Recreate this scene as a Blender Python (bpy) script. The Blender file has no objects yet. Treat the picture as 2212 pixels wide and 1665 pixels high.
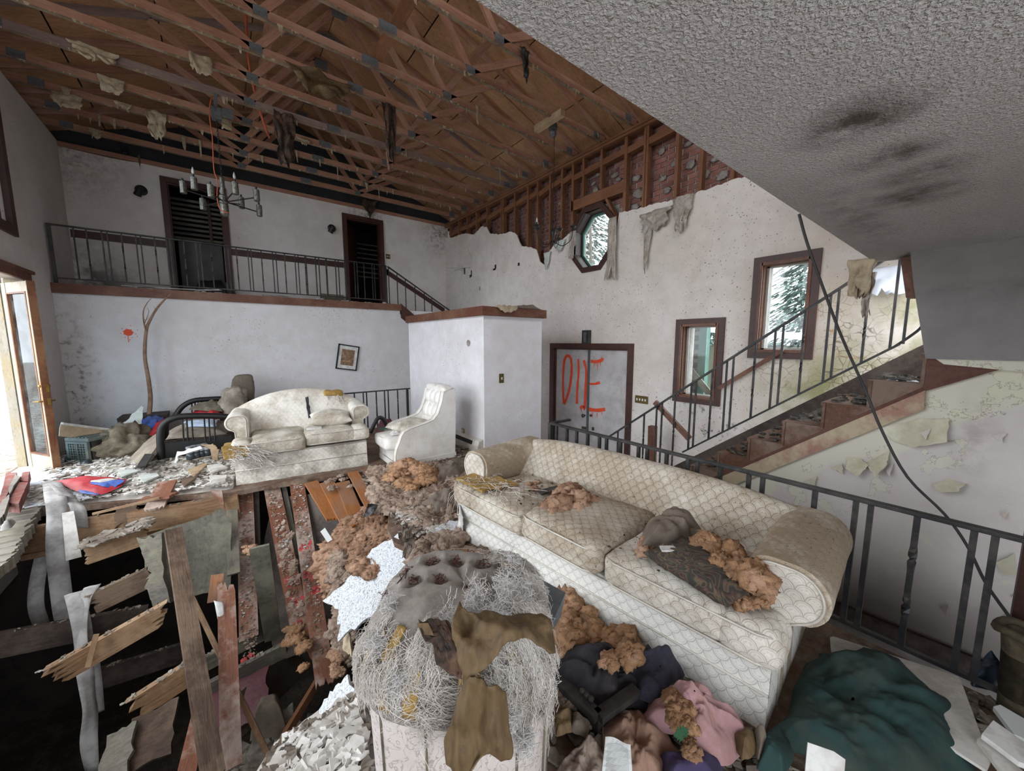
import bpy, bmesh, math, random
import numpy as np
from mathutils import Vector, Matrix, noise

S = bpy.context.scene
COL = S.collection
rnd = random.Random(7)

# ---------------------------------------------------------------- camera
F, CX, CY, H = 806.0, 1106.0, 832.5, 1.65
TH = math.atan((CY - 738.0) / F)
HD = math.atan((CX - 476.0) / (F / math.cos(TH)))
FW = (math.sin(HD), math.cos(HD)); RT = (math.cos(HD), -math.sin(HD))
cam_d = bpy.data.cameras.new('camera'); cam = bpy.data.objects.new('camera', cam_d); COL.objects.link(cam)
cam_d.sensor_width = 36.0; cam_d.lens = F / 2212.0 * 36.0; cam_d.clip_start = 0.02; cam_d.clip_end = 400
_r = Vector((RT[0], RT[1], 0)); _f = Vector((FW[0] * math.cos(TH), FW[1] * math.cos(TH), -math.sin(TH))); _u = _r.cross(_f)
cam.matrix_world = Matrix(((_r.x, _u.x, -_f.x, 0), (_r.y, _u.y, -_f.y, 0), (_r.z, _u.z, -_f.z, H), (0, 0, 0, 1)))
S.camera = cam

# ---------------------------------------------------------------- light
W = bpy.data.worlds.new('World'); S.world = W; W.use_nodes = True
wn = W.node_tree.nodes; wl = W.node_tree.links
bg = wn['Background']
_tc = wn.new('ShaderNodeTexCoord'); _sx = wn.new('ShaderNodeSeparateXYZ'); _cr = wn.new('ShaderNodeValToRGB')
wl.new(_tc.outputs['Generated'], _sx.inputs[0]); wl.new(_sx.outputs['Z'], _cr.inputs[0]); wl.new(_cr.outputs[0], bg.inputs[0])
_cr.color_ramp.elements[0].position = 0.0; _cr.color_ramp.elements[0].color = (0.80, 0.85, 0.92, 1)
_cr.color_ramp.elements[1].position = 0.7; _cr.color_ramp.elements[1].color = (0.93, 0.97, 1.0, 1)
bg.inputs[1].default_value = 3.4
vs = S.view_settings
S.display_settings.display_device = 'sRGB'
vs.view_transform = 'Standard'; vs.look = 'None'; vs.gamma = 1.0; vs.use_curve_mapping = False
vs.exposure = 1.05
S.cycles.max_bounces = 8; S.cycles.diffuse_bounces = 6; S.cycles.caustics_reflective = False; S.cycles.caustics_refractive = False
S.cycles.sample_clamp_indirect = 6.0
def portal(x, y, z, sx, sy, rot):     # daylight portals in the wall openings (they only guide the sky light)
    d = bpy.data.lights.new('daylight_portal', 'AREA'); d.shape = 'RECTANGLE'; d.size = sx; d.size_y = sy; d.cycles.is_portal = True
    o = bpy.data.objects.new('daylight_portal', d); COL.objects.link(o); o.location = (x, y, z); o.rotation_euler = rot
for y, sy, z, sz in ((6.8, 1.7, 1.22, 2.44), (4.4, 2.4, 1.22, 2.44), (2.1, 1.6, 1.22, 2.44), (6.97, 1.25, 3.93, 1.74), (4.95, 2.1, 3.93, 1.74), (2.4, 2.2, 3.93, 1.74)):
    portal(-2.12, y, z, sz, sy, (0, -math.pi / 2, 0))
portal(-.35, -1.62, 1.2, 2.9, 1.8, (math.pi / 2, 0, 0))  # portal for the unseen opening added behind the camera

# ---------------------------------------------------------------- projection helpers (pixel of the 2212x1665 photo -> point on a known plane)
def ray(u, v):
    a = (u - CX) / F; b = (CY - v) / F
    f = math.cos(TH) + b * math.sin(TH); up = -math.sin(TH) + b * math.cos(TH)
    return Vector((FW[0] * f + RT[0] * a, FW[1] * f + RT[1] * a, up))
def at(u, v, ax, val):
    d = ray(u, v); i = 'xyz'.index(ax); c = Vector((0, 0, H))
    return c + d * ((val - c[i]) / d[i])
def AZ(u, v, z=0.0): return at(u, v, 'z', z)
def AX(u, v, x): return at(u, v, 'x', x)
def AY(u, v, y): return at(u, v, 'y', y)
def AD(u, v, d): return Vector((0, 0, H)) + ray(u, v) * d

# ---------------------------------------------------------------- mesh helpers
class MB:
    def __init__(s): s.v = []; s.f = []; s.uv = None
    def add(s, vs_, fs_):
        n = len(s.v); s.v += [tuple(p) for p in vs_]; s.f += [tuple(i + n for i in f) for f in fs_]; return s
    def box(s, x0, x1, y0, y1, z0, z1):
        return s.hexa([(x0, y0, z0), (x1, y0, z0), (x1, y1, z0), (x0, y1, z0), (x0, y0, z1), (x1, y0, z1), (x1, y1, z1), (x0, y1, z1)])
    def hexa(s, p):
        return s.add(p, [(3, 2, 1, 0), (4, 5, 6, 7), (0, 1, 5, 4), (1, 2, 6, 5), (2, 3, 7, 6), (3, 0, 4, 7)])
    def prism(s, poly, vec):
        n = len(poly); a = [Vector(p) for p in poly]; b = [p + Vector(vec) for p in a]
        return s.add(a + b, [tuple(range(n))[::-1], tuple(range(n, 2 * n))] + [(i, (i + 1) % n, n + (i + 1) % n, n + i) for i in range(n)])
    def tube(s, pts, r, n=6, caps=True, phase=0.0, flat=1.0):
        pts = [Vector(p) for p in pts]; m = len(pts); rs = r if isinstance(r, (list, tuple)) else [r] * m
        t0 = (pts[1] - pts[0]).normalized(); up = Vector((0, 0, 1)) if abs(t0.z) < .9 else Vector((1, 0, 0))
        a = t0.cross(up).normalized(); V = []; 
        for i in range(m):
            t = (pts[min(i + 1, m - 1)] - pts[max(i - 1, 0)]);
            t = t.normalized() if t.length > 1e-9 else t0
            a = (a - t * a.dot(t)); a = a.normalized() if a.length > 1e-6 else t.orthogonal().normalized()
            b = t.cross(a)
            for k in range(n):
                an = phase + 2 * math.pi * k / n
                V.append(pts[i] + a * (math.cos(an) * rs[i]) + b * (math.sin(an) * rs[i] * flat))
        Fc = [(i * n + k, i * n + (k + 1) % n, (i + 1) * n + (k + 1) % n, (i + 1) * n + k) for i in range(m - 1) for k in range(n)]
        if caps: Fc += [tuple(range(n))[::-1], tuple(range((m - 1) * n, m * n))]
        return s.add(V, Fc)
    def lathe(s, prof, n=16, c=(0, 0, 0), M=None):
        V = []
        for r, z in prof:
            for k in range(n):
                a = 2 * math.pi * k / n; p = Vector((r * math.cos(a), r * math.sin(a), z))
                if M is not None: p = M @ p
                V.append(p + Vector(c))
        m = len(prof)
        Fc = [(i * n + k, i * n + (k + 1) % n, (i + 1) * n + (k + 1) % n, (i + 1) * n + k) for i in range(m - 1) for k in range(n)]
        if prof[0][0] > 1e-5: Fc.append(tuple(range(n))[::-1])
        if prof[-1][0] > 1e-5: Fc.append(tuple(range((m - 1) * n, m * n)))
        return s.add(V, Fc)
    def grid(s, P, closed=False):
        n = len(P); m = len(P[0]); mm = m if closed else m - 1
        return s.add([p for row in P for p in row],
                     [(i * m + j, i * m + (j + 1) % m, (i + 1) * m + (j + 1) % m, (i + 1) * m + j) for i in range(n - 1) for j in range(mm)])
    def move(s, d):
        d = Vector(d); s.v = [tuple(Vector(p) + d) for p in s.v]; return s

WM = {}   # world matrix of every Empty / parent
def setp(o, parent, M=None):
    if M is not None: o.matrix_basis = M
    if parent is not None:
        o.parent = parent; o.matrix_parent_inverse = WM.get(parent.name, Matrix()).inverted()
    WM[o.name] = M if M is not None else Matrix()
def mesh(name, mb, mat, smooth=False):
    me = bpy.data.meshes.new(name); me.from_pydata([tuple(p) for p in mb.v], [], mb.f)
    if mb.uv is not None:
        ul = me.uv_layers.new(name='UVMap'); li = np.empty(len(me.loops), dtype=np.int32); me.loops.foreach_get('vertex_index', li)
        ul.data.foreach_set('uv', np.asarray(mb.uv, dtype=np.float32)[li].ravel())
    if mat is not None: me.materials.append(mat)
    if smooth: me.polygons.foreach_set('use_smooth', [True] * len(me.polygons))
    return me
def obj(name, mb, mat, parent=None, smooth=False, M=None, kind=None, label=None, cat=None, group=None, bevel=0, solid=0):
    me = mb if isinstance(mb, bpy.types.Mesh) else mesh(name, mb, mat, smooth)
    o = bpy.data.objects.new(name, me); COL.objects.link(o); setp(o, parent, M)
    if bevel:
        b = o.modifiers.new('bevel', 'BEVEL'); b.width = bevel; b.segments = 2; b.limit_method = 'ANGLE'
    if solid:
        b = o.modifiers.new('solid', 'SOLIDIFY'); b.thickness = solid; b.offset = 0
    tag(o, label, cat, group, kind); return o
def tag(o, label=None, cat=None, group=None, kind=None):
    if label: o['label'] = label
    if cat: o['category'] = cat
    if group: o['group'] = group
    if kind: o['kind'] = kind
    return o
def thing(name, label, cat, loc=(0, 0, 0), M=None, group=None):
    o = bpy.data.objects.new(name, None); COL.objects.link(o)
    setp(o, None, M if M is not None else Matrix.Translation(Vector(loc))); o.empty_display_size = .1
    return tag(o, label, cat, group)
def struct(name, mb, mat, parent=None, **k):
    return obj(name, mb, mat, parent, kind='structure' if parent is None else None, **k)
def own(mb, p):   # mesh of a single-object thing: origin moved to point p
    return mb.move(-Vector(p)), Matrix.Translation(Vector(p))
def single(name, mb, mat, label, cat, group=None, **k):
    if not isinstance(mb, bpy.types.Mesh):
        a = np.array(mb.v); c = Vector(((a[:, 0].min() + a[:, 0].max()) / 2, (a[:, 1].min() + a[:, 1].max()) / 2, a[:, 2].min()))
        mb.move(-c); k['M'] = Matrix.Translation(c)
    return obj(name, mb, mat, label=label, cat=cat, group=group, **k)
def frame(p0, p1, roll=0.0, up=(0, 0, 1)):
    """matrix whose X runs p0->p1, Y is the (horizontal) width, Z the face normal"""
    p0 = Vector(p0); x = (Vector(p1) - p0); L = x.length; x.normalize(); u = Vector(up)
    y = u.cross(x); y = y.normalized() if y.length > 1e-4 else Vector((1, 0, 0)); z = x.cross(y)
    R = Matrix((x, y, z)).transposed().to_4x4()
    return Matrix.Translation(p0) @ R @ Matrix.Rotation(roll, 4, 'X'), L
def ragged(L, w, r, j0, j1, k=4):
    def end(x, j, sgn):
        sl = r.uniform(-.6, .6); return [(x + sgn * j * max(0, (.25 * r.random() + .55 * (r.random() ** 2) * (i % 2) + .25 + sl * (i / k - .5))), -w / 2 + w * (i + (r.uniform(-.3, .3) if 0 < i < k else 0)) / k) for i in range(k + 1)]
    a = end(L, j1, -1); b = end(0, j0, 1)[::-1]
    return a + b
def board(name, p0, p1, w, t, mat, parent=None, roll=0.0, j0=0.0, j1=0.0, up=(0, 0, 1), seed=0, **k):
    M, L = frame(p0, p1, roll, up); r = random.Random(seed or rnd.random())
    kk = 9 if (j0 or j1) else 1
    poly = [(x, y, -t / 2) for x, y in ragged(L, w, r, j0, j1, kk)]
    return obj(name, MB().prism(poly, (0, 0, t)), mat, parent, M=M, **k)
def plank(name, p0, p1, w, t, mat, label, group=None, cat='plank', **k):
    return board(name, p0, p1, w, t, mat, None, label=label, group=group, cat=cat, **k)

def fbm(p, oct=4, lac=2.1, g=.5):
    a = 1.0; s = 0.0; p = Vector(p)
    for _ in range(oct):
        s += a * noise.noise(p); p = p * lac; a *= g
    return s
def ridge(p, oct=4):
    a = 1.0; s = 0.0; p = Vector(p)
    for _ in range(oct):
        s += a * (1 - abs(noise.noise(p)) * 2); p = p * 2.07; a *= .5
    return s
def sm(a, b, x):
    t = max(0.0, min(1.0, (x - a) / (b - a))); return t * t * (3 - 2 * t)
def lerp(a, b, t): return a + (b - a) * t
def path(pts, n):
    """Catmull-Rom through pts"""
    pts = [Vector(p) for p in pts]; out = []
    m = len(pts) - 1
    for i in range(n + 1):
        s = i / n * m; k = min(int(s), m - 1); t = s - k
        p1, p2 = pts[k], pts[k + 1]; p0 = pts[k - 1] if k else p1 * 2 - p2; p3 = pts[k + 2] if k + 2 <= m else p2 * 2 - p1
        out.append(0.5 * ((2 * p1) + (p2 - p0) * t + (2 * p0 - 5 * p1 + 4 * p2 - p3) * t * t + (3 * p1 - p0 - 3 * p2 + p3) * t ** 3))
    return out

def rbox(sx, sy, sz, r, n=10, bulge=0.0, sag=0.0, c=(0, 0, 0), wob=0.0, seed=0):
    """rounded cushion, base at z=0, centred in x,y; metric UVs"""
    mb = MB(); mb.uv = []; hx, hy, hz = sx / 2, sy / 2, sz / 2
    for ax in range(3):
        for sg in (-1, 1):
            h = [hx, hy, hz]; a, b = [(1, 2), (2, 0), (0, 1)][ax]; base = len(mb.v)
            na = max(4, int(n * min(2.0, h[a] / max(h[b], 1e-3)))) if h[a] > h[b] else n
            nb = max(4, int(n * min(2.0, h[b] / max(h[a], 1e-3)))) if h[b] > h[a] else n
            for i in range(na + 1):
                for j in range(nb + 1):
                    p = [0, 0, 0]; p[ax] = sg * h[ax]
                    ti = -math.cos(math.pi * i / na) * .5 + (2 * i / na - 1) * .5
                    tj = -math.cos(math.pi * j / nb) * .5 + (2 * j / nb - 1) * .5
                    p[a] = h[a] * ti; p[b] = h[b] * tj
                    q = [max(-h[k] + r, min(h[k] - r, p[k])) for k in range(3)]; d = Vector([p[k] - q[k] for k in range(3)])
                    if d.length > 1e-9: d = d.normalized() * r
                    P = Vector(q) + d
                    fx, fy, fz = P.x / hx, P.y / hy, P.z / hz
                    P.z += bulge * max(0, 1 - fx ** 4) * max(0, 1 - fy ** 4) * (1 if fz > 0 else -.15) * abs(fz)
                    P.y += (bulge * .5) * (1 - fz * fz) * (1 - fx ** 4) * fy; P.x += (bulge * .5) * (1 - fz * fz) * (1 - fy ** 4) * fx
                    if sag and fz > 0: P.z -= sag * max(0, 1 - fx * fx) * max(0, 1 - fy * fy)
                    if wob:
                        w = fbm((P.x * 5 + seed, P.y * 5, P.z * 5), 3) * wob; P += Vector((w * fx, w * fy, w))
                    mb.v.append((P.x + c[0], P.y + c[1], P.z + hz + c[2]))
                    mb.uv.append((P.x + c[0], P.y + c[1]) if ax == 2 else ((P.x + c[0], P.z + c[2]) if ax == 1 else (P.y + c[1], P.z + c[2])))
            m = nb + 1
            for i in range(na):
                for j in range(nb):
                    f = (base + i * m + j, base + (i + 1) * m + j, base + (i + 1) * m + j + 1, base + i * m + j + 1)
                    mb.f.append(f if sg > 0 else f[::-1])
    return mb
def join(*mbs):
    o = MB(); hasuv = any(m.uv is not None for m in mbs); uv = []
    for m in mbs:
        o.add(m.v, m.f); uv += (m.uv if m.uv is not None else [(0, 0)] * len(m.v))
    if hasuv: o.uv = uv
    return o
def weld(o, d=1e-4):
    b = bmesh.new(); b.from_mesh(o.data); bmesh.ops.remove_doubles(b, verts=b.verts, dist=d); b.to_mesh(o.data); b.free()

# crumpled heap / cloth: a disc of rings inside a world-space outline
def heap(poly, h, amp, seed, nr=26, nt=90, scale=5.0, p=4.0, stretch=(1, 1), zb=0.004, jag=.06, fold=True, zfun=None):
    poly = [Vector(q) for q in poly]; c = sum(poly, Vector()) / len(poly); n = len(poly)
    per = [0.0]
    for i in range(n): per.append(per[-1] + (poly[(i + 1) % n] - poly[i]).length)
    rf = random.Random(seed * 17 + 3); FD = []
    for fr, am in ((.8, .55), (1.3, .5), (2.1, .34), (3.3, .20), (4.9, .12)):
        a_ = rf.uniform(0, 3.14); FD.append((math.cos(a_), math.sin(a_), fr, am))
    mb = MB(); mb.uv = []; P = []
    for j in range(nr + 1):
        row = []
        for i in range(nt):
            s = per[-1] * i / nt; k = max(q for q in range(n) if per[q] <= s); t = (s - per[k]) / max(per[k + 1] - per[k], 1e-6)
            e = poly[k].lerp(poly[(k + 1) % n], t); r = j / nr
            e = c + (e - c) * (1 + jag * noise.noise(Vector((i / nt * 17 * 1.0 + seed, seed * 3.1, 0))) * 2)
            q = c + (e - c) * (.02 + .98 * r)
            X = Vector((q.x * scale * stretch[0] + seed * 7.3, q.y * scale * stretch[1] - seed * 2.1, seed))
            wv = Vector((fbm(X * .6, 2), fbm(X * .6 + Vector((9, 2, 1)), 2), 0)) * .8
            if fold:
                f = 0.0
                for (ca, sa, fr, am) in FD:
                    ph_ = (X.x * ca + X.y * sa) * fr + 2.6 * noise.noise(X * .55 + Vector((fr, 0, 0))) ; w_ = .5 + .5 * math.sin(ph_ * 2.4)
                    f += am * (w_ ** 1.6) * (.45 + .9 * max(0, noise.noise(X * .7 + Vector((0, fr * 3, 1)))) * 1.6)
                f += .25 * fbm(X * 1.7, 3) - .35
            else: f = fbm(X + wv, 4)
            z = h * (1 - r ** p) + amp * f * (1 - .6 * r ** 4) * min(1.0, .15 + 1.6 * (1 - r))
            zz = q.z + max(zb, z)
            if zfun: zz = max(zz, zfun(q.x, q.y) + zb)
            row.append((q.x + amp * .5 * wv.x, q.y + amp * .5 * wv.y, zz)); mb.uv.append((q.x, q.y))
        P.append(row)
    mb.grid(P, closed=True); return mb
def sheet(pts, t, jag=0.0, seed=0, sub=6):
    """flat broken panel from an outline of world points"""
    pts = [Vector(p) for p in pts]; r = random.Random(seed); n = len(pts)
    nr = Vector()
    for i in range(n):
        a, b = pts[i], pts[(i + 1) % n]; nr += Vector(((a.y - b.y) * (a.z + b.z), (a.z - b.z) * (a.x + b.x), (a.x - b.x) * (a.y + b.y)))
    nr.normalize(); out = []; c = sum(pts, Vector()) / n
    for i in range(n):
        a, b = pts[i], pts[(i + 1) % n]
        for k in range(sub if jag else 1):
            q = a.lerp(b, k / (sub if jag else 1))
            if jag and k: q = q + (q - c).normalized() * r.uniform(-jag, jag * .4)
            q = q - nr * (q - c).dot(nr); out.append(q)
    return MB().prism([q - nr * t / 2 for q in out], nr * t)

# --- numpy lumps (loose fill, rubble)
def _ico(sub):
    b = bmesh.new(); bmesh.ops.create_icosphere(b, subdivisions=sub, radius=1); V = np.array([v.co[:] for v in b.verts]); Fc = np.array([[v.index for v in f.verts] for f in b.faces]); b.free(); return V, Fc
def _lump(sub, seed, amp, sc):
    V, Fc = _ico(sub); out = []
    for p in V:
        q = Vector(p) * sc + Vector((seed * 13.7, seed * 3.3, -seed * 5.1)); w = noise.noise_vector(q * .7)
        d = ridge(q + w * .8, 4) - .9 + .5 * fbm(q * .6, 2)
        out.append(Vector(p) * (1 + amp * d) + w * amp * .35)
    return np.array([v[:] for v in out]), Fc
LUMPS = [_lump(4, s, .36, 2.3) for s in range(3)]
LUMPS_S = [_lump(3, s + 5, .42, 1.9) for s in range(3)]
LUMPS_T = [_lump(2 if s < 2 else 1, s + 9, 1.0, 2.4) for s in range(9)]
def npmesh(name, V, Fc, mat, smooth=True):
    me = bpy.data.meshes.new(name); V = np.asarray(V, np.float32); Fc = np.asarray(Fc, np.int32); k = Fc.shape[1]
    me.vertices.add(len(V)); me.vertices.foreach_set('co', V.ravel()); me.loops.add(Fc.size); me.loops.foreach_set('vertex_index', Fc.ravel())
    me.polygons.add(len(Fc)); me.polygons.foreach_set('loop_start', np.arange(len(Fc), dtype=np.int32) * k)
    me.update(calc_edges=True); me.validate()
    if smooth: me.polygons.foreach_set('use_smooth', [True] * len(me.polygons))
    me.materials.append(mat); return me
def rotm(r):
    a, b, c = r.uniform(0, 6.28), r.uniform(-.5, .5), r.uniform(0, 6.28)
    return np.array((Matrix.Rotation(a, 3, 'Z') @ Matrix.Rotation(b, 3, 'X') @ Matrix.Rotation(c, 3, 'Z')))
def inpoly(p, poly):
    x, y = p; c = False; n = len(poly)
    for i in range(n):
        x1, y1 = poly[i][0], poly[i][1]; x2, y2 = poly[(i + 1) % n][0], poly[(i + 1) % n][1]
        if (y1 > y) != (y2 > y) and x < (x2 - x1) * (y - y1) / (y2 - y1) + x1: c = not c
    return c
def scatter(poly, n, r):
    xs = [p[0] for p in poly]; ys = [p[1] for p in poly]; out = []
    while len(out) < n:
        q = (r.uniform(min(xs), max(xs)), r.uniform(min(ys), max(ys)))
        if inpoly(q, poly): out.append(q)
    return out
def plane_z(pts):
    a = np.array([[p[0], p[1], 1] for p in pts]); z = np.array([p[2] for p in pts]); s = np.linalg.lstsq(a, z, rcond=None)[0]
    return lambda x, y: s[0] * x + s[1] * y + s[2]
def fluff(name, poly, n, size, mat, label, cat='insulation', seed=1, flat=.55, zf=None, lift=.25, small=False, stuff=True, k2=9):
    """loose-fill insulation: a few soft lumps under a crust of small torn wads"""
    r = random.Random(seed); zf = zf or plane_z(poly); Vs = []; Fs = []; k = 0; hubs = []
    for (x, y) in scatter(poly, max(3, n // 2), r):
        s = size * r.uniform(.35, 1.0); hubs.append((x, y, s))
        V, Fc = LUMPS_S[r.randrange(3)]
        A = (V @ rotm(r).T) * np.array([s, s * r.uniform(.6, 1.0), s * flat * r.uniform(.5, .9)]) * .5
        A = A + np.array([x, y, zf(x, y) + s * flat * lift * .4]); Vs.append(A); Fs.append(Fc + k); k += len(V)
    for (x, y, s) in hubs:
        for _ in range(int(k2 * 10)):
            a = r.uniform(0, 6.283); q = r.random() ** .6 * 1.15; c = math.cos(q * 1.35)
            V, Fc = LUMPS_T[r.randrange(9)]; t = min(.036, s * .40) * r.uniform(.2, 1.25)
            A = (V @ rotm(r).T) * np.array([t * r.uniform(.7, 1.5), t, t * r.uniform(.5, 1.0)])
            px, py = x + s * .8 * q * math.cos(a), y + s * .7 * q * math.sin(a)
            A = A + np.array([px, py, zf(px, py) + max(t * .3, s * flat * .62 * max(0, c) + s * flat * lift * .4)]); Vs.append(A); Fs.append(Fc + k); k += len(V)
    V = np.concatenate(Vs); c = V.mean(0); c[2] = V[:, 2].min()
    me = npmesh(name, V - c, np.concatenate(Fs), mat)
    return obj(name, me, None, M=Matrix.Translation(Vector(c)), label=label, cat=cat, kind='stuff' if stuff else None)
def shards(name, poly, n, size, mat, seed=1, zf=None, label=None, cat=None, parent=None, thick=.35, tilt=.5, lift=0.0):
    r = random.Random(seed); zf = zf or plane_z(poly); V = []; Fc = []
    mb = MB()
    for (x, y) in scatter(poly, n, r):
        s = size * (r.uniform(.3, 1) ** 2 * 1.3 + .15); m = r.choice((4, 5)); t = s * thick * r.uniform(.4, 1)
        R = Matrix.Rotation(r.uniform(0, 6.28), 3, 'Z') @ Matrix.Rotation(r.gauss(0, tilt * .5), 3, 'X')
        pts = [R @ Vector((math.cos(6.283 * i / m + r.uniform(-.4, .4)) * s * r.uniform(.6, 1), math.sin(6.283 * i / m) * s * r.uniform(.3, .8), 0)) + Vector((x, y, zf(x, y) + lift + s * .12)) for i in range(m)]
        mb.prism(pts, R @ Vector((0, 0, t)))
    if parent: return obj(name, mb, mat, parent, kind='stuff')
    a = np.array(mb.v); c = Vector((a[:, 0].mean(), a[:, 1].mean(), a[:, 2].min())); mb.move(-c)
    return obj(name, mb, mat, M=Matrix.Translation(c), label=label, cat=cat, kind='stuff')
def ribbon(pts, w, wd=(1, 0, 0), n=24, twist=None, wn=None):
    """strip of cloth/paper: centre points, width, width direction(s)"""
    C = path(pts, n); mb = MB(); P = []
    for i, p in enumerate(C):
        t = i / n; d = Vector(wd).normalized()
        if twist:
            T = (C[min(i + 1, n)] - C[max(i - 1, 0)]).normalized(); d = Matrix.Rotation(twist(t), 3, T) @ d
        ww = w * (wn(t) if wn else 1)
        P.append([p - d * ww / 2, p - d * ww * .17 + Vector((0, 0, .004)), p + d * ww * .17, p + d * ww / 2])
    mb.grid(P); return mb
# ---------------------------------------------------------------- materials
def hx(s):
    s = s.lstrip('#'); c = [int(s[i:i + 2], 16) / 255 for i in (0, 2, 4)]
    return tuple(x / 12.92 if x <= .04045 else ((x + .055) / 1.055) ** 2.4 for x in c) + (1,)
class G:
    def __init__(g, name):
        g.m = bpy.data.materials.new(name); g.m.use_nodes = True; g.t = g.m.node_tree; g.N = g.t.nodes; g.L = g.t.links
        g.b = g.N['Principled BSDF']; g.out = g.N['Material Output']
    def n(g, t, **k):
        x = g.N.new('ShaderNode' + t)
        for a, b in k.items(): setattr(x, a, b)
        return x
    def put(g, s, v):
        if isinstance(v, bpy.types.NodeSocket): g.L.new(v, s)
        else: s.default_value = v
    def co(g, kind='world'):
        if kind == 'world': return g.n('NewGeometry').outputs['Position']
        return g.n('TexCoord').outputs[{'obj': 'Object', 'uv': 'UV', 'gen': 'Generated'}[kind]]
    def map(g, v, sc=(1, 1, 1), loc=(0, 0, 0), rot=(0, 0, 0)):
        x = g.n('Mapping'); g.put(x.inputs[0], v); x.inputs['Scale'].default_value = sc; x.inputs['Location'].default_value = loc; x.inputs['Rotation'].default_value = rot
        return x.outputs[0]
    def jitter(g, v):   # every object its own piece of the pattern
        r = g.n('ObjectInfo').outputs['Random']; c = g.n('CombineXYZ'); q = g.m1('MULTIPLY', r, 37.0)
        for i in range(3): g.put(c.inputs[i], q)
        a = g.n('VectorMath', operation='ADD'); g.put(a.inputs[0], v); g.put(a.inputs[1], c.outputs[0]); return a.outputs[0]
    def noise(g, v, s, d=4, r=.55, dist=0.0):
        x = g.n('TexNoise'); g.put(x.inputs['Vector'], v); x.inputs['Scale'].default_value = s; x.inputs['Detail'].default_value = d
        x.inputs['Roughness'].default_value = r; x.inputs['Distortion'].default_value = dist; return x.outputs[0]
    def vor(g, v, s, feat='F1', out='Distance', rand=1.0):
        x = g.n('TexVoronoi', feature=feat); g.put(x.inputs['Vector'], v); x.inputs['Scale'].default_value = s
        x.inputs['Randomness'].default_value = rand; return x.outputs[out]
    def ramp(g, f, stops, interp='LINEAR'):
        x = g.n('ValToRGB'); g.put(x.inputs[0], f); e = x.color_ramp.elements; x.color_ramp.interpolation = interp
        while len(e) < len(stops): e.new(.5)
        for q, (p, c) in zip(e, stops):
            q.position = p; q.color = hx(c) if isinstance(c, str) else ((c, c, c, 1) if isinstance(c, (int, float)) else c)
        return x.outputs[0]
    def mask(g, f, a, b):
        x = g.n('MapRange'); x.clamp = True; g.put(x.inputs[0], f); x.inputs[1].default_value = a; x.inputs[2].default_value = b; return x.outputs[0]
    def mix(g, f, a, b, mode='MIX'):
        x = g.n('MixRGB', blend_type=mode); g.put(x.inputs[0], f); 
        for i, v in ((1, a), (2, b)): g.put(x.inputs[i], hx(v) if isinstance(v, str) else v)
        return x.outputs[0]
    def m1(g, op, a, b=0.0, c=0.0):
        x = g.n('Math', operation=op); g.put(x.inputs[0], a); g.put(x.inputs[1], b); g.put(x.inputs[2], c); return x.outputs[0]
    def xyz(g, v):
        x = g.n('SeparateXYZ'); g.put(x.inputs[0], v); return x.outputs
    def near(g, v, c, r0, r1, sc=(1, 1, 1)):
        """1 inside radius r0 of a place, 0 beyond r1: a stain that has its own place"""
        a = g.n('VectorMath', operation='SUBTRACT'); g.put(a.inputs[0], v); a.inputs[1].default_value = c
        s = g.n('VectorMath', operation='MULTIPLY'); g.put(s.inputs[0], a.outputs[0]); s.inputs[1].default_value = sc
        l = g.n('VectorMath', operation='LENGTH'); g.put(l.inputs[0], s.outputs[0]); return g.mask(l.outputs['Value'], r1, r0)
    def bump(g, h, st=.5, d=.01):
        x = g.n('Bump'); x.inputs['Strength'].default_value = st; x.inputs['Distance'].default_value = d; g.put(x.inputs['Height'], h); g.L.new(x.outputs[0], g.b.inputs['Normal']); return x
    def done(g, col, rough=.8, metal=0.0, spec=None):
        g.put(g.b.inputs['Base Color'], hx(col) if isinstance(col, str) else col); g.put(g.b.inputs['Roughness'], rough); g.b.inputs['Metallic'].default_value = metal
        if spec is not None: g.b.inputs['Specular IOR Level'].default_value = spec
        return g.m

def specks(g, v, col, dark='#2a2622', dens=.60):
    """small dark mildew specks and scuffs, in drifts"""
    drift = g.noise(v, 1.1, 3); sp = g.noise(v, 42, 2, .6)
    k = g.m1('MULTIPLY', g.mask(sp, .665, .70), g.mask(drift, dens - .14, dens + .08))
    sc = g.m1('MULTIPLY', g.mask(g.noise(g.map(v, (3, 3, 14)), 9, 3, .6), .68, .72), g.mask(drift, dens - .02, dens + .15))
    return g.mix(g.m1('MULTIPLY', sc, .45), g.mix(k, col, dark), '#4a443d')
def plaster(name, base='#d9d5d3', warm='#c9c1b8', dens=.6, extra=None, bumpy=.12):
    g = G(name); v = g.co(); big = g.noise(v, .7, 4, .6); mid = g.noise(v, 5, 5, .65)
    c = g.mix(g.mask(big, .42, .72), base, warm); c = g.mix(g.m1('MULTIPLY', g.mask(mid, .35, .8), .35), c, '#aaa197')
    c = specks(g, v, c, dens=dens)
    if extra: c = extra(g, v, c)
    g.bump(g.noise(v, 90, 4, .7), bumpy, .004); return g.done(c, .85)
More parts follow.
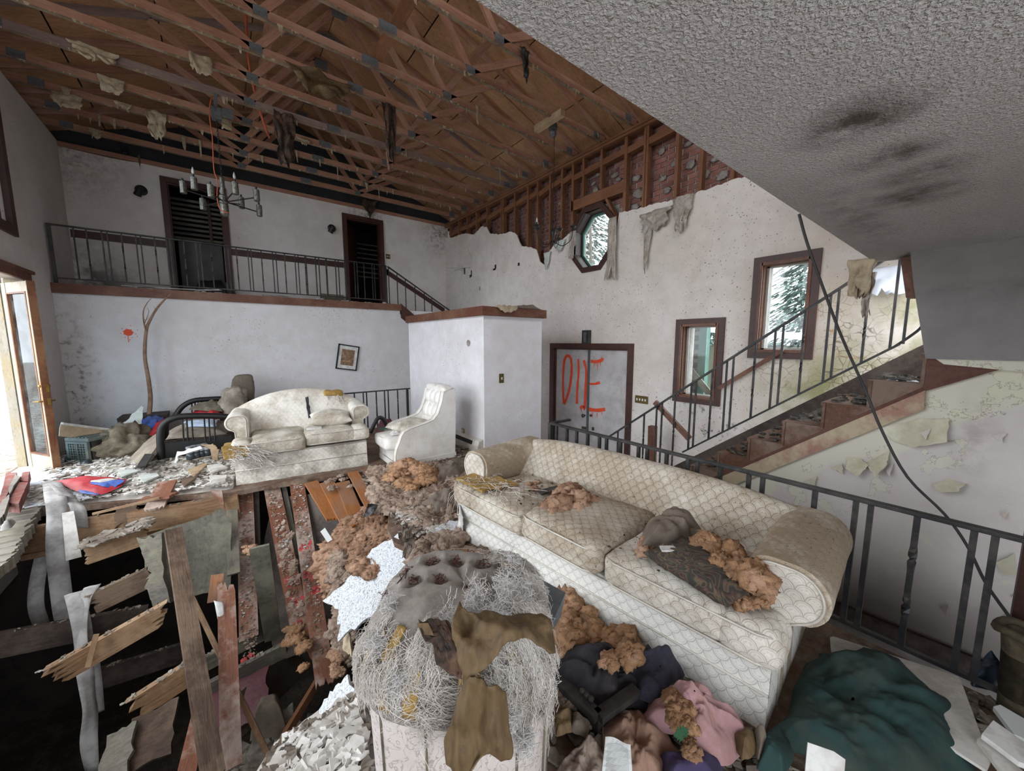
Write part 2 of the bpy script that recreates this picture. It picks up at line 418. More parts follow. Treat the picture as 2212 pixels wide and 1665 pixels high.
def ex_loft(g, v, c):
    n = g.noise(v, 3, 5, .7); n2 = g.noise(v, 14, 4, .7)
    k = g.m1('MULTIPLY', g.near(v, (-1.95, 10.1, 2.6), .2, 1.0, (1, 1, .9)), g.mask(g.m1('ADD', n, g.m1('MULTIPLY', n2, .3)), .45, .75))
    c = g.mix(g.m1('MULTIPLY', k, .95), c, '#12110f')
    k = g.m1('MULTIPLY', g.near(v, (-1.95, 10.1, 5.0), .1, 1.1), g.mask(n2, .4, .7)); c = g.mix(g.m1('MULTIPLY', k, .7), c, '#3d352b')
    k = g.m1('MULTIPLY', g.near(v, (5.2, 10.1, 4.7), .1, .7), g.mask(n2, .42, .65)); c = g.mix(g.m1('MULTIPLY', k, .75), c, '#2e2721')
    k = g.m1('MULTIPLY', g.near(v, (3.2, 10.1, 5.0), .1, .7), g.mask(n2, .4, .65)); c = g.mix(g.m1('MULTIPLY', k, .7), c, '#3a3027')
    return c
def ex_entry(g, v, c):
    n2 = g.noise(v, 9, 5, .7); n3 = g.noise(v, 2.2, 4, .6)
    # band of damp tan, mould green, black mildew and craquelure beside the stairs
    k = g.m1('MULTIPLY', g.near(v, (5.37, .9, 1.5), .5, 1.5, (1, 1, .8)), g.mask(n3, .32, .62)); c = g.mix(g.m1('MULTIPLY', k, .75), c, '#c3b49b')
    k = g.m1('MULTIPLY', g.near(v, (5.37, .85, .95), .25, .9, (1, .75, 1)), g.mask(n3, .3, .6)); c = g.mix(g.m1('MULTIPLY', k, .85), c, '#6f7440')
    k = g.m1('MULTIPLY', g.near(v, (5.37, .5, 1.5), .2, .6, (1, 1, .6)), g.mask(n3, .35, .6)); c = g.mix(g.m1('MULTIPLY', k, .8), c, '#6c7438')
    k = g.m1('MULTIPLY', g.near(v, (5.37, 2.35, .5), .1, .6), g.mask(n2, .56, .64)); c = g.mix(g.m1('MULTIPLY', k, .9), c, '#1b1a18')
    wv_ = g.n('VectorMath', operation='ADD'); nz_ = g.n('TexNoise'); nz_.inputs['Scale'].default_value = 5; g.put(nz_.inputs['Vector'], v); sc_ = g.n('VectorMath', operation='SCALE'); g.put(sc_.inputs[0], nz_.outputs[1]); sc_.inputs['Scale'].default_value = .10; g.put(wv_.inputs[0], v); g.put(wv_.inputs[1], sc_.outputs[0])
    cr = g.vor(wv_.outputs[0], 12, 'DISTANCE_TO_EDGE'); k = g.m1('MULTIPLY', g.m1('MULTIPLY', g.near(v, (5.37, 1.1, 1.5), .3, .85, (1, .8, 1)), g.mask(g.noise(v, 2.6, 4, .6), .44, .56)), g.mask(cr, .05, .02))
    c = g.mix(g.m1('MULTIPLY', k, .75), c, '#5b4833')
    k = g.m1('MULTIPLY', g.mask(g.noise(v, 6, 4, .7), .6, .72), g.near(v, (5.37, .95, 1.75), .3, .75)); c = g.mix(k, c, '#a58455')
    k = g.m1('MULTIPLY', g.mask(g.xyz(v)[2], 2.0, 3.4), g.mask(n3, .5, .75)); c = g.mix(g.m1('MULTIPLY', k, .25), c, '#b0a396')
    return c
def ex_under(g, v, c):
    n2 = g.noise(v, 7, 5, .7); n3 = g.noise(v, 1.6, 4, .6); x, y, z = g.xyz(v)
    band = g.m1('SUBTRACT', g.m1('MULTIPLY_ADD', y, -.77, 1.33), z)      # distance below the stringer
    k = g.m1('MULTIPLY', g.mask(g.m1('ADD', band, g.m1('MULTIPLY', g.noise(v, 3.2, 5, .6), .55)), .46, .40), .75); c = g.mix(k, c, '#c9c5b2')
    k = g.mask(g.noise(v, 4.5, 6, .62), .585, .60); pe = g.m1('MULTIPLY', k, g.m1('MAXIMUM', g.mask(band, .85, .2), g.near(v, (3.86, -.2, .3), .3, .75, (1, 1, .8)))); c = g.mix(g.m1('MULTIPLY', pe, .6), c, '#c9c7ae')
    e = g.noise(v, 4.5, 6, .62); ed = g.m1('MULTIPLY', g.mask(g.m1('ABSOLUTE', g.m1('SUBTRACT', e, .59)), .008, .002), g.mask(band, 1.0, .2)); c = g.mix(g.m1('MULTIPLY', ed, .6), c, '#6d6656')
    k = g.m1('MULTIPLY', g.near(v, (3.86, .35, -.45), .15, 1.0, (1, .6, 1.5)), g.mask(n3, .25, .5)); c = g.mix(g.m1('MULTIPLY', k, .85), c, '#4a3f37')  # brown base stain, enlarged and darkened to stand in for light falloff
    k = g.m1('MULTIPLY', g.near(v, (3.86, .03, 1.0), .02, .3, (1, 2.2, .7)), g.mask(n2, .4, .6)); c = g.mix(g.m1('MULTIPLY', k, .45), c, '#7d736b')
    return c
def ex_low(g, v, c):
    n2 = g.noise(v, 10, 5, .7)
    k = g.m1('MULTIPLY', g.mask(g.near(v, (-1.95, 8.8, 1.0), .05, .6, (1, 1, .3)), .25, .9), g.mask(n2, .52, .64)); c = g.mix(g.m1('MULTIPLY', k, .75), c, '#3b352f')
    return c
M = {}
M['wall_entry'] = plaster('plaster_entry', '#dfd9d4', '#cfc6bd', .46, ex_entry)
M['wall_low'] = plaster('plaster_low', '#d4d3d6', '#c9c7c7', .6, ex_low)
M['wall_loft'] = plaster('plaster_loft', '#d8d4d0', '#c6beb6', .6, ex_loft)
M['wall_left'] = plaster('plaster_left', '#c9c4c0', '#b5aea7', .5)
M['wall_box'] = plaster('plaster_box', '#e0dfe4', '#d6d4d6', .56)
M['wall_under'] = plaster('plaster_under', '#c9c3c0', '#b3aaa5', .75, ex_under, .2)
M['gypsum'] = plaster('gypsum_core', '#cfc6b4', '#b9ac94', .6, None, .5)

def popcorn():
    g = G('popcorn'); v = g.co(); n = g.noise(v, 92, 3, .6, .4); n2 = g.noise(v, 210, 2, .5)
    h = g.m1('ADD', g.mask(n, .42, .72), g.m1('MULTIPLY', n2, .35)); big = g.noise(v, .9, 4, .6)
    c = g.mix(g.mask(big, .4, .7), '#c9c5c2', '#b9b4b1'); c = g.mix(g.m1('MULTIPLY', g.mask(n, .5, .36), .35), c, '#8a8582')
    dn = g.noise(v, 8, 5, .7)
    P1, P2, P3, P4 = AZ(1840, 268, 2.25), AZ(1945, 355, 2.25), AZ(1985, 425, 2.25), AZ(1880, 245, 2.25)
    for p, r0, r1, a in ((P1, .02, .18, 1.0), (P4, .02, .15, .8), (AZ(1915, 250, 2.25), .01, .09, .55), (AZ(1990, 375, 2.25), .03, .17, 1.0), (P3, .03, .18, 1.0), (AZ(1900, 345, 2.25), .02, .14, .8), (AZ(1960, 325, 2.25), .01, .12, .9), (AZ(2020, 400, 2.25), .01, .12, .8), (AZ(1930, 425, 2.25), .01, .12, .6)):
        k = g.m1('MULTIPLY', g.near(v, tuple(p), r0, r1), g.mask(dn, .3, .62)); c = g.mix(g.m1('MULTIPLY', k, a * .9), c, '#443b2f')
    k = g.m1('MULTIPLY', g.near(v, tuple(AZ(1860, 475, 2.25)), .02, .34, (.35, 2.5, 1)), g.mask(dn, .4, .65)); c = g.mix(g.m1('MULTIPLY', k, .7), c, '#4e4a46')
    g.bump(h, 1.0, .009); return g.done(c, .9)
M['popcorn'] = popcorn()
def bulkmat():
    g = G('stippled_bulkhead'); v = g.co(); n = g.noise(v, 55, 3, .6); c = g.mix(g.mask(g.noise(v, 1.4, 5, .65), .4, .7), '#848180', '#6d6a69')
    x, y, z = g.xyz(v); k = g.m1('MULTIPLY', g.mask(g.m1('ABSOLUTE', g.m1('SUBTRACT', z, 1.99)), .06, .0), g.mask(g.noise(v, 5, 4, .7), .4, .7)); c = g.mix(g.m1('MULTIPLY', k, .5), c, '#5e5a57')
    g.bump(n, .8, .008); return g.done(c, .9)
M['bulk'] = bulkmat()
def popsheet():
    g = G('popcorn_sheet'); v = g.co(); n = g.noise(v, 85, 3, .6, .3); c = g.mix(g.mask(n, .5, .34), '#d9dde2', '#8f9499')
    c = g.mix(g.m1('MULTIPLY', g.mask(g.noise(v, 7, 4, .7), .58, .7), .6), c, '#8a6f58'); g.bump(n, .9, .012); return g.done(c, .9)
M['popsheet'] = popsheet()

def wood(name, a, b, dark='#20160f', gr=(2.2, 22, 22), wear=None, wearamt=.5, rough=.7, co='obj', bmp=.35, jit=True):
    g = G(name); v = g.co(co); v = g.jitter(v) if jit else v; q = g.map(v, gr)
    n = g.noise(q, 3.2, 6, .65, .8); n2 = g.noise(v, 1.7, 4, .6)
    c = g.mix(g.mask(n, .3, .7), a, b); c = g.mix(g.m1('MULTIPLY', g.mask(g.noise(q, 9, 3, .6), .56, .7), .55), c, dark)
    if wear: c = g.mix(g.m1('MULTIPLY', g.mask(g.m1('ADD', n2, g.m1('MULTIPLY', g.noise(v, 18, 4, .7), .35)), .62, .78), wearamt), c, wear)
    g.bump(n, bmp, .006); return g.done(c, rough)
M['trim'] = wood('dark_trim', '#452219', '#301812', '#150b08', wear='#54382c', wearamt=.3, rough=.5, co='world', jit=False, gr=(6, 6, 6), bmp=.1)
M['trim2'] = wood('red_brown_trim', '#6a3a26', '#4d2919', '#25130c', wear='#8a6a54', wearamt=.4, rough=.55, co='world', jit=False, gr=(2, 9, 9), bmp=.15)
M['lumber'] = wood('truss_lumber', '#a0735b', '#7c5644', '#442f24', gr=(1.2, 18, 18), wear='#a98d7a', wearamt=.3)
M['lumber_grey'] = wood('truss_lumber_grey', '#86706a', '#665650', '#3a2e28', gr=(1.2, 18, 18), wear='#857468', wearamt=.4)
M['stud'] = wood('stud_lumber', '#85583a', '#623f2a', '#2e1c12', gr=(1.2, 18, 18), wear='#96684a', wearamt=.3)
M['ply'] = wood('roof_plywood', '#b28762', '#956e4d', '#50382a', gr=(2.5, 7, 7), wear='#6a4a32', wearamt=.4, bmp=.15)
M['floorboard'] = wood('floorboard_red', '#85553e', '#6b412e', '#2a1a12', gr=(1.0, 14, 14), wear='#b3a398', wearamt=.85, rough=.55)
M['floorboard_o'] = wood('floorboard_orange', '#a56b3a', '#875430', '#3c2413', gr=(1.0, 14, 14), wear='#8a7060', wearamt=.6, rough=.5)
M['rotten'] = wood('rotten_wood', '#5a4536', '#3a2b20', '#17110c', gr=(1.5, 16, 16), wear='#8a7460', wearamt=.5, bmp=.8)
M['oldwood'] = wood('weathered_joist', '#8a6a4c', '#63482f', '#2c1d12', gr=(1.0, 15, 15), wear='#b09678', wearamt=.45, bmp=.6)
M['darkwood'] = wood('dark_rotten_board', '#3a2c25', '#261c17', '#0e0a08', gr=(1.5, 16, 16), wear='#6e6258', wearamt=.4, bmp=.6)
M['greywood'] = wood('grey_board', '#6c665f', '#4c4641', '#231f1b', gr=(1.5, 12, 12), wear='#8e8b72', wearamt=.5, bmp=.6)
M['mossboard'] = wood('pale_mossy_board', '#968f85', '#69635a', '#302a25', gr=(2, 12, 12), wear='#7d7b66', wearamt=.55, bmp=.9)
M['greenply'] = wood('mouldy_plywood', '#6f6d62', '#545148', '#2b2823', gr=(6, 6, 2), wear='#8f8c78', wearamt=.6, bmp=.5, co='world', jit=False)
M['tread'] = wood('stair_wood', '#6a4630', '#4a3020', '#1f140d', gr=(1.5, 9, 9), wear='#85766a', wearamt=.55, bmp=.4)
M['stringer'] = wood('stringer_brown', '#5a3324', '#44251a', '#1f100b', gr=(1, 7, 7), wear='#77574a', wearamt=.3, co='world', jit=False)
M['apron'] = wood('pink_brown_apron', '#9c7768', '#8a6759', '#6a4c40', gr=(2, 3, 3), wear='#b9b193', wearamt=.65, co='world', jit=False, bmp=.15)
M['doorwood'] = wood('french_door_wood', '#6e4024', '#4e2c18', '#24130a', gr=(9, 9, 1.2), wear='#8f6a48', wearamt=.5, rough=.5, jit=False)
M['doorpaint'] = wood('peeling_cream_paint', '#a9a498', '#958d7e', '#6a5f4c', gr=(7, 7, 1.5), wear='#a8935f', wearamt=.45, rough=.6, jit=False)

def simple(name, a, b=None, sc=6, rough=.7, metal=0.0, bmp=.2, bsc=30, dirt=None, damt=.5, co='obj', dsc=5, spec=None):
    g = G(name); v = g.co(co); c = g.mix(g.mask(g.noise(v, sc, 4, .6), .35, .65), a, b or a)
    if dirt: c = g.mix(g.m1('MULTIPLY', g.mask(g.m1('ADD', g.noise(v, dsc, 5, .7), g.m1('MULTIPLY', g.noise(v, dsc * 7, 3, .6), .3)), .58, .78), damt), c, dirt)
    if bmp: g.bump(g.noise(v, bsc, 4, .6), bmp, .006)
    return g.done(c, rough, metal, spec)
M['iron'] = simple('black_iron', '#26262a', '#1a1a1d', 12, .5, .3, .25, 60, '#5b564f', .4, 'world', 4)
M['plate'] = simple('galvanised_plate', '#66686a', '#505355', 30, .6, .3, .3, 90)
M['brass'] = simple('brass', '#a8894a', '#7d6230', 20, .35, .9, 0)
M['antique'] = simple('antique_brass', '#5f5846', '#3e392e', 40, .45, .6, .3, 70)
M['silver'] = simple('hammered_pewter', '#7d7a70', '#4b4943', 45, .4, .7, .5, 55)
M['black'] = simple('black_metal', '#1d1c1c', '#121212', 10, .5, .2, .1)
M['blackplastic'] = simple('black_plastic', '#1c1c1e', '#2a2a2c', 6, .45, 0, .1, 30, '#5a554e', .4)
M['mould'] = simple('black_rag', '#1a1614', '#3a2d25', 9, .95, 0, .8, 25, '#7a5a46', .5)
M['brick'] = None
def brick():
    g = G('brick'); v = g.co('obj'); r = g.n('ObjectInfo').outputs['Random']
    c = g.ramp(r, [(0, '#84564c'), (.5, '#96665a'), (1, '#744a42')]); c = g.mix(g.m1('MULTIPLY', g.mask(g.noise(g.co(), 16, 4, .7), .52, .66), .55), c, '#948a84')
    g.bump(g.noise(g.co(), 60, 4, .6), .4, .006); return g.done(c, .9)
M['brick'] = brick()
M['mortar'] = simple('mortar', '#b0a9a3', '#928b85', 9, .95, 0, .7, 30, '#a8a29c', .4, 'world')
M['mortarblob'] = simple('mortar_blob', '#a19a94', '#7d766f', 14, .95, 0, .9, 35, '#5c5753', .4, 'world')
M['concrete'] = simple('basement_wall', '#2e2825', '#1d1917', 3, .95, 0, .5, 12, '#4a4039', .4, 'world', 2)
M['earth'] = simple('dark_earth', '#2b231d', '#1a1512', 5, 1, 0, .9, 20, '#5a4c40', .5, 'world')
M['rubble'] = simple('rubble', '#7a6f63', '#4f463e', 7, .95, 0, .6, 30, '#b9b3a9', .5, 'world', 3)
M['chips'] = simple('plaster_chips', '#d9d8d5', '#b5b1aa', 11, .95, 0, .3, 40, '#8a7a6a', .5, 'world', 2.2)
M['floordirt'] = simple('dirty_subfloor', '#b5afa8', '#857b72', 4, .95, 0, .6, 40, '#c9c6c0', .6, 'world', 3)
M['dust'] = simple('brown_dust_floor', '#6d5443', '#4a382c', 5, 1, 0, .8, 40, '#9a8a7c', .5, 'world', 4)
def insul(name, cols, pale='#c9b09a'):
    g = G(name); v = g.co(); n = g.noise(v, 9, 4, .65); n2 = g.noise(v, 2.3, 3, .6)
    c = g.ramp(g.m1('ADD', g.m1('MULTIPLY', n, .55), g.m1('MULTIPLY', n2, .45)), [(.32, cols[0]), (.48, cols[1]), (.56, cols[2]), (.7, cols[3])])
    c = g.mix(g.m1('MULTIPLY', g.mask(g.noise(v, 34, 4, .75), .56, .7), .5), c, pale); g.bump(g.noise(v, 70, 5, .75), .9, .02); return g.done(c, 1.0, spec=.1)
M['ins_orange'] = insul('insulation_orange', ['#826856', '#ae8970', '#c8a287', '#c9ad98'], '#dfcebd')
M['ins_brown'] = insul('insulation_brown', ['#836f62', '#ab9484', '#c5b09f', '#baa99c'], '#d9ccc0')
M['ins_bright'] = insul('insulation_bright', ['#96745e', '#be946f', '#d0a689', '#caa993'], '#e4d0be')
M['foam'] = simple('yellow_foam', '#a98c50', '#8d7038', 12, .95, 0, .6, 50, '#6f5026', .5)
def kraft():
    g = G('kraft_paper'); v = g.co('obj'); q = g.map(v, (30, 30, 2)); n = g.noise(q, 1.5, 4, .6, .4); c = g.mix(g.mask(n, .3, .7), '#6b5638', '#4a3922')
    c = g.mix(g.m1('MULTIPLY', g.mask(g.noise(v, 7, 5, .7), .55, .75), .5), c, '#8f7a5c'); c = g.mix(g.m1('MULTIPLY', g.mask(g.noise(v, 4, 4, .6), .55, .72), .5), c, '#42311d'); g.bump(n, .25, .006); return g.done(c, .75)
M['kraft'] = kraft()
M['kraft_pale'] = simple('pale_kraft_scrap', '#b5a78f', '#9a8a70', 5, .9, 0, .3, 16, '#5c4c36', .5)
M['greyscrap'] = simple('grey_lining', '#6c6258', '#534a41', 5, .95, 0, .4, 18, '#8a7c6c', .5)
M['strap'] = simple('dusty_white_strap', '#b5b3b2', '#9c9a99', 5, .85, 0, .15, 20, '#6b6560', .45)
M['plasticfilm'] = simple('dirty_film', '#a69c90', '#8a8176', 7, .5, 0, .4, 14, '#cfc8c0', .5)
M['white'] = simple('white_board', '#cfcdc8', '#bdbab4', 5, .8, 0, .1, 30, '#8a7f74', .5)
M['paper'] = simple('white_paper', '#d6d6d4', '#c8c6c2', 5, .8, 0, .08, 20, '#8a7e72', .4)
M['gypface'] = simple('gypsum_face', '#c3cac6', '#aeb5b1', 5, .9, 0, .15, 20, '#8d8778', .4)
M['tanpaper'] = simple('gypsum_back_paper', '#b59e82', '#a08a6e', 4, .9, 0, .15, 20, '#7a644c', .4)
M['switch'] = simple('brass_switch_plate', '#6b5c34', '#52461f', 30, .45, .6, .1)
M['almond'] = simple('almond_plate', '#b5a078', '#a08c66', 10, .6)
M['heater'] = simple('cream_enamel', '#cfcac0', '#bdb8ae', 4, .5, 0, .05, 30, '#8a8278', .35)
M['spray'] = simple('orange_spray_paint', '#e0512e', '#d64824', 10, .7, 0, 0)
M['spraypink'] = simple('pink_spray_paint', '#d8494a', '#b84a48', 14, .8, 0, .3, 40, '#8a5a50', .6, 'world', 9)
M['doorleaf'] = simple('grey_white_door', '#c4c2c3', '#b4b1b1', 3, .6, 0, .05, 30, '#8c8682', .4, 'world', 4)
M['vinyl'] = simple('white_vinyl', '#e6e4e0', '#dedbd6', 4, .4, 0, .03, 25, '#b0a38f', .28, 'world', 4)
M['tweed'] = simple('grey_velvet', '#8b847d', '#736c66', 14, .95, 0, .4, 60, '#a8a39e', .4)
M['shred'] = simple('shredded_fibre', '#d9d4ce', '#b9b2aa', 9, 1, 0, 0)
M['tuft'] = simple('white_batting', '#d4d2d0', '#b9b6b3', 16, 1, 0, .8, 40)
M['navy'] = simple('navy_cloth', '#2e2e3c', '#242430', 7, .95, 0, .3, 60, '#4c4b55', .4, 'world')
M['darkcloth'] = simple('black_cloth', '#302e33', '#232126', 7, .95, 0, .3, 60, '#4c4849', .4, 'world')
M['pink'] = simple('pink_cloth', '#b58f92', '#9c787c', 6, .95, 0, .25, 70, '#8a6a5c', .5, 'world')
M['peach'] = simple('peach_cloth', '#a58573', '#8c6e5e', 6, .95, 0, .25, 70, '#6a5040', .5, 'world')
M['green'] = simple('dark_green_cloth', '#1f3a38', '#152a2a', 3, .9, 0, .4, 30, '#454a3e', .5, 'world', 3)
M['purple'] = simple('purple_cloth', '#44395a', '#332a45', 8, .95, 0, .3, 60)
M['floral'] = simple('patterned_pale_cloth', '#a89a8c', '#6e5f58', 26, .95, 0, .4, 40)
M['red'] = simple('red_nylon', '#b3222f', '#9a1a28', 4, .6, 0, .2, 16, '#c86a6a', .25, 'world')
M['blue'] = simple('blue_nylon', '#3a5cae', '#2c4a96', 4, .6, 0, .2, 16, '#8a9cc8', .25, 'world')
M['grime'] = simple('grimy_cloth', '#6f6657', '#4c453a', 7, .95, 0, .5, 30, '#8c836f', .5, 'world')
M['futon'] = simple('stained_futon', '#a3998c', '#857a6d', 5, .95, 0, .3, 30, '#5c5248', .5, 'world', 4)
M['greyplastic'] = simple('grey_green_plastic', '#56605f', '#454e4d', 5, .6, 0, .1, 30, '#8a9080', .5)
M['bluegrey'] = simple('blue_grey_enamel', '#5c666c', '#4c555b', 4, .45, 0, .05, 20, '#7c7c78', .35)
M['glassdark'] = simple('dark_bottle', '#3a4248', '#23282c', 4, .15, 0, 0)
M['white_cap'] = simple('silver_cap', '#c9ccd2', '#8f949c', 8, .3, .5, 0)
M['bark'] = simple('twig_bark', '#8a6e58', '#6b5240', 12, .9, 0, .6, 30, '#a8907a', .4)
M['pot'] = simple('dark_planter', '#3b2a22', '#2a1d17', 8, .8, 0, .3, 25)
M['wicker'] = simple('wicker', '#4c4230', '#332c1f', 30, .9, 0, .8, 60)
M['cable_o'] = simple('orange_cable', '#b5593c', '#9a4a30', 8, .6, 0, 0)
M['cable_g'] = simple('grey_cable', '#3f3d3e', '#333132', 8, .6, 0, 0)
M['snow'] = simple('snow', '#e6ecf4', '#d5dde8', 2, .8, 0, .3, 6)
M['leaf'] = simple('green_leaf', '#2f5a3c', '#24482f', 10, .6, 0, .2, 40)
M['tread_dirt'] = simple('black_debris', '#3a3833', '#23211f', 20, 1, 0, .8, 40, '#8a867e', .5, 'world', 9)
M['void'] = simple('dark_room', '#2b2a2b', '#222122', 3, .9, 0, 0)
M['bulb'] = simple('clear_bulb', '#b9b9b9', '#a5a5a5', 5, .1, 0, 0)
M['maroon'] = simple('maroon_board', '#5a2c33', '#44222a', 5, .7, 0, .2, 20, '#7a5a5a', .4)
def glass(name, tint=(.93, .97, .97, 1), dirt=.12):
    g = G(name); t = g.n('BsdfTransparent'); t.inputs[0].default_value = tint; gl = g.n('BsdfGlossy'); gl.inputs['Roughness'].default_value = .03
    fr = g.n('Fresnel'); fr.inputs[0].default_value = 1.35; a = g.n('MixShader'); g.L.new(fr.outputs[0], a.inputs[0]); g.L.new(t.outputs[0], a.inputs[1]); g.L.new(gl.outputs[0], a.inputs[2])
    d = g.n('BsdfDiffuse'); d.inputs[0].default_value = (.55, .6, .6, 1); b = g.n('MixShader'); v = g.co()
    k = g.m1('MULTIPLY', g.mask(g.noise(v, 5, 5, .7), .4, .75), dirt); g.L.new(k, b.inputs[0]); g.L.new(a.outputs[0], b.inputs[1]); g.L.new(d.outputs[0], b.inputs[2]); g.L.new(b.outputs[0], g.out.inputs[0]); return g.m
M['glass'] = glass('window_glass')
M['glassblue'] = glass('blue_glass', (.84, .94, 1.0, 1), .12)

def scallop(name, base, line, dirt, w=.074, h=.0362, damt=.6, dsc=3.0, lo=.50, arc_fill='#efede6', lc=.30):
    """fish-scale brocade on metric UVs: each row of arcs overlaps the row above"""
    g = G(name); uv = g.co('uv'); x, y, _ = g.xyz(uv); X = g.m1('DIVIDE', x, w); Y = g.m1('DIVIDE', y, h); kf = h / w
    row = g.m1('FLOOR', Y); odd = g.m1('MULTIPLY', g.m1('FLOORED_MODULO', row, 2.0), .5)
    def dist(off, dy):
        fx = g.m1('SUBTRACT', g.m1('FRACT', g.m1('ADD', X, off)), .5); fy = g.m1('MULTIPLY', g.m1('ADD', g.m1('FRACT', Y), dy), kf)
        return g.m1('SQRT', g.m1('ADD', g.m1('MULTIPLY', fx, fx), g.m1('MULTIPLY', fy, fy)))
    d1 = dist(odd, 0.0); d0 = dist(g.m1('ADD', odd, .5), 1.0); ins = g.m1('LESS_THAN', d0, .5)
    d = g.m1('ADD', g.m1('MULTIPLY', ins, d0), g.m1('MULTIPLY', g.m1('SUBTRACT', 1.0, ins), d1))
    ln = g.m1('MAXIMUM', g.mask(g.m1('ABSOLUTE', g.m1('SUBTRACT', d, .485)), .04, .012), g.m1('MULTIPLY', g.mask(g.m1('ABSOLUTE', g.m1('SUBTRACT', d, .37)), .03, .01), .5))
    fl = g.m1('MULTIPLY', g.mask(g.m1('ABSOLUTE', g.m1('SUBTRACT', d, .2)), .06, .02), g.mask(g.noise(uv, 140, 2), .5, .56)); ln = g.m1('MINIMUM', g.m1('ADD', ln, g.m1('MULTIPLY', fl, .6)), 1.0)
    v = g.co(); big = g.m1('ADD', g.noise(v, dsc, 5, .65), g.m1('MULTIPLY', g.noise(v, dsc * 12, 4, .7), .22)); st = g.mask(big, lo, lo + .24)
    c = g.mix(g.m1('MULTIPLY', g.mask(d, .5, .0), .25), base, arc_fill); c = g.mix(g.m1('MULTIPLY', st, damt), c, dirt); c = g.mix(g.m1('MULTIPLY', ln, g.m1('MULTIPLY_ADD', st, .35, lc)), c, line)  # each scale turns paler towards its centre
    sp = g.mask(g.noise(v, 55, 2, .6), .66, .70); c = g.mix(g.m1('MULTIPLY', g.m1('MULTIPLY', sp, st), .8), c, '#4c3d2e')
    g.bump(g.m1('SUBTRACT', 1.0, ln), .4, .004); return g.done(c, .75, spec=.25)
M['sofa'] = scallop('cream_scallop', '#d1ccc2', '#83786a', '#8a7458', lo=.56, lc=.42)
M['sofa_dirty'] = scallop('cream_scallop_soiled', '#cdc6b8', '#7a6a54', '#7e6a50', lo=.46, damt=.62, lc=.45)
M['sofa_arm'] = scallop('cream_scallop_worn', '#c9bfae', '#8d7f68', '#85725a', lo=.40, damt=.75)
M['sofa_back'] = scallop('cream_scallop_back', '#d0cbc0', '#75624a', '#86704f', lo=.45, damt=.6, lc=.42, dsc=2.2)
M['sofa_front'] = scallop('cream_scallop_clean', '#d6d4ce', '#85878a', '#a39782', lo=.62, lc=.48)
M['love'] = scallop('ivory_scallop', '#e3e0d8', '#b3a894', '#8f7c62', .056, .0274, .7, 2.4, .53)
M['love_front'] = scallop('ivory_scallop_soiled', '#dedad0', '#a89c88', '#857864', .056, .0274, .75, 3.5, .47)
M['love_base'] = scallop('ivory_scallop_mildew', '#dad6cc', '#9a8f7e', '#777063', .056, .0274, .75, 4.0, .50)
M['damask'] = None
def damask():
    g = G('damask'); v = g.co(); n = g.noise(v, 14, 2, .5, 2.5); k = g.mask(g.m1('ABSOLUTE', g.m1('SUBTRACT', n, .5)), .03, .01)
    c = g.mix(g.m1('MULTIPLY', k, .55), '#c9c0bb', '#8d827c'); c = g.mix(g.m1('MULTIPLY', g.mask(g.noise(v, 4, 4, .6), .45, .7), .4), c, '#a3968e'); g.bump(g.m1('MULTIPLY', k, -1.0), .5, .006); return g.done(c, .85)
M['damask'] = damask()
def paisley():
    g = G('paisley'); v = g.co('obj'); w = g.noise(v, 5, 2, .5, 3.0); k = g.m1('FRACT', g.m1('MULTIPLY', w, 9.0))
    c = g.ramp(k, [(0, '#332c28'), (.35, '#4f3a35'), (.5, '#62543f'), (.7, '#343a34'), (1, '#332c28')]); g.bump(k, .15, .004); return g.done(c, .9)
M['paisley'] = paisley()
def text_paper():
    g = G('printed_paper'); v = g.co('uv'); x, y, _ = g.xyz(v); row = g.m1('FRACT', g.m1('MULTIPLY', y, 34.0)); ink = g.m1('MULTIPLY', g.m1('LESS_THAN', row, .55), g.mask(g.noise(g.map(v, (60, 34, 1)), 3, 2), .42, .5))
    mg = g.m1('MULTIPLY', g.m1('MULTIPLY', g.m1('GREATER_THAN', x, .1), g.m1('LESS_THAN', x, .9)), g.m1('LESS_THAN', y, .86)); c = g.mix(g.m1('MULTIPLY', g.m1('MULTIPLY', ink, mg), .65), '#c9cccb', '#4c5052'); return g.done(c, .8)
M['print'] = text_paper()
def art():
    g = G('sepia_print'); v = g.co('obj'); n = g.noise(v, 11, 5, .7, 1.2); c = g.ramp(n, [(.3, '#4c3a2a'), (.5, '#7d6248'), (.62, '#a88a68'), (.75, '#5c4434')]); return g.done(c, .6)
M['art'] = art()
def bush():
    g = G('evergreen'); v = g.co(); c = g.mix(g.noise(v, 8, 3), '#5f6f6a', '#47554f'); return g.done(c, .9)
M['evergreen'] = bush()
M['treebark'] = simple('tree_bark', '#5c554d', '#443e38', 5, .95, 0, .5, 12, '#7c766f', .4, 'world')
M['shedwall'] = simple('pale_siding', '#6f7361', '#5f6354', 3, .9, 0, .1, 10, None, 0, 'world')
M['tanbrick'] = simple('tan_brick', '#7f7260', '#6a5d4d', 14, .95, 0, .4, 30, None, 0, 'world')
M['teal'] = simple('teal_frame', '#4c7368', '#41655b', 4, .7, 0, .05)
def leaves():
    g = G('leaf_litter_ground'); v = g.co(); n = g.noise(v, 9, 5, .75); c = g.ramp(n, [(.35, '#5c5246'), (.46, '#857a6c'), (.54, '#aba59c'), (.62, '#c6cacf')]); g.bump(n, .6, .03); return g.done(c, 1.0)
M['ground'] = leaves()
M['rust'] = simple('rust_fibre', '#6a443a', '#4c302a', 12, 1, 0, 0)
M['kraft_dim'] = simple('paper_residue', '#8d7d6a', '#6b5a48', 5, .95, 0, .4, 20, '#4c3c2e', .6, 'world', 6)
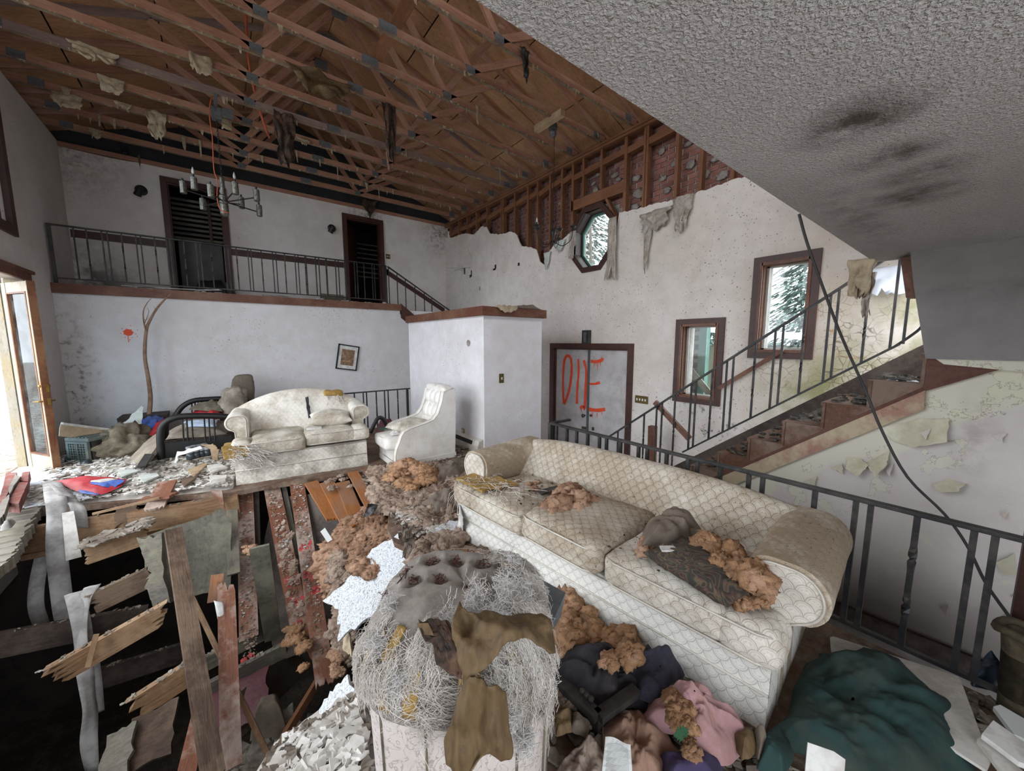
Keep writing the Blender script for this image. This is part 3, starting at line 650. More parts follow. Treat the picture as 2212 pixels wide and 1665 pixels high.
M['flake'] = simple('yellowed_paint_flake', '#cbc7b4', '#bcb7a0', 4, .9, 0, .15, 20, '#8a8468', .4, 'world')
# ================================================================ SETTING
XL, XE, YB, YL = -1.95, 5.37, 8.8, 10.1      # left wall, entry wall, wall under the loft, loft wall
ZC, ZLOW = 5.05, 2.25

def colwall(cuts, tops, z0, y0, y1, put, th, step=.05, jit=0.0, seed=0):
    """wall in narrow upright strips: ragged top, real openings. cuts = list of (a0,a1,z0,z1) or functions"""
    r = random.Random(seed); xs = {y0, y1}
    n = int((y1 - y0) / step)
    for i in range(n + 1): xs.add(round(y0 + (y1 - y0) * i / n, 4))
    for c in cuts: xs.add(c[0]); xs.add(c[1])
    xs = sorted(x for x in xs if y0 <= x <= y1); mb = MB(); tz = {x: tops(x) + r.uniform(-jit, jit) for x in xs}
    for a, b in zip(xs, xs[1:]):
        if b - a < 1e-6: continue
        m = (a + b) / 2; iv = [(z0, z0, tz[a], tz[b])]
        for c in cuts:
            if c[0] <= m <= c[1]:
                fa, fb = (c[2](a), c[2](b)) if callable(c[2]) else (c[2], c[2]); ga, gb = (c[3](a), c[3](b)) if callable(c[3]) else (c[3], c[3])
                nv = []
                for (p, q, s, t) in iv:
                    if ga <= p or fa >= s: nv.append((p, q, s, t)); continue
                    if fa > p + 1e-4: nv.append((p, q, fa, fb))
                    if ga < s - 1e-4: nv.append((ga, gb, s, t))
                iv = nv
        for (p, q, s, t) in iv:
            mb.hexa([put(a, p, 0), put(b, q, 0), put(b, q, th), put(a, p, th), put(a, s, 0), put(b, t, 0), put(b, t, th), put(a, s, th)])
    return mb
def interp(tab):
    tab = sorted(tab)
    def f(x):
        if x <= tab[0][0]: return tab[0][1]
        for (a, p), (b, q) in zip(tab, tab[1:]):
            if x <= b: return p + (q - p) * (x - a) / (b - a)
        return tab[-1][1]
    return f

# ---- entry wall: torn drywall, studs, brick behind
OY, OZ, OW, OH = 4.585, 3.475, .50, .57
octa = [(OY + OW * a, OZ + OH * b) for a, b in ((-1, -.42), (-.42, -1), (.42, -1), (1, -.42), (1, .42), (.42, 1), (-.42, 1), (-1, .42))]
def octf(sc, sgn):
    tab = [(OY - OW * sc, OZ + sgn * .42 * OH * sc), (OY - .42 * OW * sc, OZ + sgn * OH * sc), (OY + .42 * OW * sc, OZ + sgn * OH * sc), (OY + OW * sc, OZ + sgn * .42 * OH * sc)]
    return interp(tab)
W1 = (2.34, 2.83, .86, 1.88); W2 = (1.37, 1.85, 1.54, 2.59); DR = (3.74, 5.50, -.5, 1.53)
def octcut(sc): return (OY - OW * sc, OY + OW * sc, octf(sc, -1), octf(sc, 1))
topE = interp([(-.5, 3.66), (2.21, 3.72), (2.9, 3.70), (4.03, 3.77), (4.05, 3.5), (4.9, 3.45), (5.08, 3.72), (5.3, 3.62), (5.52, 3.58), (5.70, 3.46), (5.80, 3.20), (5.99, 3.32), (6.06, 3.55), (6.21, 3.63), (6.6, 3.75), (6.75, 4.02), (6.93, 4.12), (7.4, 4.16), (7.8, 4.27), (7.95, 4.46), (8.16, 4.51), (8.5, 4.40), (9.07, 4.54), (9.6, 4.56), (10.1, 4.64)])
holes = [(8.98, 9.08, 3.47, 3.64), (8.70, 8.78, 3.34, 3.42), (8.64, 8.72, 3.36, 3.52), (7.56, 7.70, 3.37, 3.42), (7.53, 7.62, 3.40, 3.50), (6.64, 6.72, 3.33, 3.40), (8.25, 8.30, 2.96, 3.06)]
mb = colwall([W1, W2, DR, octcut(.94)] + holes, topE, -.9, -.5, 10.1, lambda y, z, d: (XE + d, y, z), .022, .05, .012, 3)
wall_entry = struct('wall_entry', mb, M['wall_entry'])
# bricks seen between the studs, mortar bed behind; the plain backing runs on down to the ground behind the drywall
XB = XE + .20
mb = colwall([W1, W2, DR, octcut(.9)], lambda y: 5.2, -1.2, -.5, 10.4, lambda y, z, d: (XB + .03 + d, y, z), .12, .1)
wall_brick = struct('wall_brick', mb, M['mortar'])
bm_ = MB().box(-.10, .10, -.045, .02, -.033, .033); brick_me = mesh('brick', bm_, M['brick'])
far = MB(); spots = []
row = 0; z = 2.95
while z < 5.0:
    y = .9 + (row % 2) * .11
    while y < 10.2:
        if topE(y) - .25 < z and not (octf(1.12, -1)(y) < z < octf(1.12, 1)(y) and abs(y - OY) < OW * 1.12): spots.append((y, z))
        y += .22
    z += .078; row += 1
spots.sort(key=lambda p: p[0] + p[1] * .2)
for k, (y, z) in enumerate(spots):
    px = XB + .035 + rnd.uniform(-.006, .006)
    if k < 300:
        o = obj('brick', brick_me, None, wall_brick, M=Matrix.Translation((px, y + rnd.uniform(-.006, .006), z)) @ Matrix.Rotation(math.pi / 2, 4, 'Z') @ Matrix.Rotation(rnd.uniform(-.02, .02), 4, 'Y'))
    else: far.box(px - .02, px + .045, y - .10, y + .10, z - .033, z + .033)
obj('brickwork', far, simple('far_brick', '#744840', '#5e352f', 5, .9, 0, .4, 40, '#8a807a', .45, 'world', 12), wall_brick, kind='stuff')
for i, (y, z, s) in enumerate([(4.28, 4.50, .08), (4.2, 4.40, .06), (3.85, 4.30, .09), (3.80, 4.05, .11), (3.86, 3.86, .1), (3.42, 4.55, .06), (3.38, 4.15, .07), (3.0, 4.5, .08), (2.95, 4.2, .08), (2.75, 4.0, .09), (2.6, 4.15, .08), (2.5, 3.9, .09), (4.75, 4.5, .06), (4.7, 4.38, .07), (6.25, 4.45, .05), (5.6, 4.4, .05), (3.2, 4.3, .07), (2.4, 4.2, .08), (4.65, 4.62, .06), (3.3, 3.95, .07)]):
    V, Fc = LUMPS_S[i % 3]; rr = random.Random(i); A = (V @ rotm(rr).T) * np.array([.014, s * .8, s * rr.uniform(.4, .8)]) + np.array([XB - .01, y, z])
    me = npmesh('mortar_squeeze', A, Fc, M['mortarblob']); obj('mortar_squeeze', me, None, wall_brick)
# framing
def stud(y0, w=.045, z0=2.4, z1=4.93, nm='stud', x0=.03, dp=.10):
    M_ = Matrix.Translation((XE + x0 + dp / 2, y0, z0)) @ Matrix.Rotation(-math.pi / 2, 4, 'Y')
    return obj(nm, MB().box(0, z1 - z0, -w / 2, w / 2, -dp / 2, dp / 2), M['stud'], wall_entry, M=M_)
for y in (9.85, 9.35, 8.9, 8.45, 7.98, 7.38, 7.30, 6.86, 6.42, 6.10, 5.72, 5.40, 5.12, 3.96, 3.60, 3.56, 3.08, 2.72, 2.3, 1.9):
    stud(y + rnd.uniform(-.01, .01), .055 if y in (7.3, 5.12, 3.96) else .045)
for y in (4.86, 4.45): stud(y, .045, 4.28, 4.93)
o = obj('header', MB().box(-.62, .62, -.05, .05, -.09, .09), M['stud'], wall_entry, M=Matrix.Translation((XE + .08, 4.55, 4.18)) @ Matrix.Rotation(math.pi / 2, 4, 'Z'))
for a, b in (((5.08, 3.65), (4.82, 4.09)), ((4.08, 3.65), (4.33, 4.09))):
    board('brace', (XE + .08, a[0], a[1]), (XE + .08, b[0], b[1]), .10, .04, M['stud'], wall_entry, up=(1, 0, 0), roll=math.pi / 2)
ys = [9.85, 9.35, 8.9, 8.45, 7.98, 7.30, 6.86, 6.42, 6.10, 5.72, 5.40, 5.12, 3.96, 3.60, 3.08, 2.72]
for a, b in zip(ys, ys[1:]):
    board('blocking', (XE + .09, a - .03, 4.70 + rnd.uniform(-.04, .03)), (XE + .09, b + .03, 4.72 + rnd.uniform(-.04, .04)), .1, .10, M['stud'], wall_entry)
obj('top_plate', MB().box(-5.3, 5.3, -.07, .07, 0, .04), M['stud'], wall_entry, M=Matrix.Translation((XE + .06, 5.0, 4.93)) @ Matrix.Rotation(math.pi / 2, 4, 'Z'))
obj('top_plate', MB().box(-5.3, 5.3, -.07, .07, 0, .04), M['stud'], wall_entry, M=Matrix.Translation((XE + .06, 5.0, 4.98)) @ Matrix.Rotation(math.pi / 2, 4, 'Z'))

# ---- loft: wall, lower wall, floor slab
D1 = (-.60, .22, 2.5, 4.70); D2 = (2.66, 3.47, 2.5, 4.68)
mb = colwall([D1, D2], interp([(-2, 4.96), (-1.2, 4.93), (-.9, 4.97), (5.4, 4.97)]), -.9, XL - .15, XE + .1, lambda x, z, d: (x, YL + d, z), .12, .25, .008, 5)
wall_loft = struct('wall_loft', mb, M['wall_loft'])
wall_low = struct('wall_back', MB().box(XL, 4.3, YB, YB + .1, -1.2, 2.40), M['wall_low'])
floor_loft = struct('floor_loft', MB().box(XL, 3.42, YB - .01, YL, 2.40, 2.52), M['dust'])
fas = struct('trim_1', MB().box(XL, 3.46, YB - .045, YB - .003, 2.385, 2.53), M['trim2'])
st = struct('stair_flight_back', MB().prism([(3.46, YB - .04, 2.55), (3.46, YB - .04, 2.22), (5.2, YB - .04, .88), (5.2, YB - .04, 1.21)], (0, .045, 0)), M['trim'])
for i in range(7): obj('tread', MB().box(3.46 + .26 * i, 3.46 + .26 * i + .28, YB, YL, 2.28 - .2 * i, 2.32 - .2 * i), M['trim'], st)
for i in range(7): obj('riser', MB().box(3.44 + .26 * i, 3.46 + .26 * i, YB, YL, 2.3 - .2 * i, 2.52 - .2 * i), M['trim'], st)
cr = struct('trim_2', MB().box(-1.93, -.70, YL - .03, YL - .002, 3.47, 3.60).box(.32, 2.55, YL - .03, YL - .002, 3.47, 3.60).box(3.58, 3.66, YL - .03, YL - .002, 3.40, 3.56), M['trim'])
obj('sloped_rail', MB().prism([(3.62, YL - .03, 3.55), (3.62, YL - .03, 3.42), (5.3, YL - .03, 2.50), (5.3, YL - .03, 2.63)], (0, .028, 0)), M['trim'], cr)
def casing(name, x0, x1, z0, z1, w, y, mat=M['trim'], d=.05):
    """door casing in a Y-plane, with jambs"""
    o = struct(name, MB().box(x0 - w, x0, y - d, y, z0, z1 + w), mat)
    obj('side_casing', MB().box(x1, x1 + w, y - d, y, z0, z1 + w), mat, o); obj('head_casing', MB().box(x0, x1, y - d, y, z1, z1 + w), mat, o)
    obj('jamb', MB().box(x0, x0 + .02, y, y + .14, z0, z1).box(x1 - .02, x1, y, y + .14, z0, z1).box(x0 + .02, x1 - .02, y, y + .14, z1 - .02, z1), mat, o)
    return o
d1 = casing('door_1', D1[0], D1[1], 2.52, 4.70, .095, YL); d2 = casing('door_2', D2[0], D2[1], 2.52, 4.68, .095, YL)
# dark rooms behind the doors
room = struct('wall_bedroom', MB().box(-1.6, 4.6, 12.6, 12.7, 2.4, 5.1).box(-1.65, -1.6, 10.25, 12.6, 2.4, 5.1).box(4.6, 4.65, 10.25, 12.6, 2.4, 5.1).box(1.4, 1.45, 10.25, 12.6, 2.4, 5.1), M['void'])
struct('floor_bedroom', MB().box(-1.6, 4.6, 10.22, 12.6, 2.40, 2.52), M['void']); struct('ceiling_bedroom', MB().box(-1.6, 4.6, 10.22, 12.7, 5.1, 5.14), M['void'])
for i in range(9): obj('strapping', MB().box(-1.4, 1.3, 11.0, 11.03, 3.86 + i * .10, 3.91 + i * .10), M['greywood'], room, M=Matrix.Rotation(-.012, 4, 'Y'))
obj('mullion', MB().box(-.02, .03, 10.95, 11.0, 3.75, 4.75), M['trim'], room)
for i in range(8): obj('strapping', MB().box(3.1, 4.4, 11.4, 11.43, 3.5 + i * .13, 3.54 + i * .13), M['greywood'], room)
lf = obj('door_leaf', MB().box(-.56, .18, 10.9, 10.94, 2.52, 3.83), simple('grey_panel', '#6a6967', '#565554', 3, .7, 0, .05), room)
lf2 = obj('door_leaf', MB().box(0, .74, -.02, .02, 0, 2.1), M['trim'], d2, M=Matrix.Translation((2.70, 10.3, 2.54)) @ Matrix.Rotation(1.0, 4, 'Z'))

# ---- left wall with the french-door opening and the tall windows
cutsL = [(5.95, 7.80, -.3, 2.44), (6.35, 7.60, 3.06, 4.80), (3.2, 5.6, .0, 2.44), (3.9, 6.0, 3.06, 4.80), (1.3, 2.9, .0, 2.44), (1.3, 3.5, 3.06, 4.8)]
mb = colwall(cutsL, lambda y: 5.045, -.9, -1.5, YL + .12, lambda y, z, d: (XL - d, y, z), .16, .5)
wall_left = struct('wall_left', mb, M['wall_left'])
t = struct('door_3', MB().box(XL, XL + .04, 5.85, 7.90, 2.44, 2.56).box(XL + .04, XL + .07, 5.85, 7.92, 2.53, 2.57), M['trim2'])
obj('jamb', MB().box(XL - .17, XL - .002, 7.765, 7.80, 0, 2.44).box(XL - .27, XL - .19, 7.72, 7.82, -.3, 2.5), M['doorpaint'], t)
obj('sill', MB().box(XL - .25, XL + .03, 5.9, 7.7, -.03, .015), M['snow'], t)
w = struct('window_1', MB().box(XL - .02, XL + .035, 7.58, 7.70, 2.96, 4.9).box(XL - .02, XL + .035, 6.25, 7.58, 2.96, 3.08).box(XL - .02, XL + .035, 6.25, 7.58, 4.78, 4.9), M['trim'])
obj('window_sash', MB().box(XL - .13, XL - .05, 7.50, 7.58, 3.06, 4.8).box(XL - .13, XL - .05, 6.35, 7.5, 3.06, 3.13).box(XL - .12, XL - .06, 6.90, 6.95, 3.1, 4.8), M['trim2'], w)
obj('pane', MB().box(XL - .095, XL - .085, 6.35, 7.55, 3.1, 4.8), M['glassblue'], w)

# ---- the white block (closet) with its brown cap
BX, BY, BX1, BY1, BZ = 2.98, 4.5, 4.10, 7.2, 2.02
wall_box = struct('wall_closet', MB().box(BX, BX1, BY, BY1, -.9, BZ + .02), M['wall_box'])
cap = struct('trim_3', MB().hexa([(BX - .06, BY - .06, BZ), (BX1 + .05, BY - .06, BZ), (BX1 + .05, BY1, BZ), (BX - .06, BY1, BZ), (BX - .06, BY - .06, BZ + .13), (BX1 + .05, BY - .06, BZ + .13), (BX1 + .05, BY1, BZ + .13), (BX - .06, BY1, BZ + .13)]), M['trim2'], bevel=.006)

# ---- low stippled ceiling, gallery face above it, bulkhead, wall under the stairs
ceil = struct('ceiling', MB().box(-2.0, 3.80, -1.6, .62, ZLOW, ZLOW + .2).box(3.80, 3.98, .40, .60, ZLOW, ZLOW + .2), M['popcorn'])
struct('wall_gallery', MB().box(-2.0, XE, .50, .60, ZLOW + .19, 5.1), M['wall_left'])
mb = MB()
for (ya, za, xa), (yb, zb, xb) in (((.41, 2.25, 3.72), (.385, 2.03, 3.83)), ((.385, 2.03, 3.83), (.285, 1.535, 3.80))):
    mb.hexa([(xb, -1.6, zb), (4.02, -1.6, zb), (4.02, yb, zb), (xb, yb, zb), (xa, -1.6, za), (4.02, -1.6, za), (4.02, ya, za), (xa, ya, za)])
struct('wall_rear', colwall([(-1.8, 1.1, .3, 2.1)], lambda x: ZLOW, -.9, XL, 4.0, lambda x, z, d: (x, -1.6 - d, z), .1, 1.0), M['wall_left'])  # unseen wall added behind the camera, its opening sized for the daylight let in
bulk = struct('wall_bulkhead', mb, M['bulk'])
obj('edge_trim', MB().hexa([(3.86, .37, 1.96), (4.0, .37, 1.96), (4.0, .42, 1.96), (3.86, .42, 1.96), (3.84, .40, 2.24), (4.0, .40, 2.24), (4.0, .47, 2.24), (3.84, .47, 2.24)]), M['trim2'], bulk)
XS = 3.84
und = [(XS + .03, -1.6, 2.0), (XS + .03, -.6, 1.98), (XS + .03, 2.9, -.72), (XS + .03, 2.9, -1.6), (XS + .03, -1.6, -1.6)]
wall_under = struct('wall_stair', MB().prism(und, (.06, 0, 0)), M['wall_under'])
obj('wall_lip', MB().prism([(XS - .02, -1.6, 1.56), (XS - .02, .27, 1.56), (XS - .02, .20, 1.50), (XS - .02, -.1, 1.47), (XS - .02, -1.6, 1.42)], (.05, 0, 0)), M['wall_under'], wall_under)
r = random.Random(4)
for q, m in (([(1895, 925, .024), (1985, 903, .024), (2052, 905, .01), (2046, 955, -.02), (1975, 966, -.03), (1935, 955, .01)], 'flake'), ([(1868, 1000, .02), (1900, 985, .024), (1922, 972, .024), (1916, 1002, -.03), (1892, 1032, -.05)], 'flake'), ([(1828, 985, .024), (1862, 992, .024), (1878, 1005, .0), (1852, 1030, -.04), (1826, 1012, .0)], 'flake'), ([(2012, 1045, .0), (2050, 1034, .024), (2086, 1045, .01), (2070, 1062, -.03), (2030, 1066, -.03)], 'flake'), ([(1985, 935, .0), (2012, 925, .0), (2000, 950, -.03)], 'wall_under'),
             ([(1905, 1010, .02), (1930, 1000, .02), (1922, 1030, -.02)], 'wall_under'), ([(2150, 1215, .02), (2190, 1195, .02), (2200, 1240, -.01), (2165, 1245, -.02)], 'flake'), ([(2185, 1290, .02), (2212, 1280, .02), (2210, 1320, -.01)], 'gypsum'), ([(2170, 1330, .02), (2200, 1335, .02), (2185, 1360, -.01)], 'gypsum'), ([(2030, 1310, .02), (2050, 1305, .02), (2045, 1330, -.01)], 'wall_under'), ([(2160, 1110, .02), (2178, 1105, .02), (2172, 1125, 0)], 'gypsum'), ([(2140, 940, .02), (2175, 935, .02), (2165, 958, .0)], 'wall_under'), ([(1795, 1010, .02), (1820, 1000, .02), (1822, 1025, -.01)], 'flake'), ([(1735, 1040, .02), (1765, 1028, .02), (1760, 1050, 0)], 'flake')):
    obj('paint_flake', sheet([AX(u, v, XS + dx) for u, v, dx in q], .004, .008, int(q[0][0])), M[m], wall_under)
struct('baseboard_stair', MB().prism([(XS + .0, .62, -.60), (XS, .62, -.48), (XS, -1.2, -.42), (XS, -1.2, -.56)], (.03, 0, 0)), M['darkwood'])

# ---- roof: plywood panels on both slopes
RX, RZ, EZ = 1.71, 6.55, 5.10
def roofpt(t, y, side): return Vector((RX + (XE + .45 - RX) * t * side, y, RZ - (RZ - EZ) * t))
roof = struct('roof', MB().hexa([roofpt(1, .4, 1) + Vector((0, 0, .05)), roofpt(0, .4, 1) + Vector((0, 0, .05)), roofpt(0, 12.8, 1) + Vector((0, 0, .05)), roofpt(1, 12.8, 1) + Vector((0, 0, .05)), roofpt(1, .4, 1) + Vector((0, 0, .08)), roofpt(0, .4, 1) + Vector((0, 0, .08)), roofpt(0, 12.8, 1) + Vector((0, 0, .08)), roofpt(1, 12.8, 1) + Vector((0, 0, .08))])
    .hexa([roofpt(1, .4, -1) + Vector((0, 0, .05)), roofpt(0, .4, -1) + Vector((0, 0, .05)), roofpt(0, 12.8, -1) + Vector((0, 0, .05)), roofpt(1, 12.8, -1) + Vector((0, 0, .05)), roofpt(1, .4, -1) + Vector((0, 0, .08)), roofpt(0, .4, -1) + Vector((0, 0, .08)), roofpt(0, 12.8, -1) + Vector((0, 0, .08)), roofpt(1, 12.8, -1) + Vector((0, 0, .08))]), M['void'])
for side in (1, -1):
    for i in range(4):
        for j in range(-1, 6):
            y0 = .4 + j * 2.5 + (i % 2) * 1.25; y1 = min(y0 + 2.485, 12.7); y0 = max(.4, y0)
            if y1 - y0 < .2: continue
            a, b = roofpt(i / 4 + .002, 0, side), roofpt((i + 1) / 4 - .002, 0, side); c = Vector(((a.x + b.x) / 2, (y0 + y1) / 2, (a.z + b.z) / 2)); L = (b - a).length
            Mx = Matrix.Translation(c) @ Matrix.Rotation(math.atan2(a.z - b.z, (b.x - a.x)), 4, 'Y')
            obj('plywood_panel', MB().box(-L / 2, L / 2, -(y1 - y0) / 2, (y1 - y0) / 2, -.008, .012), M['ply'], roof, M=Mx)
obj('wall_plate', MB().box(XL, XE, YL - .02, YL + .09, 4.96, 5.04), M['lumber'], wall_loft)
gable = struct('wall_gable', MB().prism([(XL - .6, YL + .1, 4.9), (XE + .6, YL + .1, 4.9), (XE + .6, YL + .1, 5.14), (RX, YL + .1, RZ + .06), (XL - .6, YL + .1, 5.14)], (0, .1, 0)), M['void'])
struct('eave_light_block', MB().box(XL - .2, XL - .16, .4, YL + .2, 4.9, 5.29).box(XE + .32, XE + .36, .4, YL + .2, 4.9, 5.22), M['void'])  # unseen boards added to stop daylight leaking in at the eaves

# ---- main floor: far part, right part and a strip under the foreground; the middle has fallen in
def slab(poly, z0, z1): return MB().prism([(x, y, z0) for x, y in poly], (0, 0, z1 - z0))
floor = struct('floor', slab([(XL - .3, 5.7), (-1.5, 5.62), (-.9, 5.38), (-.45, 5.22), (-.05, 5.02), (.35, 5.02), (.62, 4.95), (1.15, 4.86), (1.25, 4.6), (1.3, 4.1), (1.22, 3.6), (1.05, 3.15), (1.02, 2.9), (1.12, 2.6), (1.3, 2.45), (1.1, 2.2), (.66, 1.62), (.50, 1.3), (.25, .95), (.0, .6), (-.4, .3), (-2.1, .2), (-2.1, -1.6), (2.72, -1.6), (2.72, 3.0), (2.98, 4.5), (2.98, 7.2), (1.4, 7.2), (1.4, 8.8), (XL - .3, 8.8)], -.05, 0), M['dust'])
# debris film of plaster on the far floor
struct('floor_landing', MB().box(2.74, XE, -1.6, 8.8, -1.3, -1.2), M['dust'])
# basement shell
struct('floor_basement', MB().box(-3.0, 3.9, -.5, 8.8, -2.75, -2.65), M['earth'])
struct('wall_basement', MB().box(-3.0, 3.0, 6.4, 6.5, -2.7, -.3).box(-3.05, -2.95, -.5, 8.8, -2.7, -.3).box(2.7, 2.78, -.5, 6.5, -2.7, -.06).box(-3, 3, -.55, -.5, -2.7, -.06), M['concrete'])
# ================================================================ OPENINGS
def xcasing(name, c, w, mat=M['trim']):
    """window in the entry wall: casing, jambs, sash, pane"""
    y0, y1, z0, z1 = c
    o = struct(name, MB().box(XE - .035, XE + .0, y0 - w, y0, z0 - w, z1 + w), mat)
    obj('side_casing', MB().box(XE - .035, XE, y1, y1 + w, z0 - w, z1 + w), mat, o)
    obj('head_casing', MB().box(XE - .035, XE, y0, y1, z1, z1 + w), mat, o); obj('sill_casing', MB().box(XE - .035, XE, y0, y1, z0 - w, z0), mat, o)
    obj('inner_bead', MB().box(XE - .05, XE - .03, y0 - .02, y0 + .012, z0 - .02, z1 + .02).box(XE - .05, XE - .03, y1 - .012, y1 + .02, z0 - .02, z1 + .02).box(XE - .05, XE - .03, y0, y1, z1 - .012, z1 + .02).box(XE - .05, XE - .03, y0, y1, z0 - .02, z0 + .012), M['trim2'], o)
    obj('jamb', MB().box(XE, XE + .2, y0 - .01, y0 + .012, z0, z1).box(XE, XE + .2, y1 - .012, y1 + .01, z0, z1).box(XE, XE + .2, y0, y1, z0 - .01, z0 + .012).box(XE, XE + .2, y0, y1, z1 - .012, z1 + .01), M['stud'], o)
    obj('sash', MB().box(XE + .1, XE + .14, y0 + .01, y0 + .04, z0, z1).box(XE + .1, XE + .14, y1 - .04, y1 - .01, z0, z1).box(XE + .1, XE + .14, y0, y1, z0, z0 + .03).box(XE + .1, XE + .14, y0, y1, z1 - .03, z1), M['heater'], o)
    obj('pane', MB().box(XE + .118, XE + .124, y0 + .03, y1 - .03, z0 + .02, z1 - .02), M['glass'], o)
    return o
w2 = xcasing('window_2', W1, .095); w3 = xcasing('window_3', W2, .095)
# octagonal window
w4 = None; N8 = len(octa); out = [(OY + (y - OY) * 1.0, OZ + (z - OZ) * 1.0) for y, z in octa]; inn = [(OY + (y - OY) * .83, OZ + (z - OZ) * .84) for y, z in octa]
names = ['frame_segment'] * 8
for i in range(8):
    j = (i + 1) % 8; q = [(XE - .03, *out[i]), (XE - .03, *out[j]), (XE - .03, *inn[j]), (XE - .03, *inn[i])]
    mb = MB().prism(q, (.05, 0, 0)); jm = [(XE - .02, *inn[i]), (XE - .02, *inn[j]), (XE - .02, OY + (inn[j][0] - OY) * 1.03, OZ + (inn[j][1] - OZ) * 1.03), (XE - .02, OY + (inn[i][0] - OY) * 1.03, OZ + (inn[i][1] - OZ) * 1.03)]
    mb.prism(jm, (.24, 0, 0))
    if w4 is None: w4 = struct('window_4', mb, M['trim'])
    else: obj('frame_segment', mb, M['trim'], w4)
obj('outer_rim', join(*[MB().prism([(XE + .2, *inn[i]), (XE + .2, *inn[(i + 1) % 8]), (XE + .2, OY + (inn[(i + 1) % 8][0] - OY) * .93, OZ + (inn[(i + 1) % 8][1] - OZ) * .93), (XE + .2, OY + (inn[i][0] - OY) * .93, OZ + (inn[i][1] - OZ) * .93)], (.05, 0, 0)) for i in range(8)]), M['teal'], w4)
obj('pane', MB().prism([(XE + .21, y, z) for y, z in inn], (.006, 0, 0)), M['glass'], w4)
# front double door with the sprayed word
d4 = struct('door_4', MB().box(XE - .04, XE, 3.64, 3.74, -.5, 1.62), M['trim'])
obj('side_casing', MB().box(XE - .04, XE, 5.5, 5.6, -.5, 1.62), M['trim'], d4); obj('head_casing', MB().box(XE - .04, XE, 3.74, 5.5, 1.53, 1.62), M['trim'], d4)
obj('jamb', MB().box(XE, XE + .1, 3.72, 3.76, -.5, 1.53).box(XE, XE + .1, 5.48, 5.52, -.5, 1.53).box(XE, XE + .1, 3.74, 5.5, 1.50, 1.55), M['trim'], d4)
MEET = AX(1271, 850, XE + .04).y
la = obj('door_leaf', MB().box(XE + .04, XE + .085, 3.76, MEET - .006, -.45, 1.51), M['doorleaf'], d4, bevel=.004)
lb = obj('door_leaf', MB().box(XE + .04, XE + .085, MEET + .006, 5.48, -.45, 1.51), M['doorleaf'], d4, bevel=.004)
obj('weather_strip', MB().box(XE + .02, XE + .045, MEET - .025, MEET + .02, -.45, 1.51), M['plate'], d4)
XD = XE + .036
def stroke(pts, w0, w1, leaf, drip=()):
    mb = MB(); C = path([AX(u, v, XD) for u, v in pts], 16); P = []
    for i, p in enumerate(C):
        T = (C[min(i + 1, 16)] - C[max(i - 1, 0)]).normalized(); d = T.cross(Vector((1, 0, 0))).normalized(); w = lerp(w0, w1, i / 16) * (1 + .25 * noise.noise(p * 9))
        P.append([p - d * w / 2, p + d * w / 2])
    mb.grid(P)
    for (u, v, l) in drip:
        p = AX(u, v, XD); mb.add([p + Vector((0, -.008, 0)), p + Vector((0, .008, 0)), p + Vector((0, .003, -l)), p + Vector((0, -.003, -l))], [(0, 1, 2, 3)])
    obj('spray_letter', mb, M['spray'], leaf, solid=.003)
# D I on the left leaf, E across the meeting stile
stroke([(1218, 872), (1216, 840), (1217, 800), (1220, 775), (1226, 768), (1233, 774), (1235, 800), (1231, 835), (1224, 860), (1218, 872)], .055, .06, lb, [(1219, 868, .06)])
stroke([(1249, 775), (1250, 800), (1247, 840), (1246, 872)], .045, .06, lb)
stroke([(1261, 778), (1266, 800), (1265, 840), (1263, 880)], .05, .06, lb, [(1262, 878, .03)])
stroke([(1276, 780), (1288, 781), (1299, 778), (1302, 773)], .06, .06, la, [(1284, 785, .05), (1291, 785, .12), (1297, 782, .07)])
stroke([(1272, 829), (1284, 829), (1296, 826)], .035, .05, la)
stroke([(1272, 884), (1290, 886), (1307, 884)], .075, .07, la, [(1280, 890, .12), (1290, 892, .08), (1300, 890, .05)])
stroke([(1253, 882), (1258, 878), (1264, 884)], .06, .05, lb, [(1256, 884, .06)])
for v in (897,): obj('door_knob', MB().lathe([(.02, 0), (.02, .03), (.034, .045), (.036, .06), (.02, .072), (0, .075)], 12, AX(1263, v, XE + .04), Matrix.Rotation(-math.pi / 2, 3, 'Y')), M['antique'], lb, smooth=True)
obj('latch', MB().box(XE + .02, XE + .045, MEET + .03, MEET + .13, -.02, .03), M['antique'], lb); obj('latch', MB().box(XE + .02, XE + .045, MEET - .16, MEET - .12, -.0, .06), M['antique'], la)
obj('deadbolt', MB().lathe([(.025, 0), (.025, .02), (0, .025)], 12, AX(1277, 897, XE + .04), Matrix.Rotation(-math.pi / 2, 3, 'Y')), M['antique'], la)
p = AX(1268, 731, XE - .02); mb = MB().box(XE - .07, XE - .002, p.y - .085, p.y + .085, 1.62, 1.86)
ch = single('door_chime', mb, M['blackplastic'], 'black open door chime box above the front double door', 'door chime', bevel=.006)
obj('chime_plate', MB().box(-.045, -.036, -.03, .035, .02, .2), M['plate'], ch, M=WM[ch.name])
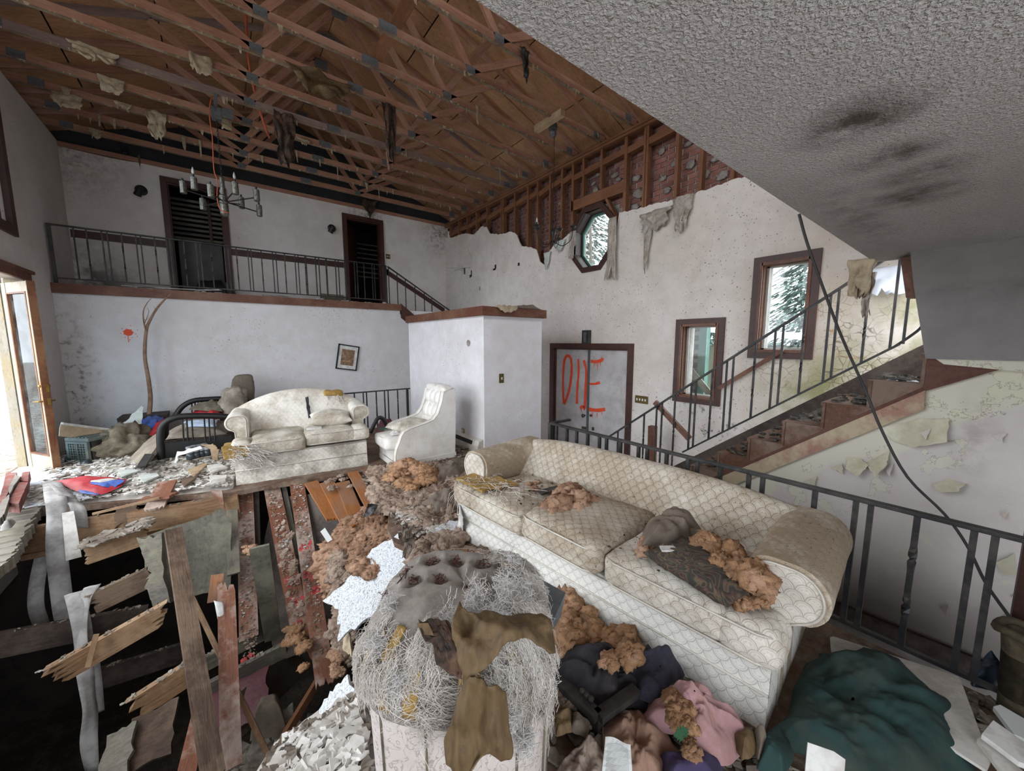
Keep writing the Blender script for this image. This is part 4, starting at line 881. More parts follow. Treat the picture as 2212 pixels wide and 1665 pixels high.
# french door leaf, swung into the room
HG = Vector((-2.10, 7.70, 0)); a1 = AZ(127, 1017, .02); dv = Vector((a1.x - HG.x, a1.y - HG.y, 0)); WL = dv.length
ang = math.atan2(dv.y, dv.x); FM = Matrix.Translation(HG + Vector((0, 0, .015))) @ Matrix.Rotation(ang, 4, 'Z')
fd = thing('french_door', 'narrow glazed wooden door standing open at the far left, brass handles', 'door', M=FM)
HT = 2.36
obj('stile', MB().box(0, .09, -.022, .022, 0, HT), M['doorpaint'], fd, M=FM); obj('stile', MB().box(WL - .11, WL, -.022, .022, 0, HT), M['doorpaint'], fd, M=FM)
obj('rail', MB().box(.11, WL - .11, -.022, .022, 0, .2), M['doorpaint'], fd, M=FM); obj('rail', MB().box(.11, WL - .11, -.022, .022, HT - .13, HT), M['doorpaint'], fd, M=FM)
obj('latch_edge', MB().box(WL, WL + .012, -.045, .024, 0, HT), M['doorwood'], fd, M=FM)
obj('glazing_bead', MB().box(.10, .125, -.028, .028, .19, HT - .12).box(WL - .125, WL - .10, -.028, .028, .19, HT - .12).box(.125, WL - .125, -.028, .028, .19, .21).box(.125, WL - .125, -.028, .028, HT - .14, HT - .12), M['doorwood'], fd, M=FM)
obj('pane', MB().box(.11, WL - .11, -.004, .004, .2, HT - .13), M['glassblue'], fd, M=FM)
for s in (-1, 1):
    hd_ = obj('handle_plate', MB().box(WL - .07, WL - .025, s * .022, s * .03, .85, 1.16), M['brass'], fd, M=FM)
    obj('lever', MB().tube([(WL - .048, s * .03, .90), (WL - .048, s * .07, .90), (WL - .14, s * .075, .895)], .009, 8).lathe([(.012, 0), (.02, .01), (.016, .02), (0, .022)], 10, (WL - .048, s * .03, 1.09), Matrix.Rotation(-s * math.pi / 2, 3, 'X')), M['brass'], hd_, M=FM, smooth=True)
obj('latch_plate', MB().box(WL + .012, WL + .016, -.015, .015, 1.02, 1.1).box(WL + .012, WL + .018, -.015, .015, .86, .94), M['brass'], fd, M=FM)

# ================================================================ OUTDOORS (seen through doors and windows)
struct('ground', MB().box(-40, XL - .16, -12, 45, -.5, -.25).box(XE + .3, 45, -20, 45, -1.0, -.7).box(XL - .2, XE + .4, 13, 45, -.9, -.6), M['ground'])
def tree(loc, h, r, seed, mat, label, spread=.5, levels=4, lean=0.0):   # trunk, boughs, twigs
    rr = random.Random(seed); loc = Vector(loc); mb = MB()
    def grow(p, d, L, r0, lev):
        pts = [p]; n = 5 if lev else 8
        for i in range(n):
            d = (d + Vector((rr.gauss(0, 1), rr.gauss(0, 1), rr.gauss(0, .6))) * (.05 + .07 * lev)).normalized(); pts.append(pts[-1] + d * L / n)
        mb.tube(pts, [r0 * (1 - .75 * i / n) for i in range(n + 1)], 5 if lev < 2 else 3, caps=False)
        if lev < levels:
            for k in range(8 if lev == 0 else 4):
                t = rr.uniform(.25, 1.0); i = min(n, int(t * n)); q = pts[i]; a = rr.uniform(0, 6.283)
                nd = (d * .55 + Vector((math.cos(a), math.sin(a), rr.uniform(-.1, .6))) * spread * 1.7).normalized(); grow(q, nd, L * rr.uniform(.38, .6), max(.004, r0 * (1 - .7 * t) * .5), lev + 1)
    grow(Vector((0, 0, 0)), Vector((lean, lean * .4, 1)).normalized(), h, r, 0)
    t = thing('tree', label, 'tree', loc); obj('branches', mb, mat, t, M=Matrix.Translation(loc)); return t
tree((-5.6, 12.6, -.3), 8, .16, 11, M['treebark'], 'bare grey tree outside the open glazed door', .5, 3)
tree((-8.6, 16.0, -.3), 9, .2, 12, M['treebark'], 'farther bare tree beyond the open glazed door', .5, 3)
tree((8.6, 7.35, -.8), 8, .10, 21, M['treebark'], 'bare pale tree behind the octagonal window', .55, 4, .1)
tree((12.5, 9.5, -.8), 10, .18, 22, M['treebark'], 'second bare tree farther behind the octagonal window', .55, 4)
tree((13.5, 5.0, -.8), 9, .10, 23, M['treebark'], 'bare tree behind the tall window', .55, 4)
tree((10.8, 8.9, -.8), 9, .09, 24, M['treebark'], 'slim bare tree crowded behind the octagonal window', .6, 4)
tree((11.5, 10.1, -.8), 10, .10, 25, M['treebark'], 'farthest slim bare tree behind the octagonal window', .6, 4)
def conifer(loc, h, w, seed, label):
    rr = random.Random(seed); loc = Vector(loc); t = thing('evergreen_tree', label, 'tree', loc); mb = MB(); tr = MB().tube([(0, 0, 0), (0, 0, h)], [.14, .02], 6)
    for i in range(3600):
        z = h * (1 - rr.random() ** .75) * .95 + .3; R = w * (1 - z / h) * rr.uniform(.2, 1); a = rr.uniform(0, 6.283); p = Vector((R * math.cos(a), R * math.sin(a), z - R * .25))
        d = Vector((math.cos(a), math.sin(a), -.5)) * rr.uniform(.14, .34); s = Vector((-math.sin(a), math.cos(a), 0)) * .06
        mb.prism([p - s, p + s, p + d], (0, 0, .02))
    obj('trunk', tr, M['treebark'], t, M=Matrix.Translation(loc)); o = obj('needles', mb, M['evergreen'], t, M=Matrix.Translation(loc), kind='stuff')
conifer((14.0, 12.4, -.8), 13, 3.0, 31, 'grey-green evergreen behind the octagonal window')
conifer((17.5, 8.0, -.8), 8, 2.0, 32, 'evergreen standing behind the pale shed')
conifer((-13, 22, -.3), 9, 2.4, 33, 'evergreen far beyond the open glazed door')
conifer((16.5, 4.2, -.8), 9, 2.2, 34, 'evergreen filling the top of the tall window')
sh = thing('shed', 'pale green shed with a snowy roof outside the tall window', 'shed', (9.5, 3.5, -.7))
obj('wall', MB().box(9.0, 12, 1.6, 5.2, -.7, 1.55), M['shedwall'], sh, M=Matrix()); obj('roof', MB().prism([(8.8, 1.2, 1.58), (8.8, 5.4, 2.0), (12.2, 5.4, 2.0), (12.2, 1.2, 1.58)], (0, 0, .10)), M['snow'], sh, M=Matrix())
ex = struct('wall_wing', MB().box(6.22, 6.5, 2.95, 3.9, -1, 2.6), simple('tan_mortar', '#4a443c', '#3f3a33', 6, .9, 0, .3, 30, None, 0, 'world'))
tb = mesh('brick', MB().box(-.025, .025, -.095, .095, -.03, .03), M['tanbrick'])
for i in range(22):
    for j in range(3): obj('brick', tb, None, ex, M=Matrix.Translation((6.21, 3.06 + j * .205 + (i % 2) * .1, .45 + i * .074)))
struct('trim_4', MB().box(6.12, 6.24, 2.83, 2.95, -1, 2.6), M['teal'])
plank('plank', (6.08, 3.1, 1.25), (6.08, 2.55, .65), .1, .03, M['greywood'], 'grey board leaning outside the small window', up=(1, 0, 0))
# ================================================================ ROOF TRUSSES
ORD = ['first', 'second', 'third', 'fourth', 'fifth', 'sixth', 'seventh', 'eighth', 'ninth', 'tenth', 'eleventh', 'twelfth', 'thirteenth', 'fourteenth', 'fifteenth']
TY = [4.46 + .6255 * k for k in range(8, -6, -1)]
def tbeam(name, p0, p1, w, mat, par, t=.04):
    return board(name, p0, p1, w, t, mat, par, up=(0, 1, 0))
for k, y in enumerate(TY):
    lb_ = 'roof truss of brown lumber, %s from the white loft wall' % ORD[k]
    if k == 6: lb_ = 'greyed roof truss among brown ones, seventh from the white loft wall'
    t = thing('roof_truss', lb_, 'truss', (RX, y, ZC), group='roof trusses'); mt = M['lumber_grey'] if k in (4,) else M['lumber']
    hz = ZC + .045
    tbeam('bottom_chord', (XL - .1, y, hz), (XE + .1, y, hz), .09, mt, t)
    obj('paper_residue', MB().prism([(x_, y + (.021 if q % 2 else -.021) + .006 * noise.noise(Vector((x_ * 9, y, 0))), ZC - .001) for q, x_ in ((0, XL), (0, -.1), (0, 1.8), (0, 3.6), (0, XE), (1, XE), (1, 3.6), (1, 1.8), (1, -.1), (1, XL))], (0, 0, -.008)), M['kraft_dim'], t)
    for s in (1, -1):
        a, b = roofpt(1.0, y, s) + Vector((0, 0, -.0)), roofpt(0, y, s); tbeam('top_chord', a + Vector((0, 0, -.03)), b + Vector((0, 0, -.055)), .09, mt, t)
        xb = 2.78 if s > 0 else .58
        tp = roofpt(.52, y, s) + Vector((0, 0, -.1)); tbeam('web', (xb + .0 * s, y, hz), tp, .085, M['lumber'], t)
        tbeam('web', (xb, y, hz), (RX + .04 * s, y, RZ - .1), .085, M['lumber'], t)
    for x, w in ((.58, .13), (RX, .20), (2.78, .13), (XL + .25, .15), (XE - .12, .15)):
        for sy in (-1,):
            M_ = Matrix.Translation((x, y + sy * .0215, hz + .01)); obj('gusset_plate', MB().box(-w / 2, w / 2, -.0015, .0015, -.05, .045), M['plate'], t, M=M_)
    obj('gusset_plate', MB().box(-.1, .1, -.0015, .0015, -.1, .05), M['plate'], t, M=Matrix.Translation((RX, y - .0215, RZ - .12)))
# lateral braces and loose blocks
plank('lateral_brace', AZ(885, 0, 5.26) + Vector((.0, -.15, 0)), AZ(806, 140, 5.16), .135, .04, M['stud'], 'pale cross brace nailed over the trusses near the ceiling edge', cat='brace')
plank('lateral_brace', (.75, 10.0, 5.5), (.75, 4.2, 5.5), .1, .04, M['lumber'], 'long brown runner tying the left truss webs together', cat='brace')
plank('lateral_brace', (2.95, 9.6, 5.42), (2.95, 4.0, 5.42), .1, .04, M['lumber'], 'long brown runner tying the right truss webs together', cat='brace')
plank('mounting_block', AZ(1158, 280, 5.02), AZ(1216, 243, 5.02), .09, .09, M['tanpaper'], 'short pale block the small chandelier hangs from', cat='block')
# furring scraps along the chords (torn ceiling edge)
def strip_scraps(y, x0, x1, n, seed):
    r = random.Random(seed); mb = MB()
    for i in range(n):
        x = r.uniform(x0, x1); w = r.uniform(.01, .05); l = r.uniform(.004, .03) * (4 if r.random() < .10 else 1)
        mb.prism([(x, y - .021 - r.random() * .004, ZC + .006), (x + w, y - .022, ZC + .006), (x + w * .7, y - .024 + r.uniform(-.02, .02), ZC - l), (x + w * .2, y - .024, ZC - l * .7)], (0, .003, 0))
    return mb
for k, y in enumerate(TY[1:10]):
    single('torn_ceiling_edge', strip_scraps(y, -1.8, 5.2, 60, k), M['kraft_pale'], 'ragged pale ceiling-board shreds along the %s truss from the loft wall' % ORD[k + 1], 'ceiling shreds', kind='stuff')

# hanging scraps of insulation paper, cloth and film: crumpled sheets pinned at the top
def hang(name, u, v, w, l, mat, label, cat='scrap', group=None, seed=0, y=None, z=ZC, amp=.25, taper=.5, n=9, m=12, x=None, solid=.004):
    r = random.Random(seed or int(u * 7 + v)); p = AY(u, v, y) if y is not None else (AX(u, v, x) if x is not None else AZ(u, v, z)); s = r.uniform(0, 90); P = []
    if x is None and z == ZC and y is None:      # pinned to the near face of a truss
        c_ = [q for q in sorted(TY) if AY(u, v, q - .022).z >= ZC - .02]
        if c_: p = AY(u, v, c_[0] - .024); p.z = min(p.z, ZC + .08)
    ax = Vector((0, 1, 0)) if x is not None else Vector((1, 0, 0)); out = Vector((-1, 0, 0)) if x is not None else Vector((0, -1, 0))
    for i in range(m + 1):
        t = i / m; row = []
        for j in range(n + 1):
            q = j / n - .5; f = noise.noise_vector(Vector((q * 3 + s, t * 3.2, s)))
            ww = w * lerp(1, taper, t ** 1.3) * (1 + .25 * noise.noise(Vector((s, t * 5, 3))))
            ll = l * (t * (1 + .35 * noise.noise(Vector((q * 6 + s, 1, 1))) - .5 * abs(q) * (1 - taper)))
            row.append(p + ax * (q * ww + f.x * amp * w * .5 * t) + out * (.02 + abs(f.y) * amp * w + .02 * t) + Vector((0, 0, -ll + f.z * amp * w * .3 * t)))
        P.append(row)
    mb = MB().grid(P); return single(name, mb, mat, label, cat, group, solid=solid, smooth=True)
K = M['kraft_pale']
hang('hanging_paper', 200, 70, .42, .16, K, 'long pale paper rag clinging to the truss at the far upper left')
hang('hanging_paper', 430, 85, .22, .22, K, 'square tan paper flap hanging left of the orange cable', taper=.9)
hang('hanging_paper', 238, 145, .24, .2, K, 'crumpled pale paper flap under the truss at the upper left', taper=.8)
hang('hanging_paper', 335, 222, .24, .42, K, 'large crumpled tan paper bundle hanging left of the chandelier', amp=.5, taper=.6, n=14, m=16)
hang('hanging_paper', 690, 165, .75, .25, M['kraft'], 'wide golden-brown paper blanket sagging between the middle trusses', amp=.3, taper=.8, n=18, m=12)
hang('hanging_paper', 145, 205, .3, .18, K, 'pale paper pocket near the left wall under the trusses', taper=.8)
hang('hanging_paper', 140, 165, .1, .12, K, 'small pale tongue of paper hanging near the upper left corner')
hang('hanging_paper', 262, 195, .2, .1, K, 'thin pale shred of paper left of the tan bundle')
hang('hanging_paper', 488, 258, .13, .16, K, 'small pale square flap right of the chandelier cable', taper=.95)
hang('hanging_paper', 205, 262, .16, .16, K, 'pale curled paper scrap over the loft railing corner')
hang('hanging_paper', 655, 300, .22, .12, K, 'pale pointed paper flap beside the first black rag', taper=.3)
hang('black_rag', 612, 250, .30, .72, M['mould'], 'black tattered insulation rag hanging at the end of the orange cable', amp=.55, taper=.5, n=16, m=22)
hang('black_rag', 838, 228, .22, .78, M['mould'], 'long black mouldy rag with a pink tail, hanging over the middle of the room', amp=.5, taper=.45, n=16, m=22)
hang('pink_tail', 836, 330, .05, .25, M['peach'], 'pink shred at the tip of the long black rag', y=[q for q in sorted(TY) if AY(838, 228, q - .022).z >= ZC - .02][0] - .05, taper=.6)
hang('black_rag', 795, 432, .42, .42, M['mould'], 'dark matted rag hanging over the right loft doorway', y=YL - .03, amp=.4, taper=.2, n=14, m=16)
hang('black_rag', 1130, 95, .14, .34, M['blackplastic'], 'black plastic sheet torn from the ceiling edge', amp=.6, taper=.5, n=12, m=14)
hang('black_rag', 268, 318, .08, .14, M['black'], 'black junction box dangling above the left loft sconce', y=YL - .01, amp=.2, taper=.9)
hang('black_rag', 300, 335, .03, .22, M['kraft'], 'thin brown shred hanging right of the dangling junction box', y=YL - .01, taper=.4)
NTH = ORD + ['sixteenth', 'seventeenth', 'eighteenth', 'nineteenth', 'twentieth', 'twenty-first', 'twenty-second', 'twenty-third', 'twenty-fourth']
for i, (u, v, w, l) in enumerate(sorted([(395, 282, .06, .24), (430, 287, .035, .3), (352, 305, .03, .16), (245, 240, .03, .18), (212, 232, .03, .2), (640, 325, .03, .22), (565, 330, .04, .14), (1028, 170, .05, .28), (1092, 322, .05, .2), (1120, 340, .04, .12), (1172, 352, .04, .1), (1078, 360, .02, .35), (912, 385, .02, .22), (847, 395, .05, .14), (728, 360, .02, .28), (790, 380, .06, .18), (817, 405, .02, .26), (875, 300, .03, .14), (1290, 235, .03, .08), (905, 340, .02, .12), (975, 280, .03, .06), (690, 345, .03, .14), (1055, 350, .03, .1), (770, 345, .06, .1)])):
    hang('paper_shred', u, v, w, l, K, 'small torn tan paper shred under the trusses, %s from the left' % NTH[i], group='small paper shreds under the trusses', seed=i + 3, n=4, m=6)
# film and paper rags on the entry wall
hang('film_rag', 1478, 425, .32, .50, M['plasticfilm'], 'dirty plastic film rag at the torn wall edge right of the octagonal window', x=XE - .005, amp=.35, taper=.4, n=12, m=16)
hang('film_rag', 1420, 455, .55, .30, M['plasticfilm'], 'wide dirty film flap just right of the octagonal window', x=XE - .005, amp=.3, taper=.5, n=12, m=12)
hang('film_rag', 1402, 478, .17, .78, M['plasticfilm'], 'long narrow film streamer running down the wall right of the octagonal window', x=XE - .005, amp=.4, taper=.25, n=10, m=20)
hang('film_rag', 1326, 470, .16, .95, M['plasticfilm'], 'film curtain strip hanging off the right side of the octagonal window', x=XE - .03, amp=.35, taper=1.3, n=10, m=20)
hang('film_rag', 1240, 500, .15, .50, M['plasticfilm'], 'grey film gathered on the left side of the octagonal window', x=XE - .03, amp=.5, taper=.9, n=10, m=14)
hang('wall_scrap', 1184, 545, .20, .36, M['gypface'], 'pointed scrap of wallboard paper dangling below the small chandelier', x=XE - .02, amp=.12, taper=.25, n=8, m=10)
hang('wall_scrap', 1212, 520, .26, .2, M['gypface'], 'torn wallboard edge just left of the octagonal window', x=XE - .01, amp=.2, taper=.6)
hang('wall_scrap', 918, 590, .2, .1, M['gypface'], 'small peeled scrap in the loft corner by the stair rail', x=XE - .02, amp=.3, taper=.5)
hang('film_rag', 1865, 560, .16, .30, M['kraft_pale'], 'torn board corner under the end of the stippled ceiling', x=3.93, amp=.5, taper=.7, n=10, m=12)
hang('film_rag', 1880, 590, .08, .34, M['plasticfilm'], 'twisted grey film under the end of the stippled ceiling', x=3.95, amp=.8, taper=.5, n=10, m=12)
hang('wall_sheet', 1930, 575, .42, .28, M['snow'], 'white sheet above the top of the stair railing', x=XE - .06, amp=.12, taper=.8)

# cables
def cable(name, pts, r, mat, label, n=40, cat='cable', **k):
    return single(name, MB().tube(path(pts, n), r, 8), mat, label, cat, smooth=True, **k)
oy = 4.75
oc = cable('orange_cable', [(AZ(534, -40, 5.3))] + [AD(u, v, d) for u, v, d in ((532, 60, 5.0), (538, 140, 5.25), (549, 195, 5.45), (560, 235, 5.65), (575, 280, 5.85), (582, 297, 6.0))], .017, M['cable_o'], 'thick orange cable hanging from the trusses at the upper middle')
c2 = AZ(462, 200, 5.05)
cable('thin_wire', [AY(461, 196, 7.2), AY(452, 240, 7.2), AY(459, 300, 7.2), AY(462, 365, 7.2), AY(470, 392, 7.2), AY(469, 425, 7.15), AY(476, 452, 7.1), AY(495, 460, 7.1)], .007, M['cable_o'], 'thin orange wire looping past the chandelier')
cable('grey_cable', [AD(1726, 462, 2.3), AD(1742, 520, 2.32), AD(1770, 600, 2.36), AD(1815, 720, 2.4), AD(1868, 840, 2.42), AD(1905, 930, 2.4), AD(1960, 1030, 2.36), AD(2040, 1110, 2.3), AD(2090, 1180, 2.22), AD(2130, 1260, 2.1), AD(2190, 1345, 1.95)], .008, M['cable_g'], 'dark cable dropping diagonally across the stairs at the right')
cable('thin_wire', [AZ(1258, 198, 5.1), AZ(1240, 215, 5.06), AZ(1222, 228, 5.04)], .005, M['cable_o'], 'short orange wire by the ceiling edge', n=10)

# ================================================================ LAMPS
# pewter chandelier with clear candle bulbs
CH = Vector((.19, 7.31, 3.80)); ch = thing('chandelier', 'pewter chandelier with hammered cups hanging before the left loft door', 'chandelier', CH)
obj('junction_box', MB().box(CH.x - .06, CH.x + .06, CH.y - .05, CH.y + .05, 4.88, 5.04), M['plate'], ch); obj('hanger_bar', MB().box(CH.x - .02, CH.x + .02, 6.9, 7.62, 5.03, 5.05), M['plate'], ch); obj('box_cover', MB().box(CH.x + .07, CH.x + .2, CH.y - .06, CH.y - .05, 4.92, 5.06), M['plate'], ch)
mb = MB()
for i in range(26): 
    zc = 4.88 - i * .034; mb.tube([(CH.x + .012 * math.cos(a) * (1 if i % 2 else .3), CH.y + .012 * math.cos(a) * (.3 if i % 2 else 1), zc + .022 * math.sin(a)) for a in [q * math.pi / 4 for q in range(9)]], .0035, 4, caps=False)
obj('chain', mb, M['black'], ch)
obj('stem', MB().lathe([(.012, .28), (.03, .26), (.03, .02), (.055, .0), (.055, -.10), (.05, -.11), (.055, -.13), (.055, -.26), (.03, -.29), (0, -.3)], 14, CH + Vector((0, 0, .02))), M['silver'], ch, smooth=False)
CUP = [(.0, -.09), (.034, -.09), (.04, -.085), (.04, .075), (.036, .08), (.033, .07), (.0, .068)]
for i in range(9):
    a = 2 * math.pi * i / 9 + .2; R = .38 if i % 2 else .46; zz = .03 if i % 3 else -.10; c = CH + Vector((R * math.cos(a), R * math.sin(a), zz + .03))
    ar = obj('arm', MB().tube([CH + Vector((.04 * math.cos(a), .04 * math.sin(a), -.06)), c - Vector((0, 0, .03))], .009, 6), M['black'], ch)
    cup = obj('cup', MB().lathe(CUP, 12, c), M['silver'], ch)
    obj('candle_socket', MB().lathe([(.013, .06), (.013, .12), (0, .12)], 8, c), M['black'], cup)
    if i in (0, 2, 5, 7): obj('bulb', MB().lathe([(.008, .12), (.016, .14), (.018, .16), (.012, .19), (.004, .215), (0, .22)], 10, c), M['bulb'], cup, smooth=True)
# small wrought-iron chandelier near the entry wall
EC = Vector((4.42, 4.6, 3.36)); ec = thing('iron_chandelier', 'small black wrought-iron chandelier hanging left of the octagonal window', 'chandelier', EC)
obj('ceiling_box', MB().lathe([(.07, 4.98), (.07, 5.05), (.03, 5.06), (0, 5.06)], 10, (4.39, 4.6, 0)).lathe([(.0, 4.86), (.05, 4.88), (.06, 4.93), (.03, 4.98), (0, 4.98)], 10, (4.39, 4.6, 0)), M['plate'], ec)
mb = MB()
for i in range(36):
    zc = 4.86 - i * .0345; 
    if zc > 3.62: mb.tube([(EC.x + .010 * math.cos(a) * (1 if i % 2 else .3), EC.y + .010 * math.cos(a) * (.3 if i % 2 else 1), zc + .022 * math.sin(a)) for a in [q * math.pi / 4 for q in range(9)]], .003, 4, caps=False)
obj('chain', mb, M['black'], ec)
obj('stem', MB().lathe([(.006, .26), (.02, .2), (.012, .15), (.03, .1), (.045, .06), (.03, .02), (.014, -.05), (.02, -.1), (.008, -.15), (0, -.16)], 12, EC), M['black'], ec, smooth=True)
for i in range(5):
    a = 2 * math.pi * i / 5 + .5; R = .32; d = Vector((math.cos(a), math.sin(a), 0)); tp = EC + d * R + Vector((0, 0, [.02, .16, .1, .0, .12][i]))
    obj('arm', MB().tube(path([EC + Vector((0, 0, -.06)), EC + d * R * .45 + Vector((0, 0, -.15)), EC + d * R * .9 + Vector((0, 0, -.06)), tp], 16), .007, 6), M['black'], ec, smooth=True)
    cu = obj('cup', MB().lathe([(.0, -.01), (.03, .0), (.05, .03), (.045, .03), (.015, .01), (.013, .07), (0, .07)], 10, tp), M['black'], ec)
    if i in (1, 2): obj('bulb', MB().lathe([(.009, .07), (.015, .09), (.012, .12), (.003, .145), (0, .15)], 8, tp), M['bulb'], cu, smooth=True)
# spotlights on the loft wall
def sconce(x, z, label):
    t = thing('wall_spotlight', label, 'lamp', (x, YL, z), group='spotlights on the loft wall')
    R = Matrix.Rotation(math.pi / 2, 3, 'X')
    obj('mount', MB().lathe([(.09, 0), (.09, .02), (.06, .035), (0, .04)], 16, (x, YL, z), R), M['black'], t, smooth=False)
    Q = Matrix.Rotation(.45, 3, 'Y') @ Matrix.Rotation(.5, 3, 'X')
    obj('shade', MB().lathe([(.03, .1), (.05, .09), (.055, .0), (.06, -.06), (.055, -.06), (.04, 0), (0, .02)], 14, (x - .03, YL - .11, z - .07), Q), M['black'], t)
    obj('swivel', MB().tube([(x, YL - .02, z), (x - .02, YL - .08, z - .02)], .014, 8), M['black'], t)
sconce(-.97, 4.47, 'black spotlight on the loft wall left of the left loft door'); sconce(2.32, 4.37, 'black spotlight on the loft wall between the two loft doors')

# ================================================================ IRON RAILINGS
def bar(w, L, tw=False):
    """upright bar, base at 0; twisted middle when tw"""
    if not tw: return MB().box(-w / 2, w / 2, -w / 2, w / 2, 0, L)
    mb = MB(); n = 26; P = []
    for i in range(n + 1):
        t = i / n; a = sm(.22, .78, t) * math.pi * 5; s = w * .72
        P.append([(s * math.cos(a + math.pi / 4 + k * math.pi / 2), s * math.sin(a + math.pi / 4 + k * math.pi / 2), L * t) for k in range(4)])
    mb.grid(P, closed=True); return mb
def hrail(name, label, p0, p1, zt, zb, items, bw=.017, rw=.022, post=(), loc=None):
    """level railing between plan points; items = [(distance, twisted)]"""
    p0, p1 = Vector((*p0, 0)), Vector((*p1, 0)); d = (p1 - p0); L = d.length; d.normalize(); a = math.atan2(d.y, d.x)
    t = thing(name, label, 'railing', (p0 + p1) / 2 + Vector((0, 0, zb)), group=None); Rz = Matrix.Rotation(a, 4, 'Z')
    obj('top_rail', MB().box(0, L, -rw, rw, zt - .022, zt), M['iron'], t, M=Matrix.Translation(p0) @ Rz, bevel=.004)
    obj('bottom_rail', MB().box(0, L, -.013, .013, zb + .075, zb + .095), M['iron'], t, M=Matrix.Translation(p0) @ Rz)
    Lb = zt - .02 - (zb + .09); ms = mesh('baluster', bar(bw, Lb), M['iron']); mt = mesh('baluster', bar(bw, Lb, True), M['iron'])
    for s, tw in items: obj('baluster', mt if tw else ms, None, t, M=Matrix.Translation(p0 + d * s + Vector((0, 0, zb + .09))) @ Rz)
    for s in post: obj('post', MB().box(-.02, .02, -.02, .02, zb, zt - .005), M['iron'], t, M=Matrix.Translation(p0 + d * s) @ Rz)
    return t
# loft railing: pair, single twisted, pair ...
it = []; s = .36
X0 = -1.93
for u in (425, 500, 590, 622, 705, 788, 815, 897, 965, 985, 1065, 1135, 1160, 1222, 1300, 1322, 1370, 1437, 1455, 1515, 1580, 1600, 1650, 1710, 1728, 1775, 1830, 1848, 1893, 1945, 1962):
    x = AY(u * .3724, 420 + (165 + u * .115) * .3724, 8.85).x; it.append((x - X0, u in (500, 705, 897, 1065, 1222, 1370, 1515, 1650, 1775, 1893)))
for u in (50, 110, 130, 170, 225, 243, 283, 335, 350, 390, 437, 450, 484):
    x = AY(640 + u * .3724, 560, 8.85).x; it.append((x - X0, u in (50, 170, 283, 390, 484)))
hrail('loft_railing', 'long black iron railing along the edge of the loft', (X0, 8.85), (3.17, 8.85), 3.41, 2.53, it, post=(.02, 5.08))
# sloping piece down the back stairs
def srail(name, label, fx, y0, z0, y1, z1, hgt, ys, ax='y', bw=.017, botfrom=None):
    """sloped railing: top line from (y0,z0) to (y1,z1) in plane x=fx (ax y) or y=fx (ax x)"""
    def P(q, z): return Vector((fx, q, z)) if ax == 'y' else Vector((q, fx, z))
    f = interp(sorted([(y0, z0), (y1, z1)])); t = thing(name, label, 'railing', P((y0 + y1) / 2, min(z0, z1) - hgt))
    up = (0, 0, 1)
    board('top_rail', P(y0, z0), P(y1, z1), .042, .022, M['iron'], t)
    b0 = botfrom if botfrom is not None else y0
    board('bottom_rail', P(b0, f(b0) - hgt), P(y1, z1 - hgt), .026, .02, M['iron'], t)
    for q, tw, zl in ys:
        zb = f(q) - hgt if zl is None else zl; L = f(q) - zb
        obj('baluster', bar(bw, L, tw), M['iron'], t, M=Matrix.Translation(P(q, zb)))
    return t
srail('back_stair_railing', 'short sloping black railing going down beside the right loft door', 8.85, 3.2, 3.39, 4.95, 2.38, .84, [(3.22, 0, None), (3.42, 0, None), (3.62, 0, None), (3.86, 1, None), (4.1, 0, None), (4.3, 0, None)], ax='x')
# railing behind the long sofa
bs = [(y, tw) for y, tw in ((2.72, 0), (2.57, 0), (2.44, 0), (2.30, 1), (2.16, 0), (2.08, 0), (1.93, 1), (1.75, 0), (1.67, 0), (1.5, 1), (1.33, 0), (1.26, 0), (1.1, 1), (.92, 0), (.84, 0), (.57, 1), (.39, 0), (.33, 0), (.16, 1), (-.02, 0), (-.08, 0), (-.26, 1), (-.45, 0), (-.51, 0))]
hrail('stairwell_railing', 'long black iron railing right behind the cream sofa', (2.7, 2.83), (2.7, -.7), .805, -.02, [(2.83 - y, tw) for y, tw in bs], bw=.024, rw=.022, post=(.02,))
obj('return_rail', MB().box(2.7, 3.0, 2.80, 2.84, .78, .802), M['iron'], bpy.data.objects['stairwell_railing'])
hrail('landing_railing', 'short black iron railing between the loveseat and the white closet', (1.55, 7.2), (2.97, 7.2), .72, -.12, [(.15, 0), (.34, 1), (.5, 0), (.56, 0), (.74, 1), (.9, 0), (.97, 0), (1.16, 1)], post=(1.36,), bw=.02)
# railing of the main stairs
RXS = 4.75
ys = [(q, tw, -.35 if q > 2.41 else None) for q, tw in ((3.45, 0), (3.25, 0), (3.01, 1), (2.82, 0), (2.74, 0), (2.56, 1), (2.35, 0), (2.29, 0), (2.10, 1), (1.94, 0), (1.87, 0), (1.65, 1), (1.47, 0), (1.40, 0), (1.22, 1), (1.03, 0), (.97, 0), (.76, 1), (.58, 0), (.50, 0))]
sr = srail('stair_railing', 'sloping black iron railing up the main stairs', RXS, 3.6, .17, .52, 2.50, .87, ys, botfrom=2.42, bw=.019)
f0 = interp([(.52, 2.50 - .87), (3.6, .17 - .87)])
obj('curved_end', MB().tube(path([(RXS, .55, f0(.55)), (RXS, .46, 1.70), (RXS, .40, 1.78), (RXS, .37, 1.9)], 10), .012, 6), M['iron'], sr)

